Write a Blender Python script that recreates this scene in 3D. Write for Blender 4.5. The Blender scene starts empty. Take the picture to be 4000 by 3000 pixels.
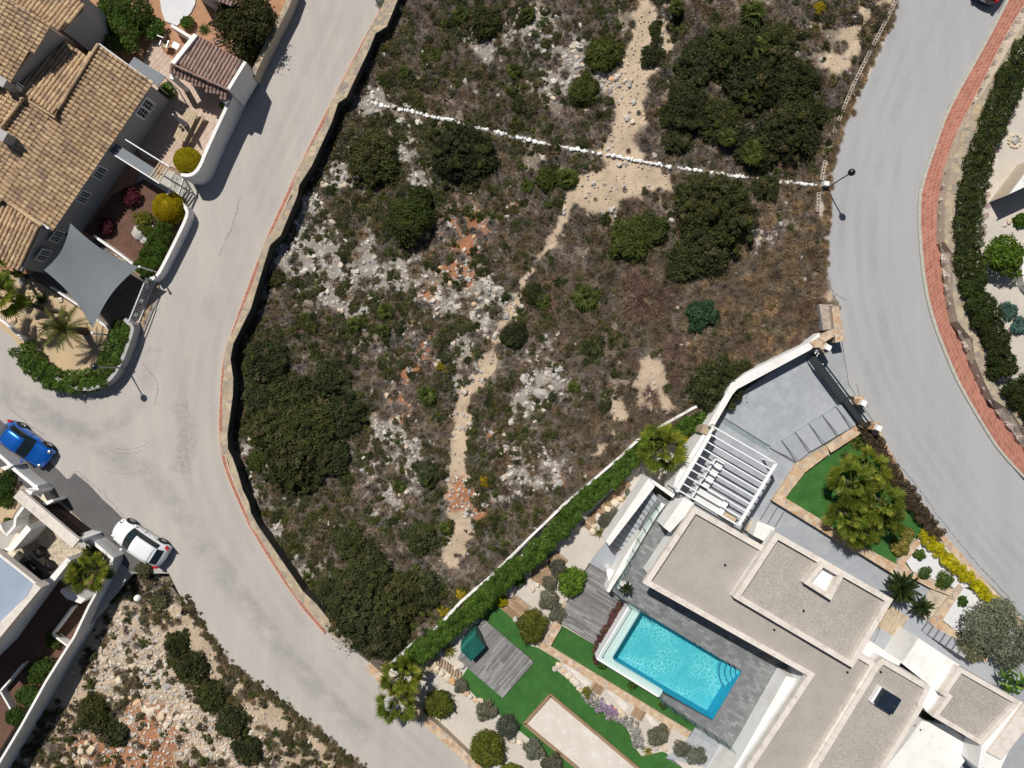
import bpy, math, random
import numpy as np
from mathutils import Vector, Matrix
R = math.radians
rng = np.random.default_rng(7); random.seed(7)
sc = bpy.context.scene
H = 49.4; S = 54.0            # camera height, pixels of the 4000 px wide photograph per metre at z = 0
def P(px, py, z=0.0):
    s = (H - z) / (H * S); return Vector(((px - 2000) * s, -(py - 1500) * s, z))
# ---------------------------------------------------------------- camera, light, exposure
cd = bpy.data.cameras.new('camera'); cam = bpy.data.objects.new('camera', cd); sc.collection.objects.link(cam)
cam.location = (0, 0, H); cd.sensor_width = 36; cd.lens = 36 * H * S / 4000; cd.clip_end = 1000; sc.camera = cam
SUN_EL, SUN_AZ = 57.0, -29.0   # azimuth from +Y towards +X
sv = Vector((math.sin(R(SUN_AZ)) * math.cos(R(SUN_EL)), math.cos(R(SUN_AZ)) * math.cos(R(SUN_EL)), math.sin(R(SUN_EL))))
w = bpy.data.worlds.new('World'); sc.world = w; w.use_nodes = True
nt = w.node_tree; bg = nt.nodes['Background']; sky = nt.nodes.new('ShaderNodeTexSky')
sky.sky_type = 'NISHITA'; sky.sun_disc = False; sky.sun_elevation = R(SUN_EL); sky.sun_rotation = R(SUN_AZ)
nt.links.new(sky.outputs[0], bg.inputs[0]); bg.inputs[1].default_value = 0.05
sl = bpy.data.lights.new('sun', 'SUN'); sl.energy = 5.0; sl.angle = R(0.5); sl.color = (1, .955, .89)
so = bpy.data.objects.new('sun', sl); sc.collection.objects.link(so)
so.rotation_euler = sv.to_track_quat('Z', 'Y').to_euler(); so.location = sv * 80
sc.view_settings.view_transform = 'Standard'; sc.view_settings.look = 'None'
sc.view_settings.exposure = -0.22; sc.view_settings.gamma = 1; sc.view_settings.use_curve_mapping = False
sc.cycles.max_bounces = 5; sc.cycles.transparent_max_bounces = 12; sc.cycles.diffuse_bounces = 2
# ---------------------------------------------------------------- materials
class N:
    def __init__(s, name):
        s.m = bpy.data.materials.new(name); s.m.use_nodes = True; s.t = s.m.node_tree
        s.b = s.t.nodes['Principled BSDF']; s.out = s.t.nodes['Material Output']
        g = s.t.nodes.new('ShaderNodeNewGeometry'); s.pos = g.outputs['Position']
    def n(s, typ, ins=None, **kw):
        x = s.t.nodes.new(typ)
        for k, v in kw.items(): setattr(x, k, v)
        for k, v in (ins or {}).items():
            if isinstance(v, bpy.types.NodeSocket): s.t.links.new(v, x.inputs[k])
            else: x.inputs[k].default_value = v
        return x
    def noise(s, scale, detail=4, vec=None, rough=.55):
        return s.n('ShaderNodeTexNoise', {'Vector': vec or s.pos, 'Scale': scale, 'Detail': detail, 'Roughness': rough}).outputs['Fac']
    def rng(s, f, a, b, lo=0, hi=1):
        return s.n('ShaderNodeMapRange', {0: f, 1: lo, 2: hi, 3: a, 4: b}).outputs[0]
    def math(s, op, a, b=0.0): return s.n('ShaderNodeMath', {0: a, 1: b}, operation=op).outputs[0]
    def mul(s, col, f): return s.n('ShaderNodeVectorMath', {0: col, 'Scale': f}, operation='SCALE').outputs[0]
    def mix(s, f, a, b): return s.n('ShaderNodeMix', {0: f, 6: a, 7: b}, data_type='RGBA').outputs[2]
    def ramp(s, f, stops, interp='LINEAR'):
        r = s.n('ShaderNodeValToRGB', {0: f}); e = r.color_ramp.elements; r.color_ramp.interpolation = interp
        while len(e) < len(stops): e.new(.5)
        for i, (p, c) in enumerate(stops): e[i].position = p; e[i].color = (*c, 1)
        return r.outputs[0]
    def rand(s):
        o = s.n('ShaderNodeObjectInfo').outputs['Random']; a = s.n('ShaderNodeAttribute', attribute_name='tint').outputs['Fac']
        return s.math('FRACT', s.math('ADD', o, a))
    def attr(s, name): return s.n('ShaderNodeAttribute', attribute_name=name).outputs
    def bump(s, h, st, d=.02): s.t.links.new(s.n('ShaderNodeBump', {'Height': h, 'Strength': st, 'Distance': d}).outputs[0], s.b.inputs['Normal'])
    def link(s, a, b): s.t.links.new(a, b)
def c4(c): return (*c, 1)
def M(name, base, var=.12, scale=1.2, fine=.12, fscale=30, rough=.85, bump=.3, ramp=None, stretch=None, metal=0, spec=.3, stain=None, coat=0):
    s = N(name); vec = s.pos
    if stretch:
        mp = s.n('ShaderNodeMapping', {'Vector': s.pos, 'Rotation': (0, 0, R(stretch[2])), 'Scale': (stretch[0], stretch[1], 1)}); vec = mp.outputs[0]
    n1 = s.noise(scale, 5, vec); n2 = s.noise(fscale, 3, vec if stretch and len(stretch) > 3 else None)
    col = s.ramp(s.rand(), ramp, 'LINEAR') if ramp else s.n('ShaderNodeRGB').outputs[0]
    if not ramp: col.node.outputs[0].default_value = c4(base)
    if stain:
        n3 = s.noise(stain[1], 6, vec, .65); col = s.mix(s.rng(n3, 0, 1, stain[2], stain[3]), col, c4(stain[0]))
    col = s.mul(col, s.rng(n1, 1 - var, 1 + var, .25, .75)); col = s.mul(col, s.rng(n2, 1 - fine, 1 + fine, .25, .75))
    s.link(col, s.b.inputs['Base Color']); s.b.inputs['Roughness'].default_value = rough
    s.b.inputs['Metallic'].default_value = metal; s.b.inputs['Specular IOR Level'].default_value = spec; s.b.inputs['Coat Weight'].default_value = coat
    if bump: s.bump(n2, bump)
    return s.m
def leafmat(name, stops, trans=.25, rough=.7, big=.25):
    s = N(name); a = s.attr('tint')['Fac']; o = s.n('ShaderNodeObjectInfo').outputs['Random']
    col = s.ramp(a, stops); col = s.mix(s.rng(s.math('FRACT', s.math('MULTIPLY', o, 7.3)), 0, .55), col, s.n('ShaderNodeVectorMath', {0: col, 1: (1.5, 1.12, .75)}, operation='MULTIPLY').outputs[0]); col = s.mul(col, s.rng(o, .7, 1.3)); col = s.mul(col, s.rng(s.noise(1.5, 4), 1 - big * 1.4, 1 + big * 1.4, .3, .7))
    s.link(col, s.b.inputs['Base Color']); s.b.inputs['Roughness'].default_value = rough; s.b.inputs['Specular IOR Level'].default_value = .1
    tr = s.n('ShaderNodeBsdfTranslucent', {'Color': s.mul(col, 1.5)}); mx = s.n('ShaderNodeMixShader', {0: trans, 1: s.b.outputs[0], 2: tr.outputs[0]})
    s.link(mx.outputs[0], s.out.inputs[0]); return s.m
def glass(name, col, alpha=.25, rough=.05):
    s = N(name); s.b.inputs['Base Color'].default_value = c4(col); s.b.inputs['Roughness'].default_value = rough; s.b.inputs['Specular IOR Level'].default_value = .6
    tb = s.n('ShaderNodeBsdfTransparent', {'Color': (.90, .95, .94, 1)}); mx = s.n('ShaderNodeMixShader', {0: alpha, 1: tb.outputs[0], 2: s.b.outputs[0]})
    s.link(mx.outputs[0], s.out.inputs[0]); return s.m
K = {}
K['road'] = M('road_concrete', (.455, .42, .38), .05, .35, .17, 13, .9, .35, stretch=(1.0, .22, -25), stain=((.385, .36, .345), .8, .35, .8))
K['road2'] = M('road_asphalt_pale', (.385, .385, .385), .035, .5, .17, 13, .9, .35, stretch=(1.4, .16, 6), stain=((.335, .335, .345), .6, .4, .9))
K['patch'] = M('dark_asphalt', (.115, .112, .112), .12, .8, .2, 22, .9, .3)
K['stucco'] = M('white_stucco', (.80, .785, .76), .04, .6, .03, 20, .8, .12, stain=((.60, .58, .53), 1.1, .5, .85))
K['stucco_g'] = M('grey_stucco', (.40, .39, .385), .06, .8, .04, 20, .85, .12)
K['cap'] = M('cream_coping', (.70, .635, .57), .07, 1.5, .08, 16, .8, .1, stain=((.46, .39, .32), 2.2, .5, .8))
K['gravel_roof'] = M('roof_gravel', (.40, .365, .325), .09, .35, .42, 17, .95, .6, stain=((.33, .30, .275), 1.1, .38, .85))
K['whitepaint'] = M('white_paint', (.82, .82, .82), .02, 2, .02, 20, .45, 0)
K['metal'] = M('grey_metal', (.30, .31, .32), .05, 2, .05, 20, .4, 0, metal=.6)
K['black'] = M('black_gloss', (.012, .013, .018), .05, 2, .05, 20, .18, 0, spec=.6)
K['dark'] = M('dark_rubber', (.02, .02, .022), .1, 4, .1, 20, .7, 0)
K['lampwhite'] = M('white_globe', (.85, .86, .84), .02, 2, .02, 20, .15, 0, spec=.5)
K['teal'] = M('dark_teal_steel', (.018, .038, .042), .1, 2, .1, 20, .35, 0, metal=.3)
K['tile_tan'] = M('clay_tile_tan', (.5, .36, .22), .12, 1.5, .22, 26, .85, .4, ramp=[(0, (.42, .27, .155)), (.3, (.58, .42, .25)), (.55, (.50, .345, .20)), (.8, (.34, .235, .16)), (1, (.60, .44, .27))], stain=((.27, .19, .135), 1.3, .48, .72))
K['tile_pink'] = M('clay_tile_pink', (.4, .3, .25), .1, 1.5, .22, 26, .85, .4, ramp=[(0, (.27, .175, .145)), (.4, (.33, .225, .19)), (.75, (.24, .165, .14)), (1, (.37, .26, .22))])
K['under'] = M('tile_bed', (.16, .105, .065), .15, 3, .2, 26, .9, .3)
K['redtile'] = M('red_paver', (.4, .13, .08), .08, 2, .12, 30, .8, .2, ramp=[(0, (.33, .125, .09)), (.5, (.38, .15, .105)), (1, (.43, .185, .13))])
K['grout'] = M('pale_grout', (.52, .40, .32), .08, 2, .1, 30, .9, .2)
K['kerb'] = M('kerb_concrete', (.44, .43, .37), .1, 2, .15, 30, .9, .3)
K['mortar'] = M('mortar', (.52, .44, .34), .1, 2, .15, 30, .9, .3)
K['crazy'] = M('flagstone_orange', (.5, .35, .2), .1, 2, .16, 24, .8, .3, ramp=[(0, (.56, .38, .24)), (.2, (.46, .27, .15)), (.4, (.60, .47, .32)), (.6, (.38, .29, .235)), (.8, (.62, .50, .36)), (1, (.50, .31, .17))])
K['crazy2'] = M('flagstone_tan', (.5, .4, .3), .14, 1.2, .18, 24, .85, .3, ramp=[(0, (.44, .35, .24)), (.3, (.32, .27, .21)), (.6, (.50, .41, .28)), (.8, (.27, .24, .21)), (1, (.48, .36, .22))])
K['rubblewall'] = M('rubble_stone', (.5, .4, .3), .14, 1.2, .2, 24, .9, .5, ramp=[(0, (.50, .42, .36)), (.3, (.38, .31, .26)), (.6, (.56, .49, .43)), (1, (.44, .36, .29))])
K['slate'] = M('grey_deck_tile', (.2, .2, .2), .08, 2, .08, 20, .6, .1, ramp=[(0, (.155, .165, .17)), (.5, (.19, .20, .205)), (.8, (.225, .235, .235)), (1, (.26, .27, .268))])
K['palegrey'] = M('pale_grey_tile', (.4, .41, .43), .08, 2.4, .04, 20, .6, .05, ramp=[(0, (.325, .345, .375)), (.5, (.345, .365, .395)), (1, (.375, .395, .42))])
K['joint'] = M('grey_step_line', (.15, .15, .155), .1, 2, .1, 20, .9, .1)
K['joint_p'] = M('pale_joint', (.33, .345, .36), .1, 2, .1, 20, .9, .1)
K['wood_g'] = M('weathered_decking', (.2, .19, .18), .15, 2.2, .2, 14, .8, .2, ramp=[(0, (.16, .155, .155)), (.35, (.21, .205, .20)), (.7, (.245, .24, .235)), (1, (.33, .325, .32))])
K['wood_b'] = M('brown_decking', (.36, .24, .14), .15, 2.2, .2, 14, .8, .2, ramp=[(0, (.26, .17, .10)), (.5, (.34, .23, .14)), (1, (.42, .30, .19))])
K['wood_dk'] = M('deck_gap', (.03, .027, .025), .1, 2, .1, 20, .9, 0)
K['turf'] = M('artificial_turf', (.036, .125, .024), .2, .8, .32, 24, .9, .5, stain=((.07, .15, .035), 2.2, .5, .8))
K['gravel_b'] = M('beige_gravel', (.54, .49, .425), .07, .8, .22, 24, .95, .4)
K['gravel_w'] = M('white_gravel', (.66, .66, .67), .05, 1, .22, 22, .95, .6)
K['sand'] = M('orange_sand', (.50, .375, .235), .1, 1, .14, 24, .95, .3)
K['bark'] = M('bark_mulch', (.13, .07, .05), .2, 2, .5, 18, .95, .6)
K['redsoil'] = M('red_soil', (.40, .22, .13), .15, 1.5, .25, 16, .95, .5)
K['pinktile'] = M('pink_terrace_tile', (.5, .36, .29), .05, 2, .05, 20, .8, .1, ramp=[(0, (.47, .35, .28)), (.5, (.51, .385, .31)), (1, (.56, .43, .35))])
K['flag'] = M('grey_flagstone_path', (.45, .43, .38), .14, 2, .1, 20, .8, .1)
K['cobble'] = M('beige_cobble', (.5, .4, .3), .08, 2, .1, 20, .8, .2, ramp=[(0, (.40, .33, .25)), (.3, (.56, .48, .35)), (.55, (.50, .42, .31)), (.8, (.32, .28, .23)), (1, (.60, .52, .39))])
K['cobble_j'] = M('cobble_joint', (.72, .64, .50), .08, 2, .1, 20, .9, .2)
K['rock'] = M('limestone', (.5, .45, .4), .16, 3, .22, 18, .95, .6, ramp=[(0, (.46, .42, .37)), (.3, (.60, .54, .47)), (.6, (.38, .36, .34)), (.85, (.66, .60, .52)), (1, (.55, .42, .30))])
K['rock_w'] = M('whitewashed_stone', (.85, .85, .83), .06, 4, .12, 18, .9, .5)
K['rock_o'] = M('ochre_boulder', (.5, .45, .4), .16, 3, .22, 18, .95, .6, ramp=[(0, (.62, .50, .36)), (.5, (.68, .58, .45)), (.8, (.64, .54, .42)), (1, (.60, .33, .15))])
K['rock_g'] = M('grey_limestone', (.4, .4, .4), .16, 3, .25, 14, .95, .6, ramp=[(0, (.30, .29, .28)), (.5, (.42, .41, .39)), (1, (.52, .50, .47))])
K['shaded_stone'] = M('shade_toned_stone', (.085, .075, .06), .2, 2, .3, 12, .95, .6)  # shade of the wall face put into the stone colour
K['trunk'] = M('bark_trunk', (.10, .08, .065), .2, 6, .3, 20, .95, .5)
K['sail'] = M('grey_shade_cloth', (.17, .19, .205), .04, .8, .05, 60, .8, .1)
K['awning'] = M('grey_awning', (.17, .19, .21), .04, .8, .05, 60, .6, .1)
K['bluegrey'] = M('grey_blue_terrace', (.30, .36, .44), .08, .8, .06, 30, .7, .1)
K['cover'] = M('green_tarpaulin', (.02, .14, .11), .15, 1.4, .08, 30, .45, .25)
K['navy'] = M('navy_metal', (.012, .02, .035), .1, 2, .1, 20, .5, 0)
K['poolside'] = M('pool_channel', (.50, .66, .63), .05, 1, .06, 30, .35, .1)
K['blueline'] = M('blue_mosaic_trim', (.03, .12, .35), .1, 4, .2, 40, .4, 0)
K['brownpaint'] = M('brown_gate_paint', (.035, .02, .015), .1, 2, .1, 20, .6, 0)
K['lichen'] = M('lichen_wood', (.35, .26, .16), .2, 3, .2, 20, .85, .2, ramp=[(0, (.42, .33, .22)), (1, (.52, .42, .29))])
K['parasol'] = M('lilac_parasol', (.28, .25, .31), .1, 3, .1, 20, .8, 0)
K['carwhite'] = M('car_paint_white', (.80, .81, .82), .01, 2, .01, 20, .25, 0, coat=1, spec=.5)
K['carblue'] = M('car_paint_blue', (.008, .15, .62), .03, 2, .05, 40, .3, 0, metal=.55, coat=1, spec=.5)
K['carblack'] = M('car_paint_black', (.012, .014, .018), .02, 2, .05, 40, .25, 0, coat=1, spec=.5)
K['carglass'] = M('tinted_glass', (.012, .02, .024), .02, 2, .02, 20, .06, 0, spec=.7)
K['redlamp'] = M('red_lens', (.45, .01, .02), .02, 2, .02, 20, .2, 0)
K['chrome'] = M('bright_alloy', (.45, .46, .47), .02, 2, .02, 20, .25, 0, metal=.8)
K['glass'] = glass('balustrade_glass', (.30, .40, .40), .10)
K['winglass'] = M('window_glass', (.02, .03, .045), .1, 2, .1, 20, .1, 0, spec=.6)
def watermat():
    s = N('pool_water'); n = s.noise(5, 4); s.b.inputs['Base Color'].default_value = (.02, .35, .42, 1); s.b.inputs['Roughness'].default_value = .04
    s.bump(n, .5, .06)
    tb = s.n('ShaderNodeBsdfTransparent', {'Color': (.68, .955, .965, 1)}); mx = s.n('ShaderNodeMixShader', {0: .13, 1: tb.outputs[0], 2: s.b.outputs[0]})
    s.link(mx.outputs[0], s.out.inputs[0]); return s.m
K['water'] = watermat()
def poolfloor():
    s = N('pool_mosaic_caustics'); wv = s.n('ShaderNodeTexNoise', {'Vector': s.pos, 'Scale': 1.5, 'Detail': 3}).outputs['Color']
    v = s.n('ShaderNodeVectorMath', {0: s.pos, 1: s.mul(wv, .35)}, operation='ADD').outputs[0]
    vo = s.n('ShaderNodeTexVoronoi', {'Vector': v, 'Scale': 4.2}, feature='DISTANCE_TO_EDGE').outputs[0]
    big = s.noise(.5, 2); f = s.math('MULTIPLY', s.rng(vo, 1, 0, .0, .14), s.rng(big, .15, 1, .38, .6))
    col = s.mix(f, (.16, .56, .62, 1), (.62, .88, .88, 1)); col = s.mul(col, s.rng(s.noise(9, 3), .8, 1.15, .3, .7))  # pale cell edges paint caustic light into the mosaic colour
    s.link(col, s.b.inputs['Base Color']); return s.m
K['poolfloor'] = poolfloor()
K['poolwall'] = M('pool_wall_mosaic', (.04, .36, .58), .1, 3, .2, 30, .5, 0)
L = {}
L['mastic'] = leafmat('mastic_leaf', [(0, (.024, .034, .014)), (.5, (.046, .060, .024)), (1, (.090, .104, .042))], big=.3)
L['bright'] = leafmat('bright_leaf', [(0, (.035, .08, .012)), (.5, (.07, .15, .02)), (1, (.15, .25, .035))], .35)
L['mid'] = leafmat('mid_green_leaf', [(0, (.025, .06, .012)), (.5, (.05, .105, .02)), (1, (.10, .165, .035))], .3)
L['olivegreen'] = leafmat('olive_green_leaf', [(0, (.05, .07, .012)), (.5, (.095, .125, .02)), (1, (.17, .19, .04))], .3)
L['yellow'] = leafmat('yellow_leaf', [(0, (.22, .24, .008)), (.5, (.40, .40, .01)), (1, (.55, .50, .02))], .4)
L['topiary'] = leafmat('yellow_topiary_leaf', [(0, (.13, .13, .004)), (.5, (.24, .21, .005)), (1, (.32, .27, .008))], .2, big=.15)
L['gorse'] = leafmat('yellow_flower', [(0, (.10, .10, .015)), (.5, (.25, .20, .015)), (1, (.45, .34, .02))], .2)
L['olive'] = leafmat('olive_tree_leaf', [(0, (.06, .075, .045)), (.5, (.11, .13, .085)), (1, (.20, .22, .16))], .2)
L['lav'] = leafmat('grey_lavender_leaf', [(0, (.055, .065, .05)), (.5, (.10, .115, .085)), (1, (.17, .18, .15))], .15)
L['oleander'] = leafmat('oleander_leaf', [(0, (.012, .034, .018)), (.5, (.026, .066, .034)), (1, (.06, .12, .06))], .15)
L['bluegreen'] = leafmat('blue_green_leaf', [(0, (.03, .08, .07)), (.5, (.06, .14, .12)), (1, (.14, .24, .21))], .2)
L['cypress'] = leafmat('cypress_leaf', [(0, (.012, .022, .006)), (.5, (.026, .042, .012)), (1, (.050, .075, .02))], .1)
L['hedge'] = leafmat('hedge_leaf', [(0, (.025, .062, .010)), (.5, (.065, .13, .020)), (1, (.14, .215, .04))], .3)
L['purple'] = leafmat('dark_red_leaf', [(0, (.05, .012, .018)), (.5, (.10, .022, .032)), (1, (.17, .04, .055))], .2)
L['bougain'] = leafmat('bougainvillea_leaf', [(0, (.03, .05, .015)), (.45, (.07, .08, .03)), (.7, (.13, .08, .06)), (.86, (.22, .02, .16)), (1, (.35, .03, .28))], .2)
L['dryvine'] = leafmat('dry_vine_leaf', [(0, (.05, .04, .02)), (.5, (.11, .085, .05)), (1, (.17, .12, .08))], .2)
L['dry'] = leafmat('grey_twig', [(0, (.12, .105, .092)), (.5, (.20, .178, .16)), (1, (.33, .30, .275))], .1, .9)
L['drybrown'] = leafmat('brown_twig', [(0, (.095, .078, .055)), (.5, (.17, .142, .102)), (1, (.27, .23, .17))], .1, .9)
L['redtwig'] = leafmat('reddish_dead_twig', [(0, (.10, .065, .055)), (.5, (.16, .11, .095)), (1, (.22, .155, .14))], .1, .9)
L['straw'] = leafmat('straw_grass', [(0, (.16, .12, .075)), (.5, (.25, .185, .115)), (1, (.38, .31, .20))], .2, .9)
L['scrub'] = leafmat('scrub_leaf', [(0, (.040, .042, .020)), (.5, (.082, .080, .040)), (1, (.155, .145, .080))], .15, .8)
L['palm'] = leafmat('fan_palm_leaf', [(0, (.030, .058, .008)), (.45, (.085, .125, .016)), (.8, (.15, .19, .03)), (1, (.32, .31, .07))], .3, .35)
L['wild'] = leafmat('wild_green_leaf', [(0, (.030, .048, .012)), (.5, (.062, .088, .022)), (1, (.115, .14, .04))])
L['palmetto'] = leafmat('palmetto_leaf', [(0, (.030, .050, .012)), (.5, (.058, .085, .02)), (1, (.12, .15, .045))], .25, .5)
L['date'] = leafmat('date_palm_leaf', [(0, (.03, .042, .010)), (.5, (.065, .08, .02)), (1, (.13, .14, .04))], .2, .4)
L['cycas'] = leafmat('sago_leaf', [(0, (.008, .02, .006)), (.5, (.018, .036, .010)), (1, (.04, .065, .018))], .1, .35)
L['yucca'] = leafmat('yucca_leaf', [(0, (.07, .09, .02)), (.5, (.15, .155, .04)), (1, (.30, .27, .09))], .2, .5)
L['banana'] = leafmat('banana_leaf', [(0, (.02, .06, .010)), (.5, (.05, .12, .015)), (1, (.14, .26, .03))], .3, .35)
L['flowerw'] = leafmat('white_daisy', [(0, (.05, .09, .03)), (.4, (.30, .32, .35)), (1, (.75, .76, .85))], .2)
L['flowerp'] = leafmat('lilac_daisy', [(0, (.05, .09, .03)), (.4, (.28, .20, .40)), (1, (.55, .38, .70))], .2)
# ---------------------------------------------------------------- mesh helpers
ORG = {}
class MB:
    def __init__(s): s.v = []; s.f = []; s.t = []
    def add(s, v, f, t=None):
        n = len(s.v); s.v += [tuple(p) for p in v]; s.f += [tuple(i + n for i in q) for q in f]
        if t is None: t = random.random()
        s.t += [t] * len(f)
    def prism(s, top, zb, t=None, bottom=False):
        """top: list of 3D points, zb: z of the base (or a list of 3D base points)"""
        n = len(top); ar = sum(top[i][0] * top[(i + 1) % n][1] - top[(i + 1) % n][0] * top[i][1] for i in range(n))
        if ar < 0: top = top[::-1]; zb = zb[::-1] if isinstance(zb, list) else zb
        bt = zb if isinstance(zb, list) else [(p[0], p[1], zb) for p in top]
        f = [tuple(range(n))] + [(i, i + n, (i + 1) % n + n, (i + 1) % n) for i in range(n)]
        if bottom: f.append(tuple(range(2 * n - 1, n - 1, -1)))
        s.add(list(top) + list(bt), f, t)
    def box(s, c, d, rot=0, t=None, tilt=None):
        m = Matrix.Rotation(rot, 3, 'Z')
        if tilt is not None: m = m @ Matrix.Rotation(tilt, 3, 'Y')
        v = [Vector(c) + m @ Vector((x * d[0] / 2, y * d[1] / 2, z * d[2] / 2)) for z in (-1, 1) for x, y in ((-1, -1), (1, -1), (1, 1), (-1, 1))]
        s.add(v, [(3, 2, 1, 0), (4, 5, 6, 7), (0, 1, 5, 4), (1, 2, 6, 5), (2, 3, 7, 6), (3, 0, 4, 7)], t)
    def beam(s, a, b, wd, h, t=None):
        """box from a to b, wd wide, h high (a, b on the top centre line)"""
        a = Vector(a); b = Vector(b); d = (b - a); d.z = 0; n = Vector((-d.y, d.x, 0)).normalized() * wd / 2; dz = Vector((0, 0, h))
        top = [a - n, b - n, b + n, a + n]; s.add(top + [p - dz for p in top], [(0, 1, 2, 3), (7, 6, 5, 4), (0, 4, 5, 1), (1, 5, 6, 2), (2, 6, 7, 3), (3, 7, 4, 0)], t)
    def tube(s, pts, r, n=8, cap=True, t=None):
        pts = [Vector(p) for p in pts]; rs = r if isinstance(r, (list, tuple)) else [r] * len(pts); v = []; f = []
        for i, p in enumerate(pts):
            d = (pts[min(i + 1, len(pts) - 1)] - pts[max(i - 1, 0)]).normalized(); u = d.orthogonal().normalized(); w_ = d.cross(u)
            v += [p + (u * math.cos(2 * math.pi * k / n) + w_ * math.sin(2 * math.pi * k / n)) * rs[i] for k in range(n)]
        for i in range(len(pts) - 1): f += [(i * n + k, i * n + (k + 1) % n, (i + 1) * n + (k + 1) % n, (i + 1) * n + k) for k in range(n)]
        if cap: f += [tuple(range(n - 1, -1, -1)), tuple(range((len(pts) - 1) * n, len(pts) * n))]
        s.add(v, f, t)
    def ball(s, c, r, n=14, m=9, t=None, sq=1):
        c = Vector(c); v = [c + Vector((0, 0, r * sq))]; f = []
        for i in range(1, m):
            a = math.pi * i / m
            v += [c + Vector((r * math.sin(a) * math.cos(2 * math.pi * k / n), r * math.sin(a) * math.sin(2 * math.pi * k / n), r * sq * math.cos(a))) for k in range(n)]
        v.append(c - Vector((0, 0, r * sq)))
        f += [(0, 1 + k, 1 + (k + 1) % n) for k in range(n)]
        for i in range(m - 2): f += [(1 + i * n + k, 1 + (i + 1) * n + k, 1 + (i + 1) * n + (k + 1) % n, 1 + i * n + (k + 1) % n) for k in range(n)]
        b = 1 + (m - 2) * n; f += [(b + k, len(v) - 1, b + (k + 1) % n) for k in range(n)]
        s.add(v, f, t)
    def mesh(s, name, mat, org=(0, 0, 0), smooth=False):
        me = bpy.data.meshes.new(name); o = Vector(org)
        me.from_pydata([(p[0] - o.x, p[1] - o.y, p[2] - o.z) for p in s.v], [], s.f); me.materials.append(mat)
        at = me.attributes.new('tint', 'FLOAT', 'FACE'); at.data.foreach_set('value', s.t)
        if smooth: me.polygons.foreach_set('use_smooth', [True] * len(s.f))
        return me
def tag(o, label=None, cat=None, group=None, kind=None):
    if label: o['label'] = label
    if cat: o['category'] = cat
    if group: o['group'] = group
    if kind: o['kind'] = kind
    return o
def link(name, me, parent=None, loc=(0, 0, 0)):
    o = bpy.data.objects.new(name, me); sc.collection.objects.link(o); o.location = loc
    if parent: o.parent = parent
    return o
def mk(name, mb, mat, parent=None, smooth=False, **kw):
    if parent is not None: org = ORG.get(parent.name, (0, 0, 0)); o = link(name, mb.mesh(name, mat, org, smooth), parent); ORG[o.name] = org
    else:
        v = mb.v; org = (sum(p[0] for p in v) / len(v), sum(p[1] for p in v) / len(v), min(p[2] for p in v))
        o = link(name, mb.mesh(name, mat, org, smooth), None, org); ORG[o.name] = org
    return tag(o, **kw)
def thing(name, label, cat, loc, group=None, kind=None):
    o = link(name, None, None, loc); o.empty_display_size = .2; ORG[o.name] = tuple(loc); return tag(o, label, cat, group, kind)
def copy_tree(o, parent=None):
    c = o.copy(); sc.collection.objects.link(c); c.parent = parent
    for ch in list(o.children): copy_tree(ch, c)
    return c
def poly3(px, z): return [P(x, y, (z(x, y) if callable(z) else z)) for x, y in px]
def slab(name, px, z, depth, mat, parent=None, **kw):
    mb = MB(); t = poly3(px, z); mb.prism(t, [(p[0], p[1], p[2] - depth) for p in t]); return mk(name, mb, mat, parent, **kw)
def area(p): return .5 * sum(p[i][0] * p[(i + 1) % len(p)][1] - p[(i + 1) % len(p)][0] * p[i][1] for i in range(len(p)))
def clip(sub, win):
    """subject polygon clipped by a convex counter-clockwise window"""
    out = list(sub)
    for i in range(len(win)):
        a = win[i]; b = win[(i + 1) % len(win)]; ex, ey = b[0] - a[0], b[1] - a[1]; src = out; out = []
        if not src: return []
        for j in range(len(src)):
            p = src[j]; q = src[(j + 1) % len(src)]
            dp = ex * (p[1] - a[1]) - ey * (p[0] - a[0]); dq = ex * (q[1] - a[1]) - ey * (q[0] - a[0])
            if dp >= 0: out.append(p)
            if (dp >= 0) != (dq >= 0):
                t = dp / (dp - dq); out.append((p[0] + t * (q[0] - p[0]), p[1] + t * (q[1] - p[1])))
    r = []
    for p in out:
        if not r or abs(p[0] - r[-1][0]) + abs(p[1] - r[-1][1]) > .05: r.append(p)
    if len(r) > 1 and abs(r[0][0] - r[-1][0]) + abs(r[0][1] - r[-1][1]) <= .05: r.pop()
    return r
def inside(p, poly):
    c = False; x, y = p
    for i in range(len(poly)):
        x1, y1 = poly[i]; x2, y2 = poly[i - 1]
        if (y1 > y) != (y2 > y) and x < (x2 - x1) * (y - y1) / (y2 - y1) + x1: c = not c
    return c
def inside_np(X, Y, poly):
    c = np.zeros(X.shape, bool)
    for i in range(len(poly)):
        x1, y1 = poly[i]; x2, y2 = poly[i - 1]
        if y1 == y2: continue
        c ^= ((y1 > Y) != (y2 > Y)) & (X < (x2 - x1) * (Y - y1) / (y2 - y1) + x1)
    return c
def pieces(parent, name, polys, z, th, mat, maxp=300, jit=.006):
    """laid pieces (px polygons): the largest-showing ones as parts, the rest joined into one part of kind stuff"""
    polys = [p for p in polys if len(p) > 2 and abs(area(p)) > 12]
    polys.sort(key=lambda p: (p[0][0] - 2000) ** 2 + (p[0][1] - 1500) ** 2)
    rest = MB()
    for i, p in enumerate(polys):
        dz = random.uniform(-jit, jit) + th; top = [Vector(q) + Vector((0, 0, dz)) for q in poly3(p, z)]
        if i < maxp:
            mb = MB(); mb.prism(top, [(q[0], q[1], q[2] - dz - .004) for q in top]); mk(name, mb, mat, parent)
        else: rest.prism(top, [(q[0], q[1], q[2] - dz - .004) for q in top])
    if rest.v: mk(name + '_field', rest, mat, parent, kind='stuff')
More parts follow.
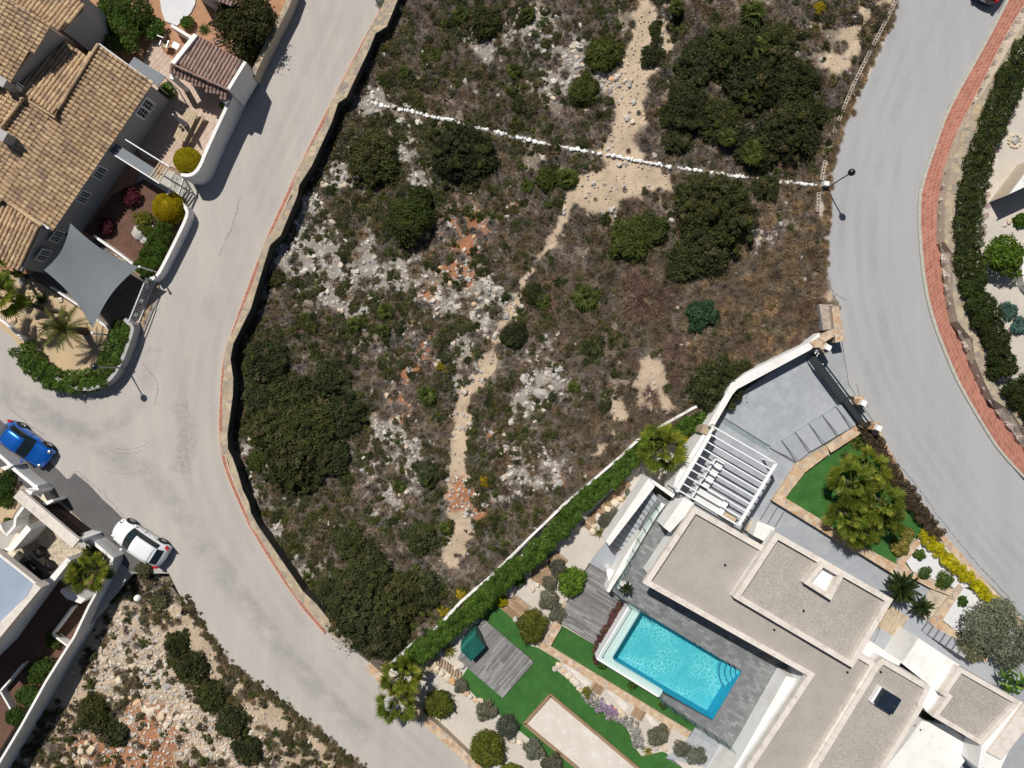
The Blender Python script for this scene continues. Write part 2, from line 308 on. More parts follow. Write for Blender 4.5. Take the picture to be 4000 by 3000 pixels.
def tile_area(parent, name, poly, z, d, tl, tw, mat, gap=1.2, th=.012, stag=.5, maxp=300, randlen=False):
    L_ = math.hypot(*d); ux, uy = d[0] / L_, d[1] / L_; cx, cy = poly[0]
    loc = [((x - cx) * ux + (y - cy) * uy, -(x - cx) * uy + (y - cy) * ux) for x, y in poly]
    u0, u1 = min(p[0] for p in loc), max(p[0] for p in loc); v0, v1 = min(p[1] for p in loc), max(p[1] for p in loc); out = []
    r = 0; v = v0
    while v < v1:
        u = u0 - (tl * stag * (r % 2) if not randlen else random.uniform(0, tl))
        while u < u1:
            l_ = tl if not randlen else tl * random.uniform(.6, 1.3)
            q = clip(loc, [(u + gap / 2, v + gap / 2), (u + l_ - gap / 2, v + gap / 2), (u + l_ - gap / 2, v + tw - gap / 2), (u + gap / 2, v + tw - gap / 2)])
            if len(q) > 2: out.append([(cx + a * ux - b * uy, cy + a * uy + b * ux) for a, b in q])
            u += l_
        v += tw; r += 1
    pieces(parent, name, out, z, th, mat, maxp)
def crazy(parent, name, poly, z, d, mat, gap=2.2, th=.015, maxp=150, seed=1):
    rr = random.Random(seed); xs = [p[0] for p in poly]; ys = [p[1] for p in poly]; g = {}; seeds = []
    x0, y0 = min(xs) - d, min(ys) - d
    for i in range(int((max(xs) - x0) / d) + 3):
        for j in range(int((max(ys) - y0) / d) + 3):
            g[(i, j)] = (x0 + (i + rr.uniform(-.42, .42)) * d, y0 + (j + rr.uniform(-.42, .42)) * d)
    out = []; big = [p for p in poly]
    for (i, j), c in g.items():
        cell = [(c[0] - 2 * d, c[1] - 2 * d), (c[0] + 2 * d, c[1] - 2 * d), (c[0] + 2 * d, c[1] + 2 * d), (c[0] - 2 * d, c[1] + 2 * d)]
        for a in range(-2, 3):
            for b in range(-2, 3):
                o = g.get((i + a, j + b))
                if o is None or (a == 0 and b == 0): continue
                nx, ny = o[0] - c[0], o[1] - c[1]; l_ = math.hypot(nx, ny); nx /= l_; ny /= l_; mx, my = c[0] + nx * (l_ / 2 - gap / 2), c[1] + ny * (l_ / 2 - gap / 2)
                tx, ty = -ny, nx   # keep the side of c: left of the direction
                cell = clip(cell, [(mx - tx * 1e3, my - ty * 1e3), (mx + tx * 1e3, my + ty * 1e3), (mx + tx * 1e3 - nx * 1e3, my + ty * 1e3 - ny * 1e3), (mx - tx * 1e3 - nx * 1e3, my - ty * 1e3 - ny * 1e3)])
                if not cell: break
            if not cell: break
        if len(cell) > 2:
            if area(cell) < 0: cell = cell[::-1]
            q = clip(big, cell)
            if len(q) > 2: out.append(q)
    pieces(parent, name, out, z, th, mat, maxp, .008)
def pathlen(p):
    a = [0.]
    for i in range(1, len(p)): a.append(a[-1] + math.dist(p[i], p[i - 1]))
    return a
def at(p, a, s):
    for i in range(1, len(p)):
        if s <= a[i] or i == len(p) - 1:
            t = (s - a[i - 1]) / max(a[i] - a[i - 1], 1e-6); return (p[i - 1][0] + t * (p[i][0] - p[i - 1][0]), p[i - 1][1] + t * (p[i][1] - p[i - 1][1]))
def smooth(p, k=2):
    for _ in range(k):
        q = [p[0]]
        for i in range(len(p) - 1):
            a, b = p[i], p[i + 1]; q += [(a[0] * .75 + b[0] * .25, a[1] * .75 + b[1] * .25), (a[0] * .25 + b[0] * .75, a[1] * .25 + b[1] * .75)]
        p = q + [p[-1]]
    return p
def strip_tiles(parent, name, left, right, z, cols, rowlen, mat, gap=1.2, th=.012, maxp=300):
    la, ra = pathlen(left), pathlen(right); n = int(max(la[-1], ra[-1]) / rowlen); out = []
    for i in range(n):
        g = gap / rowlen / 2; s0, s1 = (i + g) / n, (i + 1 - g) / n
        a0, a1 = at(left, la, s0 * la[-1]), at(left, la, s1 * la[-1]); b0, b1 = at(right, ra, s0 * ra[-1]), at(right, ra, s1 * ra[-1]); wd = math.dist(a0, b0)
        for c in range(cols):
            h = gap / max(wd, 1) / 2; t0, t1 = c / cols + h, (c + 1) / cols - h; m = lambda p, q, t: (p[0] + t * (q[0] - p[0]), p[1] + t * (q[1] - p[1]))
            out.append([m(a0, b0, t0), m(a0, b0, t1), m(a1, b1, t1), m(a1, b1, t0)])
    pieces(parent, name, out, z, th, mat, maxp, .002)
def band(p, wd):
    """polygon of width wd (px) along the polyline p"""
    l, r = [], []
    for i in range(len(p)):
        a = p[max(i - 1, 0)]; b = p[min(i + 1, len(p) - 1)]; dx, dy = b[0] - a[0], b[1] - a[1]; n = math.hypot(dx, dy); dx /= n; dy /= n; h = (wd[i] if isinstance(wd, list) else wd) / 2
        l.append((p[i][0] - dy * h, p[i][1] + dx * h)); r.append((p[i][0] + dy * h, p[i][1] - dx * h))
    return l + r[::-1]
def wall(name, p, wd, zt, zb, mat, parent=None, capmat=None, **kw):
    poly = band(p, wd)
    if capmat is None:
        mb = MB(); mb.prism(poly3(poly, zt), zb); return mk(name, mb, mat, parent, **kw)
    c = poly3(p, zt)[len(p) // 2]; t = parent or thing(name, kw.get('label'), kw.get('cat'), (c.x, c.y, zb), kw.get('group'))
    mb = MB(); mb.prism(poly3(poly, zt - .06), zb); mk('wall_body', mb, mat, t)
    mb = MB(); mb.prism(poly3(band(p, wd + 3 if not isinstance(wd, list) else [x + 3 for x in wd]), zt), [(q[0], q[1], zt - .06) for q in poly3(band(p, wd + 3 if not isinstance(wd, list) else [x + 3 for x in wd]), zt)], bottom=True); mk('coping', mb, capmat, t)
    return t
def inset(poly, d):
    """inward offset of a px polygon by d px (mitred)"""
    s = 1 if area(poly) > 0 else -1; n = len(poly); out = []
    for i in range(n):
        a, b, c = poly[i - 1], poly[i], poly[(i + 1) % n]
        e1 = (b[0] - a[0], b[1] - a[1]); e2 = (c[0] - b[0], c[1] - b[1]); l1 = math.hypot(*e1); l2 = math.hypot(*e2)
        n1 = (-e1[1] / l1 * s, e1[0] / l1 * s); n2 = (-e2[1] / l2 * s, e2[0] / l2 * s); bx, by = n1[0] + n2[0], n1[1] + n2[1]; k = d / max(.35, (bx * n1[0] + by * n1[1]))
        out.append((b[0] + bx * k, b[1] + by * k))
    return out
def onwall(px, py, a, b):
    """where the sight line through a pixel meets the vertical plane through world points a and b"""
    c = Vector((0, 0, H)); d = P(px, py, 0) - c; n = Vector((-(b.y - a.y), b.x - a.x, 0)); t = n.dot(Vector((a.x, a.y, 0)) - c) / n.dot(d); return c + d * t
# ---------------------------------------------------------------- foliage
def quads_mesh(name, mat, V, tint, tri=False, smooth=False):
    """V: (n, 4 or 3, 3) leaf corners"""
    n, k, _ = V.shape; me = bpy.data.meshes.new(name); me.vertices.add(n * k); me.vertices.foreach_set('co', V.reshape(-1).astype(np.float32))
    me.loops.add(n * k); me.loops.foreach_set('vertex_index', np.arange(n * k, dtype=np.int32)); me.polygons.add(n)
    me.polygons.foreach_set('loop_start', np.arange(0, n * k, k, dtype=np.int32)); me.update(calc_edges=True)
    a = me.attributes.new('tint', 'FLOAT', 'FACE'); a.data.foreach_set('value', tint.astype(np.float32)); me.materials.append(mat); return me
def leaves_on(lobes, n, leaf, r, asp=.45, up=.35, depth=.3, zmin=0.02, rough=.15):
    lobes = np.array(lobes, float); wgt = lobes[:, 3] ** 2; k = r.choice(len(lobes), int(n * 1.7), p=wgt / wgt.sum()); d = r.normal(size=(len(k), 3)); d[:, 2] = np.abs(d[:, 2]) * 1.5 - .25
    d /= np.linalg.norm(d, axis=1)[:, None]; rad = lobes[k, 3] * (1 - depth * r.random(len(k)) ** 1.6) * (1 + rough * r.normal(size=len(k))) * (1 + rough * np.sin(7 * d[:, 0] + 5 * d[:, 1] + k) * np.cos(6 * d[:, 1] - 4 * d[:, 2] + 2 * k))
    p = lobes[k, :3] + d * rad[:, None] * (np.array([1, 1, .85])); ok = p[:, 2] > zmin
    for c in lobes: ok &= ~((((p - c[:3]) ** 2).sum(1) < (c[3] * .72) ** 2))
    p = p[ok][:n]; d = d[ok][:n]; m = len(p)
    nrm = d * .8 + r.normal(size=(m, 3)) * .55 + np.array([0, 0, up]); nrm /= np.linalg.norm(nrm, axis=1)[:, None]
    t = np.cross(nrm, r.normal(size=(m, 3))); t /= np.linalg.norm(t, axis=1)[:, None]; b = np.cross(nrm, t); s = leaf * (.6 + .8 * r.random(m))[:, None]
    return np.stack([p - t * s, p - b * s * asp, p + t * s, p + b * s * asp], 1), r.random(m)
def bush(name, mat, R_, h, n, leaf, seed, lobes=14, asp=.5, irregular=.18):
    r = np.random.default_rng(seed); lb = []
    if lobes > 50: V, t = leaves_on([(0, 0, R_ * .55, R_)], n, leaf, r, asp, depth=.05, rough=.02); return quads_mesh(name, mat, V, t)
    for i in range(lobes):
        a = 2 * math.pi * (i * .618 + r.random() * .1); q = (i / lobes) ** .5 * .66 * (1 + irregular * r.normal()); lr = R_ * r.uniform(.20, .46) * (1.1 - .25 * q)
        lb.append((R_ * q * math.cos(a), R_ * q * math.sin(a), max(.12 * R_, (h - lr) * (1 - .55 * q * q) * r.uniform(.75, 1.05)), lr))
    V, t = leaves_on(lb, n, leaf, r, asp, rough=.15 if mat.name != 'mastic_leaf' else .22); return quads_mesh(name, mat, V, t)
def clump(name, mat, R_, h, n, wd, seed, spread=.9, droop=.4, inner=.25):
    """blades or twigs rising from a base: two-piece tapering strips"""
    r = np.random.default_rng(seed); a = r.random(n) * 2 * math.pi; out = spread * r.random(n) ** .6; L_ = R_ * (.5 + .6 * r.random(n))
    base = np.stack([np.cos(a) * inner * R_ * r.random(n), np.sin(a) * inner * R_ * r.random(n), np.zeros(n)], 1)
    a2 = a + r.normal(size=n) * .5; dr = np.stack([np.cos(a2), np.sin(a2), np.zeros(n)], 1)
    m = base + dr * (out * L_ * .5)[:, None] + np.array([0, 0, 1]) * (h * .62 * (1 - .5 * out))[:, None]
    e = base + dr * (out * L_ * 1.05)[:, None] + np.array([0, 0, 1]) * (h * (1 - droop * out) * (.6 + .5 * r.random(n)))[:, None]
    sd = np.stack([-np.sin(a2), np.cos(a2), np.zeros(n)], 1) + r.normal(size=(n, 3)) * .3; sd *= wd / 2
    V1 = np.stack([base - sd, base + sd, m + sd * .8, m - sd * .8], 1); V2 = np.stack([m - sd * .8, m + sd * .8, e + sd * .15, e - sd * .15], 1); t = r.random(n)
    return quads_mesh(name, mat, np.concatenate([V1, V2]), np.concatenate([t, t]))
def fan_frond(mat, name='frond', L_=.85, fan=.55, n=22, seed=0, droop=.28, arc=215):
    r = random.Random(seed); mb = MB(); mb.beam((0, 0, .02), (L_, 0, .10), .035, .02, .55); c = Vector((L_, 0, .10))
    for i in range(n):
        a = R(-arc / 2 + arc * i / (n - 1)); da = R(arc / (n - 1)) * .5; rr = fan * r.uniform(.88, 1.1) * (.78 + .22 * math.cos(a * .8)); z = -droop * rr * (.4 + .8 * abs(math.sin(a)))
        q = lambda an, k, zz: c + Vector((math.cos(an) * rr * k, math.sin(an) * rr * k, zz))
        p1, p2, pm, tip = q(a - da, .60, z * .35 - .03), q(a + da, .60, z * .35 - .03), q(a, .62, z * .35 + .035), q(a + r.gauss(0, .03), 1, z - .07 * r.random()); t = r.uniform(.1, .6)
        mb.add([c, p1, pm], [(0, 1, 2)], t); mb.add([c, pm, p2], [(0, 1, 2)], t + .15); mb.add([p1, pm, p2, tip], [(0, 3, 1), (1, 3, 2)], min(1, t + .35))
    return mb.mesh(name, mat)
def feather_frond(mat, name='frond', L_=2.0, n=30, ll=.35, seed=0, rise=.5, drop=.9, wd=.03):
    r = random.Random(seed); mb = MB(); f = lambda s: Vector((s * L_ * (1 - .12 * s), 0, rise * L_ * (s - drop * s * s * 1.3)))
    for i in range(6): mb.beam(f(i / 6), f((i + 1) / 6), .035 * (1.1 - i / 6), .02, .3)
    for i in range(n):
        s = .08 + .92 * i / n; p = f(s); l_ = ll * math.sin(math.pi * (.15 + .8 * s)) * r.uniform(.85, 1.1); t = r.random()
        for sg in (-1, 1):
            q = p + Vector((l_ * .55, sg * l_ * .85, -.25 * l_ + .05)); mb.add([p + Vector((-wd / 2, 0, 0)), p + Vector((wd, 0, 0)), q], [(0, 1, 2)] if sg < 0 else [(0, 2, 1)], t)
    return mb.mesh(name, mat)
def rosette(name, mat, n, L_, wd, seed, up=.5, droop=.3):
    r = np.random.default_rng(seed); V = []; T = []
    for i in range(n):
        a = i * 2.39996 + r.normal() * .1; e = (.12 + .88 * (1 - i / n)) ; l_ = L_ * r.uniform(.8, 1.1); d = np.array([math.cos(a), math.sin(a), 0]); s = np.array([-math.sin(a), math.cos(a), 0]) * wd / 2
        m = d * l_ * .5 * e + np.array([0, 0, l_ * (up * (1.15 - e))]); tp = d * l_ * e + np.array([0, 0, l_ * (up * (1.5 - e) - droop * e)]); b = np.zeros(3); t = r.random()
        V += [[b - s * .6, b + s * .6, m + s, m - s], [m - s, m + s, tp + s * .05, tp - s * .05]]; T += [t, t]
    return quads_mesh(name, mat, np.array(V), np.array(T))
def place(name, me, px, py, z, sc_=1, rot=None, parent=None, zh=0, **kw):
    """the plant stands on z and shows at the pixel when seen at height z + zh"""
    p = P(px, py, z + zh); o = link(name, me, parent, (p.x, p.y, z)); o.rotation_euler[2] = random.random() * 6.28 if rot is None else rot
    o.scale = (sc_,) * 3 if not isinstance(sc_, tuple) else sc_; return tag(o, **kw)
# ================================================================ GROUND, ROADS
ZR = 1.3; ZD = 1.2; ZG = -.35; ZL = 0.0
big = MB(); big.add([(-400, -400, -3.2), (400, -400, -3.2), (400, 400, -3.2), (-400, 400, -3.2)], [(0, 1, 2, 3)])
mk('ground', big, M('distant_dry_ground', (.34, .29, .21), .2, .3, .3, 8, .95, .4), kind='structure')
def vnoise(x, y, s, seed=0):
    r = np.random.default_rng(seed); g = r.random((256, 256)); x = x / s; y = y / s; i = np.floor(x).astype(int); j = np.floor(y).astype(int); fx = x - i; fy = y - j
    fx = fx * fx * (3 - 2 * fx); fy = fy * fy * (3 - 2 * fy); i %= 256; j %= 256; i1 = (i + 1) % 256; j1 = (j + 1) % 256
    return (g[i, j] * (1 - fx) + g[i1, j] * fx) * (1 - fy) + (g[i, j1] * (1 - fx) + g[i1, j1] * fx) * fy
def fbm(x, y, s, k=4, seed=0): return sum(vnoise(x, y, s / 2 ** i, seed + i) * .5 ** i for i in range(k)) / sum(.5 ** i for i in range(k))
def sst(t): t = np.clip(t, 0, 1); return t * t * (3 - 2 * t)
PATH = [(2522, -40, 38), (2505, 180, 48), (2460, 340, 75), (2440, 480, 80), (2420, 580, 70), (2440, 690, 110), (2380, 720, 90), (2300, 760, 70), (2225, 800, 32), (2165, 900, 24), (2110, 1010, 20), (2045, 1120, 18), (1970, 1250, 22), (1915, 1380, 26), (1862, 1480, 28), (1810, 1590, 30), (1785, 1720, 40), (1778, 1850, 42), (1790, 1980, 48), (1810, 2080, 38), (1770, 2160, 34)]
PATH2 = [(2600, 20, 18), (2590, 180, 22), (2540, 300, 24)]
BARE = [(2550, 1480, 75), (2590, 1540, 50), (2520, 1560, 50), (2425, 1600, 35), (2400, 1680, 28), (3330, 150, 55), (3270, 240, 50), (3380, 60, 45), (3230, 1150, 30), (3205, 1060, 26), (3220, 960, 20), (2560, 700, 70), (2480, 660, 60), (1760, 2180, 50), (2350, 1760, 40), (1000, 1570, 28), (3450, 0, 40)]
RED = [(1790, 880, 90), (1850, 930, 75), (1760, 1010, 90), (1800, 1070, 67), (1680, 1130, 44), (1640, 1290, 67), (1660, 1390, 82), (1600, 1470, 52), (1580, 1560, 41), (2170, 1120, 35), (2140, 1180, 30), (1810, 1925, 67), (1890, 1990, 44), (2590, 400, 30), (1990, 810, 52), (1990, 870, 36), (1930, 1720, 41), (2190, 1880, 35), (1560, 1620, 30), (2690, 1340, 32)]
ROCKY = [(1230, 900, 107), (1290, 1010, 120), (1210, 780, 80), (1180, 1000, 94), (1400, 1030, 107), (1480, 1090, 94), (1580, 1080, 80), (1160, 850, 67), (1330, 700, 80), (1450, 640, 67), (1920, 1130, 94), (1870, 1230, 73), (1810, 1370, 53), (1800, 1480, 47), (2140, 1500, 80), (2100, 1420, 67), (2060, 1580, 67), (2150, 1850, 80), (2020, 1880, 94), (1560, 1760, 107), (1620, 1850, 80), (1540, 1930, 80), (2960, 920, 67), (3000, 960, 47), (1640, 700, 60), (1600, 600, 67), (1100, 960, 60), (1080, 1050, 53), (1250, 1150, 80), (930, 1560, 29), (960, 1780, 53), (1000, 1930, 53), (1060, 2080, 53), (1150, 2250, 53), (2240, 200, 80), (2180, 330, 67), (1900, 160, 80), (2080, 120, 80), (1450, 400, 53), (2380, 330, 53), (1380, 1200, 53), (1760, 1160, 80), (2130, 1340, 67)]
RED2 = [(600, 2830, 90), (680, 2880, 60), (520, 2780, 60), (560, 2960, 120), (400, 2960, 90), (330, 2900, 50)]
ROCK2 = [(480, 2450, 70), (560, 2560, 80), (650, 2680, 110), (760, 2800, 110), (880, 2900, 90), (950, 2990, 80), (440, 2560, 70), (420, 2680, 60), (600, 2480, 40), (500, 2830, 50)]
DARKM = [(1150, 1550, 170), (1300, 1650, 150), (1120, 1750, 130), (1380, 1400, 90)]
def capw(X, Y, L_, soft=.45):
    w_ = np.zeros(X.shape)
    nn = 1.1 * (fbm(X, Y, 34, 3, 77) - .5) + .5 * (fbm(X, Y, 90, 2, 78) - .5)
    for x, y, r in L_: w_ = np.maximum(w_, sst((1 + soft - np.hypot(X - x, Y - y) / r + nn * (1 if soft > .4 else .95)) / (2 * soft)))
    return w_
def dense(L_, n=14):
    o = []
    for a, b in zip(L_, L_[1:]): o += [tuple(a[k] + (b[k] - a[k]) * i / n for k in range(3)) for i in range(n)]
    return o + [L_[-1]]
PD = dense(PATH) + dense(PATH2)
def masks(X, Y):
    wx = X + 60 * (fbm(X, Y, 90, 3, 5) - .5); wy = Y + 60 * (fbm(X, Y, 90, 3, 11) - .5)
    return capw(wx, wy, PD, .35), np.maximum(capw(wx, wy, BARE, .6), 0), capw(wx, wy, RED + RED2, .6) * .85, capw(wx, wy, ROCKY + ROCK2, .7)
def zter(px, py):
    px = np.asarray(px, float); py = np.asarray(py, float)
    z = -.75 + 2.0 * sst((px - 1000) / 2200) - .5 * np.exp(-((px - 950) / 140) ** 2) * 0
    z = np.where((px < 1300) & (py > 2230) & (px < 500 + (py - 2200) * 1.2), -.15 - .8 * sst((1000 - px + (py - 2400) * .6) / 900), z)
    return z + .35 * (fbm(px, py, 260, 3, 3) - .5) + .12 * (fbm(px, py, 40, 3, 8) - .5)
PLOT = [(1500, -160), (1490, 110), (1345, 380), (1205, 650), (1085, 900), (1000, 1150), (895, 1340), (880, 1480), (872, 1700), (915, 1860), (965, 2010), (1130, 2290), (1270, 2470), (1440, 2625), (1520, 2640), (1720, 2470), (1930, 2255), (2200, 1990), (2480, 1740), (2760, 1590), (2920, 1440), (3190, 1320), (3290, 1200), (3215, 1100), (3215, 900), (3235, 640), (3510, 0), (3580, -160)]
PLOT2 = [(400, 2210), (740, 2200), (760, 2330), (830, 2400), (950, 2585), (1120, 2700), (1300, 2850), (1460, 2990), (1540, 3120), (-80, 3120), (-60, 3060), (150, 2790), (330, 2480), (420, 2300)]
def w_of(poly): return [tuple(P(x, y, float(zter(x, y)))[:2]) for x, y in poly]
def terrain(name, poly, step):
    wp = w_of(poly); xs = [p[0] for p in wp]; ys = [p[1] for p in wp]; gx = np.arange(min(xs), max(xs), step); gy = np.arange(min(ys), max(ys), step)
    X, Y = np.meshgrid(gx, gy); PX = X * S + 2000; PY = -Y * S + 1500
    for _ in range(2): Z = zter(PX, PY); PX = X * S * H / (H - Z) + 2000; PY = -Y * S * H / (H - Z) + 1500
    pa, ba, re, ro = masks(PX, PY); pa = np.maximum(pa, .62 * (PX < 1500) * (PY > 2230) * (PX < 500 + (PY - 2200) * 1.2)); n = fbm(PX, PY, 14, 3, 21)
    Z = Z + ro * .22 * np.clip(n - .45, 0, 1) * 2 + (1 - pa) * .06 * (fbm(PX, PY, 20, 2, 31) - .5) - pa * .05
    ny, nx = X.shape; cx = (X[:-1, :-1] + X[1:, 1:]) / 2; cy = (Y[:-1, :-1] + Y[1:, 1:]) / 2; keep = inside_np(cx, cy, wp)
    idx = np.arange(nx * ny).reshape(ny, nx); q = np.stack([idx[:-1, :-1], idx[:-1, 1:], idx[1:, 1:], idx[1:, :-1]], -1)[keep]
    used = np.unique(q); rm = -np.ones(nx * ny, int); rm[used] = np.arange(len(used)); q = rm[q]
    me = bpy.data.meshes.new(name); me.vertices.add(len(used)); me.vertices.foreach_set('co', np.stack([X, Y, Z], -1).reshape(-1, 3)[used].reshape(-1).astype(np.float32))
    m = len(q); me.loops.add(m * 4); me.loops.foreach_set('vertex_index', q.reshape(-1).astype(np.int32)); me.polygons.add(m); me.polygons.foreach_set('loop_start', np.arange(0, m * 4, 4, dtype=np.int32)); me.update(calc_edges=True)
    a = me.attributes.new('soil', 'FLOAT_COLOR', 'POINT'); a.data.foreach_set('color', np.stack([np.maximum(pa, ba), re, ro, np.ones_like(ro)], -1).reshape(-1, 4)[used].reshape(-1).astype(np.float32))
    me.polygons.foreach_set('use_smooth', [True] * m); me.materials.append(K['soil']); return link(name, me)
s = N('dry_soil'); cs = s.n('ShaderNodeSeparateColor', {0: s.attr('soil')['Color']}).outputs
n1, n2, n3 = s.noise(.7, 6, rough=.65), s.noise(14, 5, rough=.7), s.noise(3.2, 5, rough=.7)
col = s.ramp(n3, [(.3, (.12, .10, .075)), (.5, (.21, .175, .13)), (.7, (.36, .30, .225))])
col = s.mix(s.rng(s.math('ADD', cs[2], s.math('MULTIPLY', n2, .6)), 0, .9, .4, 1.2), col, s.ramp(n2, [(.3, (.20, .18, .165)), (.55, (.36, .325, .285)), (.75, (.50, .455, .40))]))
col = s.mix(s.rng(s.math('ADD', cs[0], s.math('MULTIPLY', n2, .5)), 0, 1, .5, .95), col, s.ramp(n2, [(.3, (.40, .305, .21)), (.55, (.56, .44, .315)), (.75, (.70, .59, .46))]))
col = s.mix(s.rng(s.math('ADD', cs[1], s.math('MULTIPLY', n2, .7)), 0, .9, .55, 1.1), col, s.ramp(n2, [(.3, (.27, .105, .05)), (.55, (.40, .175, .085)), (.75, (.54, .34, .22))]))
col = s.mul(col, s.rng(n1, .8, 1.2, .3, .7)); s.link(col, s.b.inputs['Base Color']); s.b.inputs['Roughness'].default_value = .95; s.b.inputs['Specular IOR Level'].default_value = .1
s.bump(n2, .8, .08); K['soil'] = s.m
tag(terrain('terrain', PLOT, .14), kind='structure'); tag(terrain('terrain', PLOT2, .14), kind='structure')
# left streets, one sheet under everything on that side
lr = slab('road', [(1560, -200), (1500, 60), (1340, 360), (1180, 650), (1085, 900), (1010, 1080), (905, 1330), (880, 1450), (875, 1700), (900, 1860), (970, 2040), (1165, 2320), (1285, 2460), (1450, 2595), (1660, 2810), (1860, 2990), (2000, 3140), (1450, 3140), (1420, 3010), (1266, 2880), (1085, 2733), (904, 2606), (768, 2412), (700, 2320), (660, 2240), (520, 2240), (300, 2500), (-200, 2500), (-300, 1200), (-300, -200)], ZL, 2.6, K['road'], kind='structure')
slab('asphalt_patch', [(-60, 1590), (0, 1640), (90, 1715), (195, 1806), (232, 1840), (262, 1872), (275, 1868), (292, 1848), (310, 1862), (350, 1895), (400, 1950), (440, 1985), (495, 2040), (560, 2100), (640, 2190), (580, 2240), (520, 2236), (470, 2200), (170, 1950), (-60, 1800)], .006, .004, K['patch'], kind='structure')
def wear(pts, wd, z, col, al, sc_=1.5):
    s = N('road_wear'); n = s.noise(sc_, 5, rough=.6); s.b.inputs['Base Color'].default_value = c4(col); s.b.inputs['Roughness'].default_value = .9; uv = s.attr('edge')['Fac']
    e = s.math('MULTIPLY', s.rng(n, 0, al, .35, .65), uv); tb = s.n('ShaderNodeBsdfTransparent', {}); mx = s.n('ShaderNodeMixShader', {0: e, 1: tb.outputs[0], 2: s.b.outputs[0]}); s.link(mx.outputs[0], s.out.inputs[0])
    p = smooth(pts, 2); V = []; F_ = []; E = []
    for i in range(len(p)):
        a_ = p[max(i - 1, 0)]; b_ = p[min(i + 1, len(p) - 1)]; dx, dy = b_[0] - a_[0], b_[1] - a_[1]; l_ = math.hypot(dx, dy); nx, ny = -dy / l_, dx / l_
        for k, ev in ((-1, 0), (-.4, 1), (.4, 1), (1, 0)): V.append(P(p[i][0] + nx * wd * k, p[i][1] + ny * wd * k, z)); E.append(ev * (0 if i in (0, len(p) - 1) else 1))
    for i in range(len(p) - 1): F_ += [(i * 4 + k, i * 4 + k + 1, i * 4 + k + 5, i * 4 + k + 4) for k in range(3)]
    me = bpy.data.meshes.new('tyre_wear'); me.from_pydata(V, [], F_); at_ = me.attributes.new('edge', 'FLOAT', 'POINT'); at_.data.foreach_set('value', E); me.materials.append(s.m); tag(link('tyre_wear', me), kind='structure')
for k_, (o_, al) in enumerate(((0, .09), (70, .08), (150, .08))):
    wear([(1330 + o_ * .9, -60), (1180 + o_ * .8, 300), (960 + o_ * .7, 800), (820 + o_ * .4, 1150), (700 + o_ * .8, 1500), (720 + o_ * .9, 1900), (950 + o_ * .9, 2330), (1250 + o_, 2680), (1560 + o_ * .9, 2960), (1700 + o_, 3080)], 26 - k_ * 3, .009 + .004 * k_, (.33, .29, .25), al, .4)
wear([(-60, 1480), (200, 1640), (430, 1760), (640, 1900), (840, 2200), (1150, 2600), (1450, 2900)], 60, .022, (.36, .36, .37), .25, .8); wear([(600, 1350), (560, 1560), (420, 1690), (240, 1660), (60, 1520)], 40, .026, (.35, .35, .36), .2, .9); wear([(700, 1560), (740, 1700), (700, 1850)], 50, .03, (.33, .31, .30), .25, 3.5)
for k_, rad in enumerate((0, 16, 95)): wear([(420 - rad * .3, 1740 + rad), (470, 1757 + rad), (540, 1752 + rad), (600, 1715 + rad)], 1.6, .034 + .003 * k_, (.2, .19, .18), .35, 2)
rr_ = slab('road', [(3600, -200), (3500, 0), (3370, 290), (3253, 533), (3226, 700), (3212, 976), (3199, 1112), (3262, 1190), (3290, 1330), (3316, 1500), (3360, 1570), (3443, 1690), (3480, 1767), (3551, 1889), (3628, 2002), (3705, 2106), (3827, 2246), (4010, 2420), (4200, 2560), (4200, 2100), (4010, 1890), (3904, 1767), (3841, 1672), (3741, 1500), (3705, 1419), (3642, 1261), (3606, 1112), (3588, 931), (3585, 818), (3592, 732), (3651, 556), (3701, 420), (3845, 167), (3935, 0), (4050, -200)], ZR, 3.5, K['road2'], kind='structure')
for k_, (o_, wd, al) in enumerate(((0, 22, .09), (62, 14, .06), (120, 26, .08), (190, 16, .05))):
    wear([(3560 + o_ * 1.2, -60), (3440 + o_ * 1.1, 260), (3330 + o_, 560), (3290 + o_, 800), (3285 + o_, 1000), (3310 + o_, 1200), (3370 + o_, 1420), (3500 + o_, 1700), (3700 + o_, 2000), (3960 + o_, 2300), (4060 + o_, 2420)], wd, ZR + .012 + .004 * k_, (.26, .26, .275), al, .35)
rc = random.Random(5)
for pts_, z_, n_ in (([(3455, 1730), (3500, 1800), (3560, 1870), (3640, 1980), (3700, 2060), (3790, 2170), (3880, 2270), (3960, 2350)], ZR + .034, 5), ([(3228, 1000), (3235, 1100), (3262, 1150), (3320, 1180)], ZR + .036, 6), ([(3345, 1500), (3360, 1560), (3400, 1600)], ZR + .038, 6)):
    q_ = [(pts_[i][0] + (pts_[i + 1][0] - pts_[i][0]) * k / n_ + rc.gauss(0, 2.2), pts_[i][1] + (pts_[i + 1][1] - pts_[i][1]) * k / n_ + rc.gauss(0, 2.2)) for i in range(len(pts_) - 1) for k in range(n_)]; wear(q_, 2.0, z_, (.10, .10, .10), .75, 6)
for pts_, z_ in (([(262, 1872), (300, 1840), (350, 1880), (390, 1915), (440, 1970), (495, 2030), (540, 2070)], .045), ([(560, 1420), (620, 1500), (600, 1600)], .048), ([(30, 1590), (140, 1680), (180, 1700)], .049), ([(940, 760), (900, 900), (850, 1010)], .051)):
    q_ = [(pts_[i][0] + (pts_[i + 1][0] - pts_[i][0]) * k / 7 + rc.gauss(0, 3), pts_[i][1] + (pts_[i + 1][1] - pts_[i][1]) * k / 7 + rc.gauss(0, 3)) for i in range(len(pts_) - 1) for k in range(7)]; wear(q_, 1.8, z_, (.12, .11, .10), .6, 6)
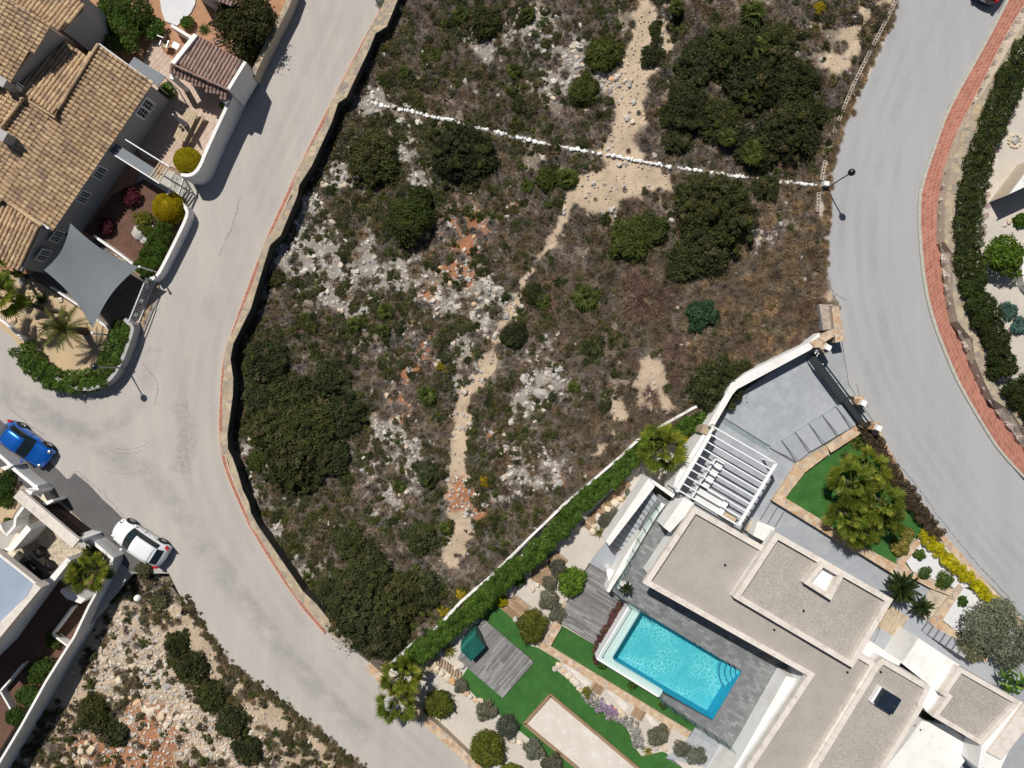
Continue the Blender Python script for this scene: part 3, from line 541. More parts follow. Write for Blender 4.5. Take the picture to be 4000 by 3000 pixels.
slab('road_edge', [(3500, 60), (3520, 20), (3390, 310), (3262, 560), (3240, 720), (3232, 960), (3222, 1100), (3270, 1190), (3195, 1120), (3196, 900), (3210, 700), (3240, 540), (3370, 270)], ZR + .008, .3, M('dusty_verge', (.50, .44, .37), .15, 2, .2, 20, .95, .4), kind='structure')
# wide red pavement with kerb beside the upper road
KL = smooth([(4060, -240), (3935, -10), (3845, 167), (3701, 420), (3651, 556), (3592, 732), (3585, 818), (3588, 931), (3606, 1112), (3642, 1261), (3705, 1419), (3741, 1500), (3841, 1672), (3904, 1767), (4020, 1890), (4100, 1960)], 1)
PL_ = [(x + 12, y - 1) for x, y in KL]
PR_ = smooth([(4130, -200), (4010, 5), (3927, 140), (3827, 344), (3759, 479), (3723, 570), (3696, 655), (3674, 732), (3667, 795), (3669, 953), (3692, 1157), (3741, 1306), (3827, 1491), (3859, 1568), (3930, 1660), (4010, 1765), (4120, 1860)], 1)
kb = thing('kerb', None, None, P(3600, 800, ZR), kind='structure'); strip_tiles(kb, 'kerbstone', KL, PL_, ZR + .1, 1, 30, K['kerb'], gap=1.0, th=.02, maxp=90)
slab('kerb_bed', KL + PL_[::-1], ZR + .1, .4, K['kerb'], kb)
pv = slab('pavement', PL_ + PR_[::-1], ZR + .105, .5, K['grout'], kind='structure'); strip_tiles(pv, 'tile', PL_, [(x - 2, y) for x, y in PR_], ZR + .105, 4, 16.5, K['redtile'], gap=1.3, th=.008)
# stone wall on the far side of the red pavement: rubble face rising to a flat cap
CL = [(4060, 0), (3985, 120), (3850, 348), (3806, 420), (3768, 497), (3740, 570), (3712, 655), (3698, 745), (3689, 795), (3689, 944), (3719, 990), (3721, 1157), (3741, 1256), (3800, 1329), (3809, 1405), (3850, 1500), (3880, 1560), (3949, 1604), (4010, 1700), (4080, 1780)]
CR = [(4100, 60), (4000, 131), (3954, 226), (3886, 380), (3874, 410), (3787, 565), (3770, 655), (3755, 745), (3732, 790), (3726, 922), (3755, 976), (3753, 1094), (3775, 1202), (3823, 1283), (3843, 1351), (3873, 1482), (3918, 1545), (3976, 1590), (4010, 1635), (4100, 1720)]
sw = thing('stone_wall', 'long rubble stone wall with flat stepped cap beside the red tiled pavement', 'wall', P(3700, 900, ZR))
mb = MB(); lp = [at(PR_, pathlen(PR_), t * pathlen(PR_)[-1]) for t in np.linspace(0, 1, 40)]; cl = [at(CL, pathlen(CL), t * pathlen(CL)[-1]) for t in np.linspace(0, 1, 40)]
for i in range(39):
    a, b, c, d = P(*lp[i], ZR + .1), P(*lp[i + 1], ZR + .1), P(*cl[i + 1], ZR + .95), P(*cl[i], ZR + .95); mb.add([a, d, c, b], [(0, 1, 2, 3)])
mk('wall_face', mb, K['mortar'], sw)
mb = MB(); mb.prism(poly3(CL + CR[::-1], ZR + 1.0), ZR - 1.5); mk('wall_cap', mb, K['mortar'], sw)
crazy(sw, 'capstone', CL + CR[::-1], ZR + 1.0, 21, K['crazy2'], gap=1.2, maxp=120, seed=3)
def zface(x, y):
    dl = min(math.dist((x, y), q) for q in lp); dr = min(math.dist((x, y), q) for q in cl); return ZR + .1 + .85 * dl / (dl + dr)
crazy(sw, 'stone', lp + cl[::-1], zface, 11, K['rubblewall'], gap=1.6, th=.03, maxp=150, seed=4)
# retaining wall between the lower street and the scrub
OL = [(1560, -120), (1486, 38), (1440, 119), (1428, 150), (1408, 190), (1310, 369), (1290, 400), (1272, 470), (1174, 640), (1150, 700), (1138, 770), (1065, 900), (1025, 960), (1014, 1006), (1010, 1050), (909, 1299), (887, 1337), (873, 1402), (876, 1460), (868, 1500), (868, 1680), (860, 1699), (862, 1771), (888, 1790), (912, 1875), (960, 1986), (980, 2060), (1000, 2080), (1157, 2333), (1210, 2385), (1266, 2460), (1360, 2530)]
OR_ = [(1590, -90), (1511, 103), (1467, 130), (1446, 184), (1353, 380), (1321, 401), (1296, 477), (1218, 646), (1169, 722), (1161, 765), (1096, 919), (1055, 957), (1036, 1017), (979, 1207), (911, 1343), (900, 1402), (911, 1478), (909, 1545), (900, 1613), (888, 1694), (890, 1753), (909, 1789), (931, 1853), (949, 1916), (972, 1961), (981, 2006), (1012, 2060), (1022, 2075), (1185, 2312), (1240, 2365), (1300, 2440), (1385, 2510)]
rw = thing('retaining_wall', 'zigzag stone capped retaining wall between the lower street and the scrubland', 'wall', P(1000, 1000, 0))
mb = MB(); mb.prism(poly3(OL + OR_[::-1], .55), -2.4); mk('wall_body', mb, K['shaded_stone'], rw); pm = poly3(OL + OR_[::-1], .556); mb = MB(); mb.prism(pm, [(p[0], p[1], p[2] - .1) for p in pm]); mk('mortar_bed', mb, K['mortar'], rw)
crazy(rw, 'capstone', OL + OR_[::-1], .556, 19, K['crazy2'], gap=1.3, maxp=220, seed=9)
RS = [(1560, -160), (1486, 38), (1440, 119), (1310, 369), (1174, 640), (1055, 900), (1012, 1006), (905, 1299), (870, 1402), (857, 1603), (857, 1699), (866, 1790), (895, 1875), (943, 1986), (981, 2070), (1157, 2345), (1266, 2470)]
gs = slab('narrow_pavement', band(smooth([(x + 6, y) for x, y in RS], 1), 22), .10, .3, K['grout'], kind='structure')
cl_ = smooth([(x + 5, y) for x, y in RS], 1); bl = band(cl_, 12); m_ = len(bl) // 2
strip_tiles(gs, 'tile', bl[:m_], bl[m_:][::-1], .10, 1, 17, K['redtile'], gap=1.5, th=.01, maxp=150)
# lower garden front wall
FW = [(1434, 2600), (1500, 2662), (1570, 2730), (1658, 2812), (1730, 2874), (1820, 2960), (1900, 3040)]
fw = thing('front_garden_wall', 'low crazy paved garden wall curving along the lower street', 'wall', P(1700, 2850, 0))
mb = MB(); mb.prism(poly3(band(FW, 34), .30), -2.4); mk('wall_body', mb, K['mortar'], fw); crazy(fw, 'capstone', band(FW, 33), .30, 17, K['crazy'], gap=1.8, maxp=100, seed=12)
# boundary of the corner lot (top): stone faced wall
nb = thing('boundary_wall', 'rough stone boundary wall under the big dark tree by the street', 'wall', P(1060, 130, 0))
mb = MB(); mb.prism(poly3(band([(1150, -60), (1122, 20), (1065, 130), (1000, 262), (985, 300)], 20), 1.1), -.5); mk('wall_body', mb, K['mortar'], nb)
crazy(nb, 'capstone', band([(1150, -60), (1122, 20), (1065, 130), (1000, 262), (985, 300)], 19), 1.1, 14, K['crazy2'], gap=1.3, maxp=60, seed=13)
# row of white stones over the plot
WR = smooth([(1455, 402), (1573, 430), (1735, 466), (1916, 512), (2079, 551), (2260, 588), (2405, 611), (2586, 647), (2766, 673), (2929, 696), (3074, 714), (3190, 723)], 1)
def rockmesh(name, mat, seed, sub=1, rough=.28, flat=.7):
    r = random.Random(seed); bm = __import__('bmesh').new(); __import__('bmesh').ops.create_icosphere(bm, subdivisions=sub, radius=1)
    off = [(Vector((r.gauss(0, 1), r.gauss(0, 1), r.gauss(0, 1))).normalized(), r.uniform(.55, .95)) for _ in range(7)]
    for v in bm.verts:
        for n_, d_ in off:
            k = v.co.dot(n_) - d_
            if k > 0: v.co -= n_ * k
        v.co *= 1 + r.gauss(0, rough * .25); v.co.z *= flat
    me = bpy.data.meshes.new(name); bm.to_mesh(me); bm.free(); me.materials.append(mat); return me
RW = [rockmesh('stone', K['rock_w'], 40 + i) for i in range(4)]; ROCKS = [rockmesh('boulder', K['rock'], 50 + i, 2) for i in range(5)]; ROCKO = [rockmesh('boulder', K['rock_o'], 60 + i, 2) for i in range(4)]; ROCKG = [rockmesh('boulder', K['rock_g'], 70 + i, 2) for i in range(3)]
c = P(2300, 600, .4); st = thing('stone_row', 'thin winding row of whitewashed stones crossing the scrubland', 'stone row', c); al = pathlen(WR); q = 0
while q < al[-1]:
    x, y = at(WR, al, q); stp = random.uniform(8, 15); k = stp / 54 * .72
    if not (1520 < x < 1560 or 2630 < x < 2645 or 2745 < x < 2775 or 2925 < x < 2955) and random.random() < .95:
        z = float(zter(x, y)) + .05; p = P(x + random.uniform(-2, 2), y + random.uniform(-3, 3), z); o = link('stone', random.choice(RW), st, p - c + Vector((0, 0, k * .35))); o.scale = (k * random.uniform(.9, 1.3), k * random.uniform(.7, 1.2), k); o.rotation_euler[2] = random.random() * 6
    q += stp
# hollow block edging of the upper road
HB = [(3512, -25), (3500, 3), (3440, 120), (3388, 222), (3330, 340), (3262, 505), (3253, 533)]; HB2 = [(3224, 628), (3212, 690)]; HB3 = [(3199, 752), (3197, 815)]
hb = thing('block_edging', 'line of upright hollow concrete blocks edging the upper road beside scrub', 'block wall', P(3400, 250, ZR)); og = P(3400, 250, ZR)
bm_ = MB()
for x in (-.2, 0, .2): bm_.box((x, 0, -.08), (.035, .18, .2), t=.5)
for y in (-.09, .09): bm_.box((0, y, -.08), (.43, .035, .2), t=.5)
bm_.box((0, 0, -.17), (.4, .16, .02), t=.5); bme = bm_.mesh('hollow_block', M('concrete_block', (.62, .53, .45), .12, 3, .2, 24, .95, .4))
for ln in (HB, HB2, HB3):
    a_ = pathlen(ln); q = 0
    while q < a_[-1]:
        x, y = at(ln, a_, q + 12); x2, y2 = at(ln, a_, q + 16); p = P(x, y, ZR + .16)
        if not 430 < abs(q - 0) + (0 if ln is HB else 9999) < 445 and random.random() < .97:
            o = link('hollow_block', bme, hb, p - og); o.rotation_euler[2] = math.atan2(-(y2 - y), x2 - x)
        q += 25
# ================================================================ RIGHT GARDEN
slab('gravel_garden', [(4200, 0), (4060, 60), (3960, 226), (3880, 400), (3787, 575), (3755, 745), (3726, 900), (3750, 980), (3753, 1094), (3775, 1202), (3843, 1351), (3873, 1482), (3976, 1600), (4100, 1700), (4300, 1700)], ZR + .35, 3, K['gravel_b'], kind='structure')
# ================================================================ LOWER MODERN PLOT
slab('garden_ground', [(1440, 2610), (1520, 2600), (1640, 2490), (1923, 2241), (2200, 1975), (2403, 1798), (2584, 1658), (2711, 1586), (2860, 1450), (3000, 1900), (3100, 2700), (3100, 3200), (1960, 3200), (1870, 3010), (1730, 2870), (1560, 2735)], ZG, 2.4, K['gravel_b'], kind='structure')
slab('forecourt', [(2857, 1560), (3166, 1352), (3199, 1345), (3265, 1330), (3298, 1338), (3316, 1500), (3375, 1580), (3443, 1690), (3480, 1767), (3628, 2002), (3705, 2106), (3827, 2246), (4010, 2420), (4300, 2700), (4300, 3300), (2800, 3300), (2900, 2970), (3140, 2660), (2560, 2280), (2700, 1990), (2640, 1920), (2780, 1680)], ZD, 3.5, K['joint_p'], kind='structure')
# ================================================================ MODERN HOUSE
def flat_roof(parent, poly, z, par, zb, hgt=.28, oh=0, caph=.25, capmat=None, gravel=None, wallmat=None):
    """parapet ring + gravel + walls; par = parapet width in px, oh = overhang in px"""
    if area(poly) < 0: poly = poly[::-1]
    inn = inset(poly, par); o3, i3 = poly3(poly, z), poly3(inn, z); n = len(poly); mb = MB()
    top = o3 + i3 + [Vector((p.x, p.y, z - .45)) for p in o3] + [Vector((p.x, p.y, z - hgt)) for p in i3]; f = []
    for i in range(n):
        j = (i + 1) % n; f += [(i, j, n + j, n + i)[::-1], (i, 2 * n + i, 2 * n + j, j)[::-1], (n + i, n + j, 3 * n + j, 3 * n + i)[::-1]]
    mb.add(top, f); mk('parapet', mb, capmat or K['cap'], parent)
    mb = MB(); mb.prism([Vector((p.x, p.y, z - hgt)) for p in i3], z - .42); mk('gravel_bed', mb, gravel or K['gravel_roof'], parent)
    w3 = poly3(inset(poly, oh) if oh else poly, z); mb = MB(); mb.prism([Vector((p.x, p.y, z - .44)) for p in w3], zb, bottom=False)
    mk('wall', mb, wallmat or K['stucco'], parent)
mh = thing('modern_house', 'large modern white house with stepped flat gravel roofs beside the swimming pool', 'house', P(3050, 2450, ZD))
R1 = [(2711, 1978), (3066, 2180), (2940, 2325), (3325, 2545), (3366, 2555), (3412, 2582), (3425, 2598), (3178, 3000), (3050, 3200), (2800, 3200), (2914, 3000), (3154, 2639), (2512, 2278)]
R2 = [(3032, 2079), (3490, 2341), (3330, 2609), (2865, 2334)]
R3 = [(3447, 2571), (3638, 2683), (3604, 2752), (3606, 2765), (3460, 3000), (3330, 3220), (3040, 3220), (3172, 3000), (3416, 2602)]
R4 = [(3746, 2604), (3998, 2742), (3916, 2880), (3834, 3020), (3826, 2915), (3642, 2799), (3692, 2724), (3672, 2712)]
R4 = [(3750, 2606), (3985, 2738), (3832, 2914), (3642, 2799), (3697, 2724), (3677, 2712)]
flat_roof(mh, R1, 4.4, 22, ZD - 2.4, oh=26); flat_roof(mh, R2, 4.85, 22, 4.0, .34); flat_roof(mh, R3, 4.55, 20, ZD - 2.4, .24); flat_roof(mh, [(3750, 2606), (3990, 2742), (3835, 2912), (3642, 2799), (3697, 2724), (3677, 2712)], 4.3, 18, ZD - 1, .22)
# white inner upstands that catch the sun, white wall at the pool side
def pbox(name, px, zt, zb, mat, parent, **kw):
    mb = MB(); mb.prism(poly3(px, zt), zb, bottom=True); return mk(name, mb, mat, parent, **kw)
pbox('pool_side_wall', [(3072, 2640), (3122, 2655), (2935, 2965), (2800, 3190), (2750, 3190), (2893, 2958)], ZD + 1.55, ZD - 2, K['stucco'], mh)
pbox('west_wall', [(2672, 1942), (2712, 1966), (2700, 1990), (2618, 2080), (2590, 2058)], 3.3, ZD - .2, K['stucco'], mh)
# skylight frame on the raised block
sk = [(3142, 2279), (3212, 2192), (3300, 2243), (3246, 2345)]; si = inset(sk, 19); mb = MB(); o3, i3 = poly3(sk, 5.15), poly3(si, 5.15)
for i in range(4):
    j = (i + 1) % 4; a, b, c, d = o3[i], o3[j], i3[j], i3[i]; dz = Vector((0, 0, .65)); mb.add([a, b, c, d, a - dz, b - dz, c - dz, d - dz], [(3, 2, 1, 0), (0, 1, 5, 4), (2, 3, 7, 6)])
mk('lightwell_frame', mb, K['cap'], mh); pbox('lightwell_floor', si, 4.60, 4.5, K['whitepaint'], mh)
sl3 = [(3290, 2245), (3220, 2212)]
for x, y, zz in ((2832, 2207, 4.15), (3024, 2460, 4.15), (3139, 2386, 4.55), (3310, 2626, 4.15), (3440, 2625, 4.33)):
    mb = MB(); c = P(x, y, zz); mb.tube([c - Vector((0, 0, .03)), c + Vector((0, 0, .05))], .075, 12); mk('roof_drain', mb, K['black'], mh)
t = thing('rooftop_unit', 'dark navy box unit on a pale base standing on the gravel roof', 'roof unit', P(3462, 2742, 4.3))
a = math.atan2(-.52, .85); c = P(3466, 2738, 4.8); mb = MB(); mb.box(c + Vector((-.12, .02, -.35)), (1.32, 1.22, .3), a); mk('base', mb, K['whitepaint'], t)
mb = MB(); mb.box(c, (1.22, 1.12, .45), a); mk('housing', mb, K['navy'], t); mb = MB(); mb.box(c + Vector((0, 0, .25)), (1.12, 1.0, .06), a); mk('lid', mb, K['navy'], t); mb = MB(); mb.box(P(3493, 2761, 5.13), (.07, .07, .01), a); mk('latch', mb, K['chrome'], t)
# white roof terraces between the blocks
pbox('white_terrace', [(3588, 2492), (3748, 2598), (3680, 2712), (3697, 2724), (3642, 2799), (3597, 2755), (3638, 2683), (3524, 2592)], 3.6, ZD - 1, K['stucco'], mh)
pbox('white_terrace', [(3529, 2915), (3601, 2815), (3700, 2835), (3815, 2912), (3741, 3010), (3640, 3200), (3380, 3200), (3450, 3010)], 2.2, ZD - 1, K['stucco'], mh)
pbox('side_wall', [(3985, 2738), (4040, 2770), (3940, 2935), (3878, 3070), (3820, 3000), (3834, 2912)], 3.9, ZD - 1, K['stucco'], mh)
pbox('side_coping', [(4003, 2745), (4060, 2780), (3913, 2969), (3858, 2940)], 4.1, 3.9, K['cap'], mh)
pbox('low_wall', [(3378, 2505), (3395, 2500), (3520, 2585), (3512, 2600), (3450, 2572), (3415, 2596), (3362, 2562)], 3.4, ZD - 1, K['stucco'], mh)
pbox('plant_box', [(2960, 2035), (3028, 2062), (3018, 2085), (2995, 2120), (2942, 2092)], ZD + 1.6, ZD, K['stucco'], mh)
sb = thing('storage_box', 'weathered grey slatted storage box against the white house wall', 'storage box', P(2937, 2070, ZD))
mb = MB(); mb.prism(poly3([(2921, 2031), (2968, 2047), (2948, 2090), (2908, 2068)], ZD + .62), ZD); mk('body', mb, K['wood_g'], sb)
for k in range(5): mb = MB(); x = 2922 + k * 8.2; mb.prism(poly3([(x, 2031 + k * 3), (x + 7, 2034 + k * 3), (x - 8, 2072 + k * 3.6), (x - 15, 2069 + k * 3.6)], ZD + .66), ZD + .62); mk('slat', mb, K['lichen'] if k % 2 else K['wood_g'], sb)
# ---------------- forecourt tiles, steps, walls
tile_area(bpy.data.objects['forecourt'], 'tile', [(2870, 1565), (3160, 1375), (3240, 1500), (3350, 1665), (3110, 1815), (3020, 1950), (2975, 2040), (2700, 1975), (2650, 1920), (2790, 1690)], ZD, (.87, .5), 34, 34, K['palegrey'], gap=.7, th=.006, maxp=160)
tile_area(bpy.data.objects['forecourt'], 'tile', [(3030, 1960), (3190, 2065), (3470, 2195), (3740, 2400), (3700, 2560), (3560, 2400), (3400, 2320), (3040, 2090), (2980, 2050)], ZD, (.87, .5), 34, 34, K['palegrey'], gap=.7, th=.006, maxp=80)
fs = thing('forecourt_steps', 'six broad pale grey steps rising along the crazy paved wall to the gate', 'steps', P(3200, 1700, ZD))
ln = [((3006, 1748), (3110, 1808)), ((3054, 1720), (3111, 1804)), ((3107, 1687), (3160, 1766)), ((3161, 1655), (3214, 1735)), ((3215, 1623), (3269, 1702)), ((3269, 1591), (3323, 1672)), ((3322, 1560), (3368, 1640))]
for k in range(6):
    (a, b), (c, d) = ln[k], ln[k + 1]; zz = ZD + .10 * (k + 1); mb = MB(); mb.prism(poly3([a, c, (d[0] + 8, d[1] - 4), (b[0] + 8, b[1] - 4)], zz), ZD - .1); mk('step', mb, K['palegrey'], fs)
    mb = MB(); mb.beam(P(*a, zz + .004), P(*b, zz + .004), .05, .006); mk('edge_line', mb, K['joint'], fs)  # dark strip painted in for the shadow line of each riser
e3 = thing('inner_steps', 'three shallow grey steps between the pergola court and the planted bed', 'steps', P(3010, 2010, ZD))
for k, (a, b) in enumerate((((3016, 1954), (2970, 2031)), ((3038, 1981), (2999, 2045)), ((3062, 2000), (3025, 2062)))):
    mb = MB(); mb.beam(P(*a, ZD + .035), P(*b, ZD + .035), .06, .03); mk('step', mb, K['joint'], e3)
gl = thing('glass_screen', 'long low frameless glass screen across the pale forecourt', 'glass balustrade', P(2915, 1690, ZD))
mb = MB(); mb.beam(P(2826, 1630, ZD + .9), P(3010, 1745, ZD + .9), .025, .9); mk('pane', mb, K['glass'], gl); mb = MB(); mb.beam(P(2826, 1630, ZD + .08), P(3010, 1745, ZD + .08), .07, .08); mk('rail', mb, K['metal'], gl)
ww = thing('boundary_wall', 'tall white boundary wall bent around the pale forecourt', 'wall', P(2900, 1550, ZG))
mb = MB(); mb.prism(poly3([(3200, 1300), (3161, 1337), (2922, 1454), (2855, 1500), (2814, 1574), (2786, 1625), (2760, 1672), (2640, 1862), (2626, 1920), (2655, 1925), (2672, 1890), (2786, 1690), (2792, 1660), (2862, 1540), (2880, 1520), (3165, 1367), (3205, 1330)], ZD + 1.25), ZG); mk('wall_body', mb, K['stucco'], ww)
mb = MB(); mb.prism(poly3([(2745, 1665), (2788, 1656), (2796, 1680), (2760, 1698), (2736, 1690)], ZD + 1.4), ZD); mk('pillar', mb, K['crazy2'], ww)
gw = thing('gate_side_wall', 'crazy paved wall with orange stones beside the top of the steel gate', 'wall', P(3260, 1290, ZR))
for pl, zz, nm in (([(3249, 1193), (3276, 1197), (3302, 1331), (3264, 1338)], ZR + 1.2, 'wall_body'), ([(3164, 1337), (3256, 1284), (3262, 1312), (3215, 1340), (3210, 1357), (3183, 1358)], ZR + 1.25, 'wall_body'), ([(3202, 1357), (3228, 1338), (3249, 1362), (3222, 1382)], ZR + 1.4, 'wall_body')):
    mb = MB(); mb.prism(poly3(pl, zz), ZD - 1); mk(nm, mb, K['mortar'], gw); crazy(gw, 'flagstone', pl, zz, 13, K['crazy'], gap=2.0, maxp=60, seed=int(zz * 100) + len(pl))
mb = MB(); mb.prism(poly3([(3199, 1188), (3252, 1190), (3262, 1284), (3215, 1290)], ZR + .7), ZR - 1); mk('rubble_face', mb, K['rock_g'], gw)
crazy(gw, 'stone', [(3199, 1188), (3250, 1190), (3260, 1282), (3216, 1290)], ZR + .7, 7, K['rubblewall'], gap=1, th=.04, maxp=50, seed=77)
for nm, x, y, lab in (('gate_pillar', 3233, 1358, 'white capped stone pillar at the upper end of the gate'), ('gate_pillar', 3371, 1575, 'white capped stone pillar in the middle of the gate line'), ('gate_pillar', 3430, 1672, 'white capped stone pillar at the lower end of the gate')):
    t = thing(nm, lab, 'pillar', P(x, y, ZR), 'white capped gate pillars'); mb = MB(); c = P(x, y, ZR + 1.65); mb.box(c - Vector((0, 0, .9)), (.44, .44, 1.5), R(-25)); mk('shaft', mb, K['crazy'], t)
    mb = MB(); mb.box(c, (.36, .36, .3), R(-25)); mk('lamp', mb, K['lampwhite'], t)
for pl in ([(3334, 1548), (3372, 1545), (3392, 1582), (3350, 1585)], [(3402, 1652), (3436, 1645), (3448, 1688), (3412, 1700)]):
    mb = MB(); mb.prism(poly3(pl, ZR + .9), ZD); mk('wall_body', mb, K['mortar'], gw); crazy(gw, 'flagstone', pl, ZR + .9, 12, K['crazy'], gap=2, maxp=20, seed=len(gw.children))
gt = thing('sliding_gate', 'long dark teal steel sliding gate along the forecourt', 'gate', P(3290, 1500, ZD))
for (a, b), wd, z1, hh in ((((3196, 1385), (3402, 1660)), .07, ZR + 1.75, .1), (((3188, 1392), (3390, 1665)), .06, ZR + 1.72, 1.55), (((3170, 1385), (3360, 1655)), .05, ZR + .35, .1)):
    mb = MB(); mb.beam(P(*a, z1), P(*b, z1), wd, hh); mk('rail' if hh < .5 else 'panel', mb, K['teal'], gt)
mb = MB(); mb.prism(poly3([(3163, 1385), (3185, 1383), (3375, 1652), (3352, 1658)], ZD + .03), ZD); mk('track', mb, K['dark'], gt)
for k in range(6): u = (k + .5) / 6; mb = MB(); mb.beam(P(3172 + 190 * u, 1390 + 262 * u, ZD + .3), P(3198 + 190 * u, 1388 + 262 * u, ZR + 1.6), .04, .04); mk('brace', mb, K['teal'], gt)
for lab, pts in (('white swing gate motor arm near the upper gate pillar', [(3183, 1382), (3190, 1372), (3198, 1380), (3189, 1394), (3196, 1412), (3216, 1424)]), ('white swing gate motor arm near the middle gate pillar', [(3289, 1530), (3291, 1550), (3304, 1568), (3316, 1578)])):
    mb = MB(); mb.tube([P(x, y, ZR + 1.0) for x, y in pts], .045, 6); t = thing('gate_motor', lab, 'gate motor', P(*pts[0], ZD)); mk('arm', mb, K['whitepaint'], t)
    mb = MB(); c = P(*pts[-1 if 'middle' in lab else 1], ZR + .9); mb.ball(c, .16); mk('motor_body', mb, K['metal'], t)
# ---------------- planted bed with crazy paved kerb
pb = thing('planter_wall', 'crazy paved orange stone wall around the fan palm bed', 'planter wall', P(3250, 1900, ZD))
for i, pl in enumerate(([(3350, 1656), (3375, 1686), (3247, 1768), (3228, 1742)], [(3228, 1742), (3240, 1772), (3144, 1846), (3108, 1814)], [(3108, 1814), (3144, 1846), (3068, 1945), (3016, 1954)], [(3016, 1955), (3068, 1945), (3199, 2024), (3350, 2125), (3345, 2160), (3190, 2062)], [(3345, 2118), (3470, 2187), (3560, 2235), (3566, 2254), (3505, 2252), (3340, 2150)])):
    zz = ZD + (.45, .35, .3, .5, .55)[i]; mb = MB(); mb.prism(poly3(pl, zz), ZD - .5); mk('wall_body', mb, K['mortar'], pb); crazy(pb, 'flagstone', pl, zz, 19, K['crazy'], gap=2.4, maxp=46, seed=20 + i)
slab('lawn', [(3368, 1690), (3240, 1782), (3142, 1852), (3068, 1948), (3199, 2026), (3345, 2122), (3470, 2190), (3560, 2230), (3640, 2090), (3560, 1960), (3460, 1830), (3400, 1700)], ZD + .1, .5, K['turf'], kind='structure')
pw = thing('planter_wall', 'crazy paved wall edging the white gravel beds below the road', 'planter wall', P(3750, 2250, ZD))
for i, (pl, zz) in enumerate((([(3443, 1692), (3480, 1767), (3551, 1889), (3628, 2002), (3705, 2106), (3690, 2125), (3600, 2010), (3520, 1890), (3455, 1775), (3420, 1700)], ZR + .1), ([(3705, 2106), (3832, 2250), (4010, 2440), (4080, 2520), (4060, 2560), (3960, 2460), (3890, 2370), (3775, 2245), (3672, 2130)], ZR + .1),
        ([(3578, 2105), (3600, 2120), (3535, 2200), (3560, 2232), (3640, 2262), (3735, 2305), (3720, 2330), (3640, 2300), (3560, 2258), (3500, 2225), (3510, 2190)], ZD + .35), ([(3746, 2282), (3764, 2296), (3680, 2425), (3740, 2470), (3870, 2560), (3850, 2590), (3728, 2510), (3640, 2440), (3630, 2430)], ZD + .35))):
    mb = MB(); mb.prism(poly3(pl, zz), ZD - .6); mk('wall_body', mb, K['mortar'], pw); crazy(pw, 'flagstone', pl, zz, 21, K['crazy'], gap=2.4, maxp=60, seed=30 + i)
slab('white_gravel_bed', [(3578, 2118), (3540, 2195), (3565, 2232), (3640, 2260), (3735, 2300), (3800, 2290), (3690, 2130), (3620, 2060)], ZD + .25, .5, K['gravel_w'], kind='structure')
slab('white_gravel_bed', [(3762, 2296), (3683, 2423), (3740, 2468), (3900, 2520), (3960, 2470), (3830, 2320)], ZD + .25, .5, K['gravel_w'], kind='structure')
slab('rubble_bed', [(3640, 2300), (3735, 2310), (3640, 2420), (3600, 2400), (3572, 2400)], ZD + .15, .5, K['mortar'], kind='structure')
crazy(bpy.data.objects['rubble_bed'], 'stone', [(3630, 2310), (3735, 2312), (3642, 2425), (3572, 2402)], ZD + .15, 14, K['cobble'], gap=1.6, maxp=60, seed=44)
slab('entrance_path', [(3490, 2345), (3560, 2400), (3640, 2440), (3735, 2515), (3880, 2610), (3900, 2700), (3820, 2640), (3746, 2598), (3588, 2492), (3524, 2590), (3500, 2580), (3410, 2520)], ZD + .12, .5, K['palegrey'], kind='structure')
tile_area(bpy.data.objects['entrance_path'], 'plank', [(3465, 2350), (3530, 2400), (3550, 2410), (3500, 2493), (3430, 2450)], ZD + .12, (.52, -.85), 40, 7, K['lichen'], gap=1, th=.015, maxp=60, randlen=True)
es = thing('entrance_steps', 'flight of grey entrance steps between the white terrace and olive tree', 'steps', P(3670, 2520, ZD))
for k in range(7):
    x, y = 3600 + k * 23.5, 2464 + k * 15; zz = ZD + .2 + .14 * k; mb = MB(); mb.prism(poly3([(x, y), (x + 26, y + 17), (x + 50, y - 19), (x + 24, y - 35)], zz), ZD - .3); mk('step', mb, K['palegrey'], es)
    mb = MB(); mb.beam(P(x + 1, y, zz + .004), P(x + 24, y - 34, zz + .004), .1, .006); mk('edge_line', mb, K['joint'], es)
# ---------------- swimming pool terrace
DK = [(2575, 1930), (2655, 1988), (2700, 1990), (2515, 2262), (3100, 2600), (3125, 2645), (2896, 2958), (2585, 2738), (2590, 2710), (2783, 2815), (2898, 2623), (2501, 2384), (2462, 2362), (2392, 2308), (2420, 2230)]
dk = slab('pool_terrace', DK, ZD, .9, K['joint'], kind='structure'); tile_area(dk, 'tile', DK, ZD + .002, (.853, .522), 26, 13, K['slate'], gap=1.0, th=.008, maxp=300)
mb = MB(); rim = [(2458, 2361), (2501, 2384), (2388, 2569), (2398, 2585), (2589, 2702), (2575, 2724), (2331, 2576)]; pl_ = thing('swimming_pool', 'rectangular turquoise swimming pool with overflow edge and corner steps', 'swimming pool', P(2650, 2600, ZD - 1.5))
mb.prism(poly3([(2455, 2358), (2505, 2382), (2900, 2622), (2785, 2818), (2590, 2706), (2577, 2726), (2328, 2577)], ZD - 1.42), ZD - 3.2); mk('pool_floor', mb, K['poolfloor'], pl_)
pw3 = [(2501, 2387), (2897, 2624), (2783, 2812), (2589, 2700), (2398, 2583), (2389, 2569)]; mb = MB(); a_ = poly3(pw3, ZD + .02)
for i in range(len(a_)):
    b_ = a_[(i + 1) % len(a_)]; c_ = a_[i]; mb.add([c_, b_, (b_.x, b_.y, ZD - 1.6), (c_.x, c_.y, ZD - 1.6)], [(0, 1, 2, 3)])
mk('pool_wall', mb, K['poolwall'], pl_)
mb = MB(); mb.add(poly3(pw3, ZD - .05), [tuple(range(len(pw3)))]); mk('water', mb, K['water'], pl_)
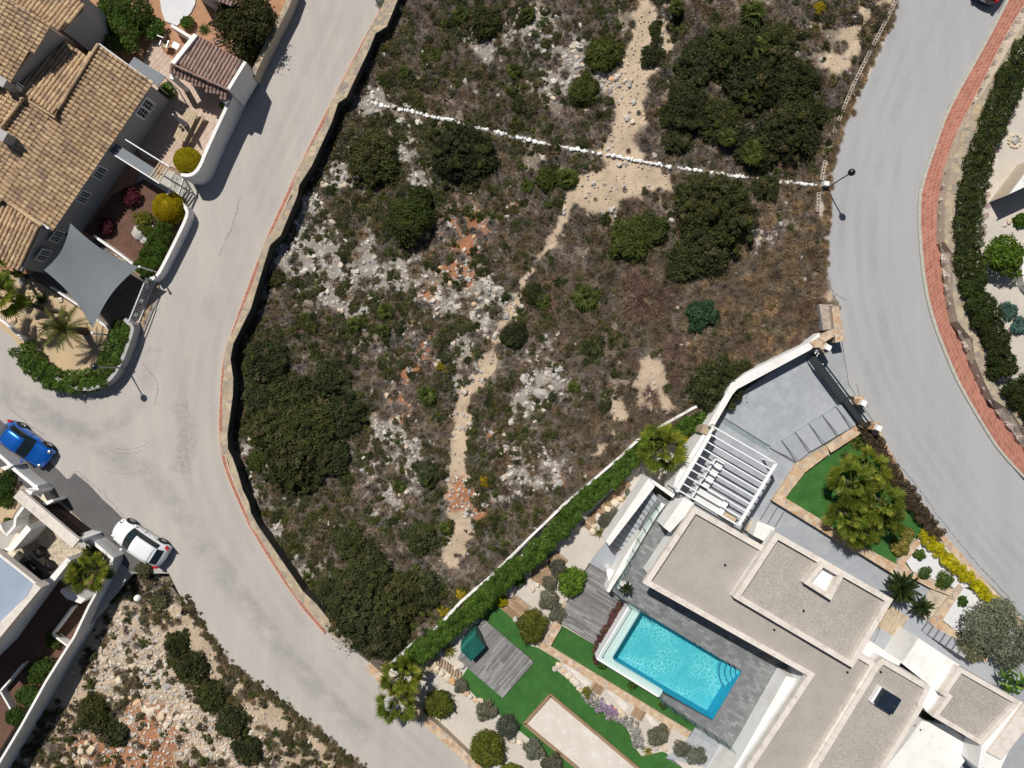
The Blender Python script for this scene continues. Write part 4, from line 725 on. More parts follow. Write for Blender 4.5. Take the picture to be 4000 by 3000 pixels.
pbox('overflow_channel', rim, ZD - .12, ZD - 3.2, K['poolside'], pl_)
pbox('channel_rim', band([(2462, 2362), (2334, 2574), (2572, 2720)], 9), ZD - .02, ZD - 3.2, K['whitepaint'], pl_)
pbox('weir_edge', band([(2499, 2388), (2394, 2560), (2390, 2572), (2400, 2585), (2588, 2699)], 7), ZD - .02, ZD - .3, K['poolside'], pl_)
pbox('channel_slot', band([(2470, 2376), (2352, 2570)], 3), ZD - .10, ZD - .2, K['joint'], pl_)
mb = MB(); c = P(2356, 2570, ZD); mb.tube([c - Vector((0, 0, .11)), c - Vector((0, 0, .085))], .07, 12); mk('drain', mb, K['metal'], pl_)
cr = Vector((2897, 2624)); u = Vector((-.858, -.514)); v = Vector((-.518, .855))
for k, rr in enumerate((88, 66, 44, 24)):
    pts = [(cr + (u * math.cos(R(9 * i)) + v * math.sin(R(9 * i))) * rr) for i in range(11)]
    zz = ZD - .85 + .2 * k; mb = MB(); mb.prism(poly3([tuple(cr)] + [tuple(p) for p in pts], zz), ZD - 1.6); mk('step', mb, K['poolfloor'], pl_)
    mb = MB()
    for i in range(10): mb.beam(P(*pts[i], zz + .03), P(*pts[i + 1], zz + .03), .06, .04)
    mk('step_edge', mb, K['blueline'], pl_)
def balustrade(lab, pts, z0, npost, hh=1.0):
    t = thing('glass_balustrade', lab, 'glass balustrade', P(*pts[0], z0)); al_ = pathlen(pts)
    for i in range(len(pts) - 1):
        mb = MB(); mb.beam(P(*pts[i], z0) + Vector((0, 0, hh)), P(*pts[i + 1], z0) + Vector((0, 0, hh)), .02, hh - .08); mk('pane', mb, K['glass'], t)
        mb = MB(); mb.beam(P(*pts[i], z0) + Vector((0, 0, .08)), P(*pts[i + 1], z0) + Vector((0, 0, .08)), .06, .08); mk('rail', mb, K['metal'], t)
    for k in range(npost): c = P(*at(pts, al_, al_[-1] * (k + .5) / npost), z0); mb = MB(); mb.tube([c, c + Vector((0, 0, hh * .92))], .03, 8); mk('post', mb, K['black'], t)
balustrade('glass balustrade along the lower edge of the pool terrace', [(2588, 2712), (2578, 2728), (2896, 2942)], ZD, 8)
balustrade('short glass balustrade between potted sago palm and pool', [(2394, 2318), (2462, 2356), (2535, 2396)], ZD, 4)
balustrade('long glass balustrade beside the grey passage under the stairs', [(2572, 1962), (2480, 2110), (2402, 2292)], ZD, 8)
cw = wall('terrace_edge_wall', [(2592, 1968), (2560, 2010), (2470, 2150), (2440, 2200), (2400, 2265), (2375, 2312)], [14, 16, 26, 26, 18, 12], ZD + .3, ZG - 1, K['stucco'], label='narrow white edge wall dropping from the stairs to the pool', cat='wall')
# outside stair
os_ = thing('garden_stairs', 'grey stair flight running down between two white walls', 'stairs', P(2500, 2030, ZG))
for k in range(12):
    u0, u1 = k / 12, (k + 1) / 12; L0, L1 = (2545, 1915), (2385, 2125); Rr0, Rr1 = (2580, 1962), (2432, 2152); f = lambda a, b, t: (a[0] + (b[0] - a[0]) * t, a[1] + (b[1] - a[1]) * t)
    mb = MB(); mb.prism(poly3([f(L0, L1, u0), f(Rr0, Rr1, u0), f(Rr0, Rr1, u1 + .004), f(L0, L1, u1 + .004)], ZD - .12 * k), ZG - .5); mk('step', mb, K['palegrey'], os_); mb = MB(); mb.beam(P(*f(L0, L1, u1), ZD - .12 * k + .01), P(*f(Rr0, Rr1, u1), ZD - .12 * k + .01), .05, .012); mk('edge_line', mb, K['joint'], os_)  # dark line added so each step edge shows
pbox('stair_wall', [(2535, 1866), (2562, 1882), (2558, 1900), (2380, 2132), (2365, 2115)], ZD + .8, ZG - 1, K['stucco'], os_); pbox('stair_wall', [(2535, 1866), (2562, 1882), (2622, 1925), (2648, 1885), (2660, 1895), (2628, 1945), (2600, 1925), (2556, 1893)], ZD + 1.0, ZG - 1, K['stucco'], os_)
slab('lower_landing', [(2365, 2120), (2435, 2172), (2446, 2190), (2385, 2265), (2290, 2225), (2320, 2175)], ZG + .12, 1, K['palegrey'], kind='structure')
pbox('end_block', [(2368, 2226), (2385, 2218), (2400, 2232), (2396, 2262), (2376, 2268)], ZG + 1.2, ZG - 1, K['stucco'], os_)
g2 = slab('lower_paving', [(2715, 2838), (2905, 2962), (2878, 3030), (2830, 3100), (2600, 2960), (2693, 2878)], ZG + .08, 1, K['joint'], kind='structure'); tile_area(g2, 'tile', [(2715, 2838), (2905, 2962), (2878, 3030), (2600, 2960), (2693, 2878)], ZG + .09, (.85, .52), 36, 24, K['palegrey'], gap=1, maxp=80)
# ---------------- pergola and furniture
pg = thing('pergola', 'white steel pergola with ten parallel beams over the outdoor seating', 'pergola', P(2840, 1860, ZD)); zp = ZD + 2.6
A, B, C_, D_ = (2788, 1667), (3033, 1809), (2885, 2053), (2643, 1910)
for a, b, wd in ((A, B, .09), (B, C_, .2), (C_, D_, .09), (D_, A, .16)): mb = MB(); mb.beam(P(*a, zp), P(*b, zp), wd, .16); mk('frame', mb, K['whitepaint'], pg)
for k in range(1, 9):
    u0 = k / 9; a = (A[0] + (D_[0] - A[0]) * u0, A[1] + (D_[1] - A[1]) * u0); b = (B[0] + (C_[0] - B[0]) * u0, B[1] + (C_[1] - B[1]) * u0)
    mb = MB(); mb.beam(P(*a, zp - .01), P(*b, zp - .01), .085, .13); mk('beam', mb, K['whitepaint'], pg)
for x, y in (A, B, C_, D_): c = P(x, y, zp); mb = MB(); mb.box(c - Vector((0, 0, 1.38)), (.12, .12, 2.45), R(-30)); mk('post', mb, K['whitepaint'], pg)
def seat(name, lab, cat, x, y, l_, w_, slats, back=True, ang=-.53, head=False):
    t = thing(name, lab, cat, P(x, y, ZD)); m = Matrix.Rotation(ang, 3, 'Z'); c = P(x, y, ZD + .4)
    for k in range(slats): mb = MB(); mb.box(c + m @ Vector((0, -w_ / 2 + w_ * (k + .5) / slats, 0)), (l_, w_ / slats * .86, .05), ang); mk('slat', mb, K['whitepaint'], t)
    mb = MB(); mb.box(c - Vector((0, 0, .2)), (l_ * .9, w_ * .9, .32), ang); mk('base', mb, K['whitepaint'], t)
    if back: mb = MB(); mb.box(c + m @ Vector((-l_ / 2 - .03, 0, .28)), (.09, w_, .5), ang); mk('backrest', mb, K['whitepaint'], t)
    if head: mb = MB(); mb.box(c + m @ Vector((l_ / 2 - .18, 0, .16)), (.36, w_, .16), ang); mk('headrest', mb, K['whitepaint'], t)
for k, (x, y) in enumerate(((2802, 1812), (2782, 1842), (2766, 1868), (2749, 1893))): seat('lounge_chair', ('topmost', 'second', 'third', 'fourth')[k] + ' white slatted lounge chair in the row under the pergola beams', 'chair', x, y, .82, .6, 5)
seat('sun_lounger', 'upper white slatted lounger beside the chair row under the pergola', 'lounger', 2778, 1935, 2.5, .62, 6, head=True); seat('sun_lounger', 'lower white slatted lounger nearest the house roof under the pergola', 'lounger', 2765, 1962, 2.5, .58, 6, head=True)
t = thing('coffee_table', 'tan wooden table at the corner of the pergola by the house', 'table', P(2850, 2025, ZD)); mb = MB(); mb.box(P(2850, 2020, ZD + .42), (.95, .5, .05), -.53); mk('tabletop', mb, K['lichen'], t)
for sx in (-.4, .4):
    for sy in (-.2, .2): mb = MB(); mb.box(P(2850, 2020, ZD + .2) + Vector((sx * .9, sy - sx * .5, 0)), (.05, .05, .4)); mk('leg', mb, K['lichen'], t)
# ---------------- garden: decks, lawns, court, paths
def deck(name, poly, z, d, mat, wpl=7.5, maxp=200, ln=110):
    s_ = slab(name, poly, z - .015, .6, K['wood_dk'], kind='structure'); tile_area(s_, 'plank', poly, z - .012, d, ln, wpl, mat, gap=.9, th=.02, maxp=maxp, randlen=True)
deck('upper_deck', [(2304, 2203), (2376, 2245), (2380, 2290), (2417, 2354), (2327, 2517), (2175, 2424)], ZG + .35, (.86, .51), K['wood_g'])
deck('lower_deck', [(1884, 2413), (2086, 2585), (1965, 2727), (1787, 2575)], ZG + .15, (.65, -.76), K['wood_g'])
deck('walkway', [(2444, 1872), (2466, 1892), (2300, 2070), (2270, 2048)], ZG + .1, (.76, .65), K['wood_b'], 11, ln=60)
deck('walkway', [(2170, 2150), (2218, 2188), (2140, 2300), (2070, 2262), (2076, 2230)], ZG + .1, (.76, .65), K['wood_b'], 11, ln=80)
deck('walkway', [(2010, 2322), (2072, 2368), (2019, 2431), (1955, 2375)], ZG + .1, (.76, .65), K['wood_b'], 11, ln=80)
slab('lawn', [(1915, 2345), (1960, 2377), (2019, 2431), (2060, 2520), (2105, 2532), (2190, 2585), (2168, 2612), (2259, 2684), (2285, 2735), (2345, 2774), (2453, 2833), (2471, 2910), (2507, 2955), (2607, 2933), (2690, 3030), (2690, 3200), (2250, 3200), (2168, 3010), (2085, 2900), (1980, 2815), (1875, 2738), (1830, 2693), (1800, 2650), (1860, 2560), (1850, 2470)], ZG + .05, .5, K['turf'], kind='structure')
slab('lawn', [(2171, 2432), (2330, 2524), (2331, 2560), (2575, 2700), (2720, 2836), (2699, 2858), (2148, 2523)], ZG + .12, .8, K['turf'], kind='structure')
gk = thing('garden_kerb_wall', 'crazy paved strip wall between the two lawns below the pool', 'garden wall', P(2400, 2680, ZG))
for i, pl in enumerate(([(2148, 2523), (2699, 2858), (2688, 2883), (2105, 2532), (2120, 2515)], [(2206, 2350), (2216, 2356), (2178, 2424), (2194, 2449), (2150, 2525), (2105, 2532), (2165, 2425)])):
    mb = MB(); mb.prism(poly3(pl, ZG + .3), ZG - .5); mk('wall_body', mb, K['mortar'], gk); crazy(gk, 'flagstone', pl, ZG + .3, 17, K['crazy'], gap=2.2, maxp=130, seed=50 + i)
ct = [(2150, 2716), (2400, 2924), (2489, 3000), (2620, 3110), (2380, 3140), (2254, 3000), (2049, 2829)]
slab('petanque_court', ct, ZG + .08, .5, M('court_sand', (.62, .56, .49), .05, 1.4, .06, 20, .95, .2, stain=((.70, .66, .62), 1.5, .5, .7)), kind='structure')
cf = thing('court_frame', 'brown timber frame around the pale sand court', 'frame', P(2150, 2716, ZG)); 
for a, b in ((ct[0], ct[2]), (ct[2], ct[3]), (ct[6], ct[5]), (ct[5], ct[4]), (ct[6], ct[0])): mb = MB(); mb.beam(P(*a, ZG + .2), P(*b, ZG + .2), .22, .3); mk('timber', mb, K['wood_b'], cf)
slab('stone_path', [(2190, 2585), (2225, 2600), (2700, 2885), (2905, 2995), (2880, 3060), (2690, 3020), (2600, 2940), (2480, 2905), (2440, 2830), (2300, 2735), (2255, 2680), (2165, 2612)], ZG + .09, .5, K['gravel_b'], kind='structure')
for k, (x, y) in enumerate(((2333, 2688), (2493, 2790), (2592, 2855))):
    t = thing('timber_steps', ('first', 'second', 'third')[k] + ' group of brown timber sleepers along the crazy paved strip, counted from the wooden decks', 'steps', P(x, y, ZG), 'timber sleeper steps')
    for j in range(5): mb = MB(); q = (j - 2) * 10; mb.beam(P(x + q * .88 - 10, y + q * .5 + 17, ZG + .17), P(x + q * .88 + 10, y + q * .5 - 17, ZG + .17), .16, .12); mk('plank', mb, K['wood_b'], t)
for k, (x, y, w_) in enumerate(((2255, 2642, 50), (2413, 2740, 42), (2545, 2822, 30))): slab('path_slab', [(x - w_, y - w_ * .6 - 14), (x - w_ + 12, y - w_ * .6 - 30), (x + w_, y + w_ * .6 - 4), (x + w_ - 14, y + w_ * .6 + 14)], ZG + .13, .1, K['cap'], kind='structure')
ts = thing('fan_steps', 'curved brown timber steps fanning past big pale boulders', 'steps', P(1700, 2590, ZG))
for j in range(15):
    a = (1650 + j * 10.5, 2560 + j * 3 + max(0, j - 5) * 4.5); mb = MB(); q = R(-55 + j * 9 if j < 5 else -10); dx, dy = 17 * math.sin(q), 17 * math.cos(q); mb.beam(P(a[0] - dx, a[1] - dy, ZG + .14), P(a[0] + dx, a[1] + dy, ZG + .14), .13, .12); mk('plank', mb, K['wood_b'], ts)
gbw = wall('garden_boundary_wall', [(2722, 1588), (2711, 1592), (2584, 1664), (2489, 1722), (2403, 1802), (2295, 1893), (2200, 1974), (2081, 2090), (1925, 2245), (1800, 2352), (1712, 2448), (1682, 2482)], 10, lambda x, y: max(.2, float(zter(x, y)) + .28), ZG - 1.2, K['stucco'], label='long thin white garden wall behind the clipped hedge', cat='wall')
wall('garden_boundary_wall', [(1625, 2512), (1590, 2545), (1548, 2580), (1520, 2612)], 20, .2, ZG - 1, K['stucco'], label='short white wall end near the fan palms at the street', cat='wall')
cv = thing('covered_garden_swing', 'dark green tarpaulin cover over garden furniture on the grey deck', 'covered furniture', P(1855, 2535, ZG)); mb = MB(); F = lambda x, y, z: P(x, y, z)
a1, a2 = F(1857, 2462, ZG + 1.5), F(1798, 2525, ZG + 1.5); b1, b2 = F(1895, 2497, ZG + 1.25), F(1832, 2558, ZG + 1.3); r1, r2 = F(1858, 2478, ZG + 1.72), F(1800, 2543, ZG + 1.72); d1, d2 = F(1895, 2528, ZG + 1.0), F(1840, 2584, ZG + 1.0)
bb = [Vector((p.x, p.y, ZG + .18)) for p in (a1, a2, d2, d1)]; m1 = (r1 + r2) / 2 - Vector((0, 0, .12)); m2 = (d1 + d2) / 2 + Vector((0, 0, .06))
mb.add([a1, a2, r1, r2, d1, d2] + bb + [m1, m2], [(0, 1, 3, 10, 2), (2, 10, 11, 4), (10, 3, 5, 11), (1, 0, 6, 7), (5, 1 + 0, 7, 8) if False else (3, 1, 7), (5, 3, 7, 8), (4, 11, 5, 8, 9), (2, 4, 9), (0, 2, 9, 6)]); mk('tarpaulin', mb, K['cover'], cv)
# ================================================================ TILED HOUSE (upper corner)
def cover_tile(name, mat, r0=.12, l_=.44):
    mb = MB(); v = []
    for x, r_ in ((0, r0 * .86), (l_, r0)):
        v += [(x, r_ * math.cos(R(a)), r_ * math.sin(R(a)) * .85 + (.03 if x else 0)) for a in (180, 144, 108, 72, 36, 0)]
    f = [(i, i + 1, i + 7, i + 6) for i in range(5)] + [(6, 7, 8, 9, 10, 11)]; mb.add(v, f, 0); return mb, f, v
def roof(parent, poly, eave, ze, slope, d, mat, pitch=17, tl=23.5, budget=None, wallz=0, walls=True, wallmat=None, th=.12, under=None):
    """clay roof plane: px polygon, eave line (px), height at the eave; d = downslope direction in px"""
    (ax, ay), (bx, by) = eave; L_ = math.hypot(bx - ax, by - ay); cx = sum(p[0] for p in poly) / len(poly); cy = sum(p[1] for p in poly) / len(poly)
    sg = 1 if ((bx - ax) * (cy - ay) - (by - ay) * (cx - ax)) > 0 else -1; zf = lambda x, y: ze + slope * max(-.3, sg * ((bx - ax) * (y - ay) - (by - ay) * (x - ax)) / L_ / 57.5)
    pz = [P(x, y, zf(x, y)) for x, y in poly]; rf = MB(); rf.prism(pz, [p - Vector((0, 0, th)) for p in pz], bottom=True); ro = mk('roof', rf, under or K['under'], parent)
    if walls: wp = [P(x, y, zf(x, y)) for x, y in inset(poly if area(poly) > 0 else poly[::-1], 9)]; mb = MB(); mb.prism([p - Vector((0, 0, th + .03)) for p in wp], wallz); mk('wall', mb, wallmat or K['stucco_g'], parent)
    dl = math.hypot(*d); ux, uy = d[0] / dl, d[1] / dl; vx, vy = -uy, ux; us = [p[0] * ux + p[1] * uy for p in poly]; vs = [p[0] * vx + p[1] * vy for p in poly]; spots = []
    v = min(vs) + pitch / 2
    while v < max(vs):
        u = max(us) - tl
        while u > min(us) - tl:
            x, y = (u + tl * .5) * ux + v * vx, (u + tl * .5) * uy + v * vy
            if inside((x, y), poly): spots.append((x - ux * tl * .5, y - uy * tl * .5))
            u -= tl
        v += pitch
    mb0, f0, v0 = cover_tile('tile', mat, pitch / 54 * .93 * .47, tl / 54 * 1.02); base = P(0, 0, 0)
    mb0.t = [0.] * len(mb0.f); me = mb0.mesh('tile', mat); rest = MB(); spots.sort(key=lambda p: (p[0] - 2000) ** 2 + (p[1] - 1500) ** 2); n0 = budget[0] if budget else 0; org = Vector(ORG[ro.name])
    for i, (x, y) in enumerate(spots):
        a = P(x, y, zf(x, y)); b = P(x + ux * tl, y + uy * tl, zf(x + ux * tl, y + uy * tl)); c = P(x + vx, y + vy, zf(x + vx, y + vy)); X = (b - a).normalized(); Y = (a - c).normalized(); Z_ = X.cross(Y).normalized()
        if Z_.z < 0: Z_ = -Z_
        Y = Z_.cross(X); m = Matrix((X, Y, Z_)).transposed(); jit = Matrix.Rotation(random.gauss(0, .025), 3, 'Z'); m = m @ jit
        if budget and budget[0] > 0: budget[0] -= 1; o = link('tile', me, ro, a - org); o.rotation_euler = m.to_euler()
        else: rest.add([a + m @ Vector(q) for q in v0], f0)
    if rest.v: mk('tile_field', rest, mat, ro, kind='stuff')
    return ro
def ridge(parent, a, za, b, zb, mat, step=24, r=.12):
    n = max(2, int(math.dist(a, b) / step)); 
    for k in range(n):
        p = P(a[0] + (b[0] - a[0]) * k / n, a[1] + (b[1] - a[1]) * k / n, za + (zb - za) * k / n); q = P(a[0] + (b[0] - a[0]) * (k + 1.1) / n, a[1] + (b[1] - a[1]) * (k + 1.1) / n, za + (zb - za) * (k + 1) / n)
        mb = MB(); mb.tube([p, q], [r * .85, r], 8); mk('ridge_tile', mb, mat, parent)
th_ = thing('tiled_house', 'large house with several tan clay tiled roofs in the corner', 'house', P(150, 500, 0)); bud = [300]
roof(th_, [(384, 172), (592, 323), (200, 900), (20, 786), (-30, 790), (-30, 752), (0, 748), (208, 461), (232, 416)], ((592, 323), (200, 900)), 3.0, .28, (.83, .56), K['tile_tan'], budget=bud)
roof(th_, [(208, 461), (0, 750), (-60, 830), (-60, 540), (0, 502), (90, 384)], ((208, 461), (0, 750)), 4.1, .28, (.84, .54), K['tile_tan'], budget=bud)
roof(th_, [(258, 158), (344, 221), (372, 190), (232, 416), (215, 455), (50, 356), (60, 335)], ((258, 158), (344, 221)), 3.5, .22, (.6, -.8), K['tile_tan'])
roof(th_, [(-60, -30), (40, 0), (194, 93), (36, 316), (-60, 330)], ((194, 93), (36, 316)), 5.4, .25, (.86, .5), K['tile_tan'])
roof(th_, [(40, -2), (100, -60), (300, -60), (323, 36), (235, 122), (200, 95)], ((323, 36), (235, 122)), 4.6, .05, (-.62, .78), K['tile_tan'])
roof(th_, [(-60, 320), (0, 340), (50, 356), (90, 384), (0, 502), (-60, 545)], ((-60, 545), (-150, 450)), 4.3, .2, (.85, .52), K['tile_tan'])
roof(th_, [(23, 786), (158, 881), (77, 1057), (0, 1010), (-60, 975), (-60, 770)], ((77, 1057), (-60, 975)), 2.9, .26, (-.42, .9), K['tile_tan'])
ridge(th_, (384, 172), 4.35, (228, 424), 4.35, K['tile_tan']); ridge(th_, (92, 382), 5.0, (-5, 508), 5.0, K['tile_tan']); ridge(th_, (23, 784), 4.0, (160, 880), 3.95, K['tile_tan'])
mb = MB(); mb.beam(P(22, 790, 3.85), P(190, 893, 3.75), .1, .3); mk('verge', mb, K['whitepaint'], th_); mb = MB(); mb.beam(P(160, 880, 3.3), P(79, 1058, 2.9), .1, .25); mk('verge', mb, K['stucco_g'], th_)
mb = MB(); mb.beam(P(386, 170, 4.3), P(594, 321, 3.1), .08, .2); mk('verge', mb, K['whitepaint'], th_); mb = MB(); mb.beam(P(48, 354, 4.9), P(214, 458, 4.5), .12, .15); mk('verge', mb, K['tile_tan'], th_)
for x, y, z, s_, m_ in ((12, 322, 5.9, .5, 'stucco_g'), (10, 530, 5.3, .6, 'stucco_g')):
    mb = MB(); mb.box(P(x, y, z) - Vector((0, 0, .7)), (s_, s_, 1.6), R(-30)); ch = mk('chimney', mb, K[m_], th_); mb = MB(); mb.box(P(x, y, z) + Vector((0, 0, .14)), (s_ * 1.15, s_ * 1.15, .08), R(-30)); mk('chimney_cap', mb, K['stucco_g'], ch)
t = thing('tv_antenna', 'thin grey television antenna on the narrow middle roof', 'antenna', P(111, 365, 4.2)); mb = MB(); c = P(112, 372, 4.3); mb.tube([c, c + Vector((0, 0, 1.1))], .02, 6); mk('mast', mb, K['chrome'], t)
for k in range(5): mb = MB(); q = c + Vector((.1 * k - .2, .12 * k - .25, 1.0)); mb.beam(q - Vector((.22, -.15, 0)), q + Vector((.22, -.15, 0)), .015, .015); mk('element', mb, K['chrome'], t)
def window(parent, x, y, wa, wb, wd, hh, bars=3):
    c = onwall(x, y, wa, wb); d = (wb - wa); d.z = 0; d.normalize(); n = Vector((d.y, -d.x, 0)); n = n if n.dot(Vector((0, 0, 0)) - c) > 0 else -n; a = math.atan2(d.y, d.x)
    mb = MB(); mb.box(c + n * .03, (wd, .06, hh), a); f = mk('window', mb, K['whitepaint'], parent)
    for k in range(2):
        q = c + n * .075 + d * (wd * (-.22 + .44 * k)); mb = MB(); mb.box(q, (wd * .34, .02, hh * .78), a); mk('pane', mb, K['winglass'], f)
        mb = MB()
        for j in range(bars): mb.box(q + n * .02 + Vector((0, 0, hh * (-.25 + .25 * j))), (wd * .34, .02, .03), a)
        mb.box(q + n * .02, (.03, .02, hh * .78), a); mk('glazing_bar', mb, K['whitepaint'], f)
wa, wb = P(584, 328, 2.9), P(193, 898, 2.9); window(th_, 566, 424, wa, wb, 1.5, 1.25); window(th_, 389, 674, wa, wb, .95, 1.1); window(th_, 325, 768, wa, wb, .95, 1.1)
window(th_, 222, 922, wa, wb, .95, 1.0); wc, wd_ = P(150, 884, 3.2), P(72, 1052, 2.9); window(th_, 168, 996, wa + (wb - wa) * .98, wb + (wb - wa) * .2, .95, 1.0)
# grounds of the corner lot
slab('house_garden', [(1128, 0), (985, 285), (950, 330), (800, 640), (770, 690), (700, 690), (640, 700), (560, 640), (440, 900), (60, 1100), (-200, 1000), (-200, -200), (1180, -200)], .1, .5, K['redsoil'], kind='structure')
s_ = slab('terrace', [(640, 205), (700, 250), (960, 260), (900, 430), (780, 680), (705, 665), (640, 640), (560, 620), (520, 560), (560, 480), (600, 300), (560, 240), (610, 110)], .16, .3, K['grout'], kind='structure')
tile_area(s_, 'tile', [(640, 205), (700, 250), (960, 260), (900, 430), (780, 680), (705, 665), (640, 640), (560, 620), (520, 560), (560, 480), (600, 300), (560, 240), (610, 110)], .165, (.75, .66), 17, 17, K['pinktile'], gap=.8, stag=0, maxp=220)
slab('white_gravel_patch', [(620, -40), (765, -30), (762, 15), (745, 50), (692, 100), (645, 82), (630, 40)], .18, .3, K['gravel_w'], kind='structure')
slab('entrance_path', [(640, 650), (700, 690), (770, 700), (768, 760), (735, 835), (700, 790), (660, 760), (600, 735)], .17, .3, K['flag'], kind='structure')
slab('planting_bed', [(560, 700), (640, 745), (730, 840), (620, 1040), (590, 1085), (420, 970), (330, 900), (440, 760)], .2, .4, K['bark'], kind='structure')
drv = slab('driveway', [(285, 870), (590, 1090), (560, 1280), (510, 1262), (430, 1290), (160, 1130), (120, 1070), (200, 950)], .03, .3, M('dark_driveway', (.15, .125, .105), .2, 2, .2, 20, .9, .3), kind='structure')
crazy(drv, 'flagstone', [(430, 955), (592, 1082), (600, 1100), (570, 1100), (425, 975)], .03, 14, K['crazy'], gap=1.6, maxp=60, seed=90)
crazy(drv, 'flagstone', [(520, 1255), (610, 1090), (628, 1108), (560, 1282)], .02, 14, K['crazy'], gap=1.6, maxp=60, seed=91)
slab('sand_bed', [(60, 1070), (160, 1110), (300, 1200), (425, 1285), (400, 1400), (300, 1500), (200, 1495), (120, 1400), (40, 1310), (-60, 1240), (-60, 1040)], .12, .3, K['sand'], kind='structure')
pv_ = thing('pavilion', 'small open pavilion with brown pink clay roof between rounded white gables', 'pavilion', P(790, 270, .1)); bu = [300]
roof(pv_, [(766, 136), (952, 244), (893, 351), (682, 250)], ((766, 136), (952, 244)), 2.4, .22, (.5, -.87), K['tile_pink'], pitch=15, tl=22, budget=bu, walls=False)
roof(pv_, [(669, 249), (893, 352), (884, 388), (660, 283)], ((660, 283), (884, 388)), 2.55, .45, (-.15, 1), K['tile_pink'], pitch=15, tl=18, budget=bu, walls=False)
for a, b, wd in (((764, 134), (672, 250), .3), ((954, 246), (890, 350), .22)):
    mb = MB(); n_ = 6
    for k in range(n_): u0, u1 = k / n_, (k + 1) / n_; mb.beam(P(a[0] + (b[0] - a[0]) * u0, a[1] + (b[1] - a[1]) * u0, 2.7 + .5 * u0), P(a[0] + (b[0] - a[0]) * u1, a[1] + (b[1] - a[1]) * u1, 2.7 + .5 * u1), wd, 2.6)
    mk('gable_wall', mb, K['stucco'], pv_)
for x, y in ((672, 300), (880, 392)): mb = MB(); mb.box(P(x, y, 2.3) - Vector((0, 0, 1.1)), (.3, .3, 2.2), R(-30)); mk('column', mb, K['stucco'], pv_)
ridge(pv_, (669, 249), 3.15, (893, 351), 3.15, K['tile_pink'], 17, .09)
wl = wall('terrace_wall', smooth([(956, 240), (930, 310), (900, 385), (850, 490), (800, 600), (785, 640), (765, 672), (738, 686), (706, 682)], 1), 13, 2.0, -.5, K['stucco'], label='curved white rendered wall around the pink tiled terrace beside the street', cat='wall')
wall('garden_wall', [(668, 98), (745, 145)], 11, 1.2, .1, K['stucco'], label='thin white wall joining the white gravel patch to the pavilion', cat='wall')
wl2 = wall('bed_wall', smooth([(705, 790), (732, 820), (728, 850), (690, 930), (640, 1030), (615, 1075), (592, 1090)], 1), 12, .95, -.4, K['stucco'], label='curved white wall enclosing the bark bed and clipped green hedge', cat='wall')
wall('driveway_side_wall', [(365, 920), (470, 995), (590, 1086)], 9, .75, 0, K['stucco'], label='low straight white wall between the bark bed and shade sail', cat='wall')
wall('corner_wall', smooth([(486, 1246), (500, 1262), (520, 1275), (505, 1330), (470, 1420), (440, 1470), (400, 1505), (330, 1525), (250, 1500), (180, 1440)], 1), 13, 1.0, -.2, K['stucco_g'], label='grey wall curving round the street corner in front of the hedge', cat='wall')
wall('sand_bed_wall', [(-40, 1222), (20, 1262), (104, 1338), (140, 1370)], 8, .7, -.2, K['stucco'], label='short white wall edging the sand bed at the lower street', cat='wall')
wall('sand_bed_wall', [(195, 1120), (310, 1195), (425, 1285)], 7, .5, 0, K['stucco'], label='thin white kerb between driveway and date palm bed', cat='kerb')
slab('corner_pavement', [(95, 1345), (150, 1430), (230, 1500), (325, 1535), (400, 1520), (470, 1470), (560, 1290), (600, 1200), (610, 1205), (575, 1300), (490, 1480), (430, 1535), (325, 1550), (225, 1518), (140, 1450), (60, 1360)], .09, .2, M('pavement_dust', (.46, .43, .38), .1, 1.5, .15, 20, .95, .3), kind='structure')
# gates
def iron_gate(lab, a, b, z0, hh, n):
    t = thing('iron_gate', lab, 'gate', P(*a, z0)); A_, B_ = P(*a, z0 + .1), P(*b, z0 + .1); up = Vector((0, 0, hh))
    for q in (.0, 1.0): mb = MB(); mb.beam(A_ + up * q, B_ + up * q, .06, .06); mk('rail', mb, K['whitepaint'], t)
    for k in range(n + 1): p = A_ + (B_ - A_) * (k / n); mb = MB(); mb.tube([p, p + up * 1.06], .016 if 0 < k < n else .04, 5); mk('bar', mb, K['whitepaint'], t)
    for k in range(3):
        c = A_ + (B_ - A_) * ((k + .5) / 3) + up * .55; d = (B_ - A_).normalized(); mb = MB()
        for j in range(4): o_ = c + d * (.09 * math.cos(j * 1.57 + .8)) + Vector((0, 0, .14 * math.sin(j * 1.57 + .8))); mb.tube([o_ + d * (.08 * math.cos(R(45 * i))) + Vector((0, 0, .08 * math.sin(R(45 * i)))) for i in range(9)], .014, 5, False)
        mk('scroll', mb, K['whitepaint'], t)
iron_gate('long white wrought iron driveway gate beside the shade sail', (606, 1098), (540, 1262), .05, 1.25, 30)
iron_gate('small white wrought iron gate between the two yellow dome bushes', (716, 696), (690, 778), .15, 1.3, 9)
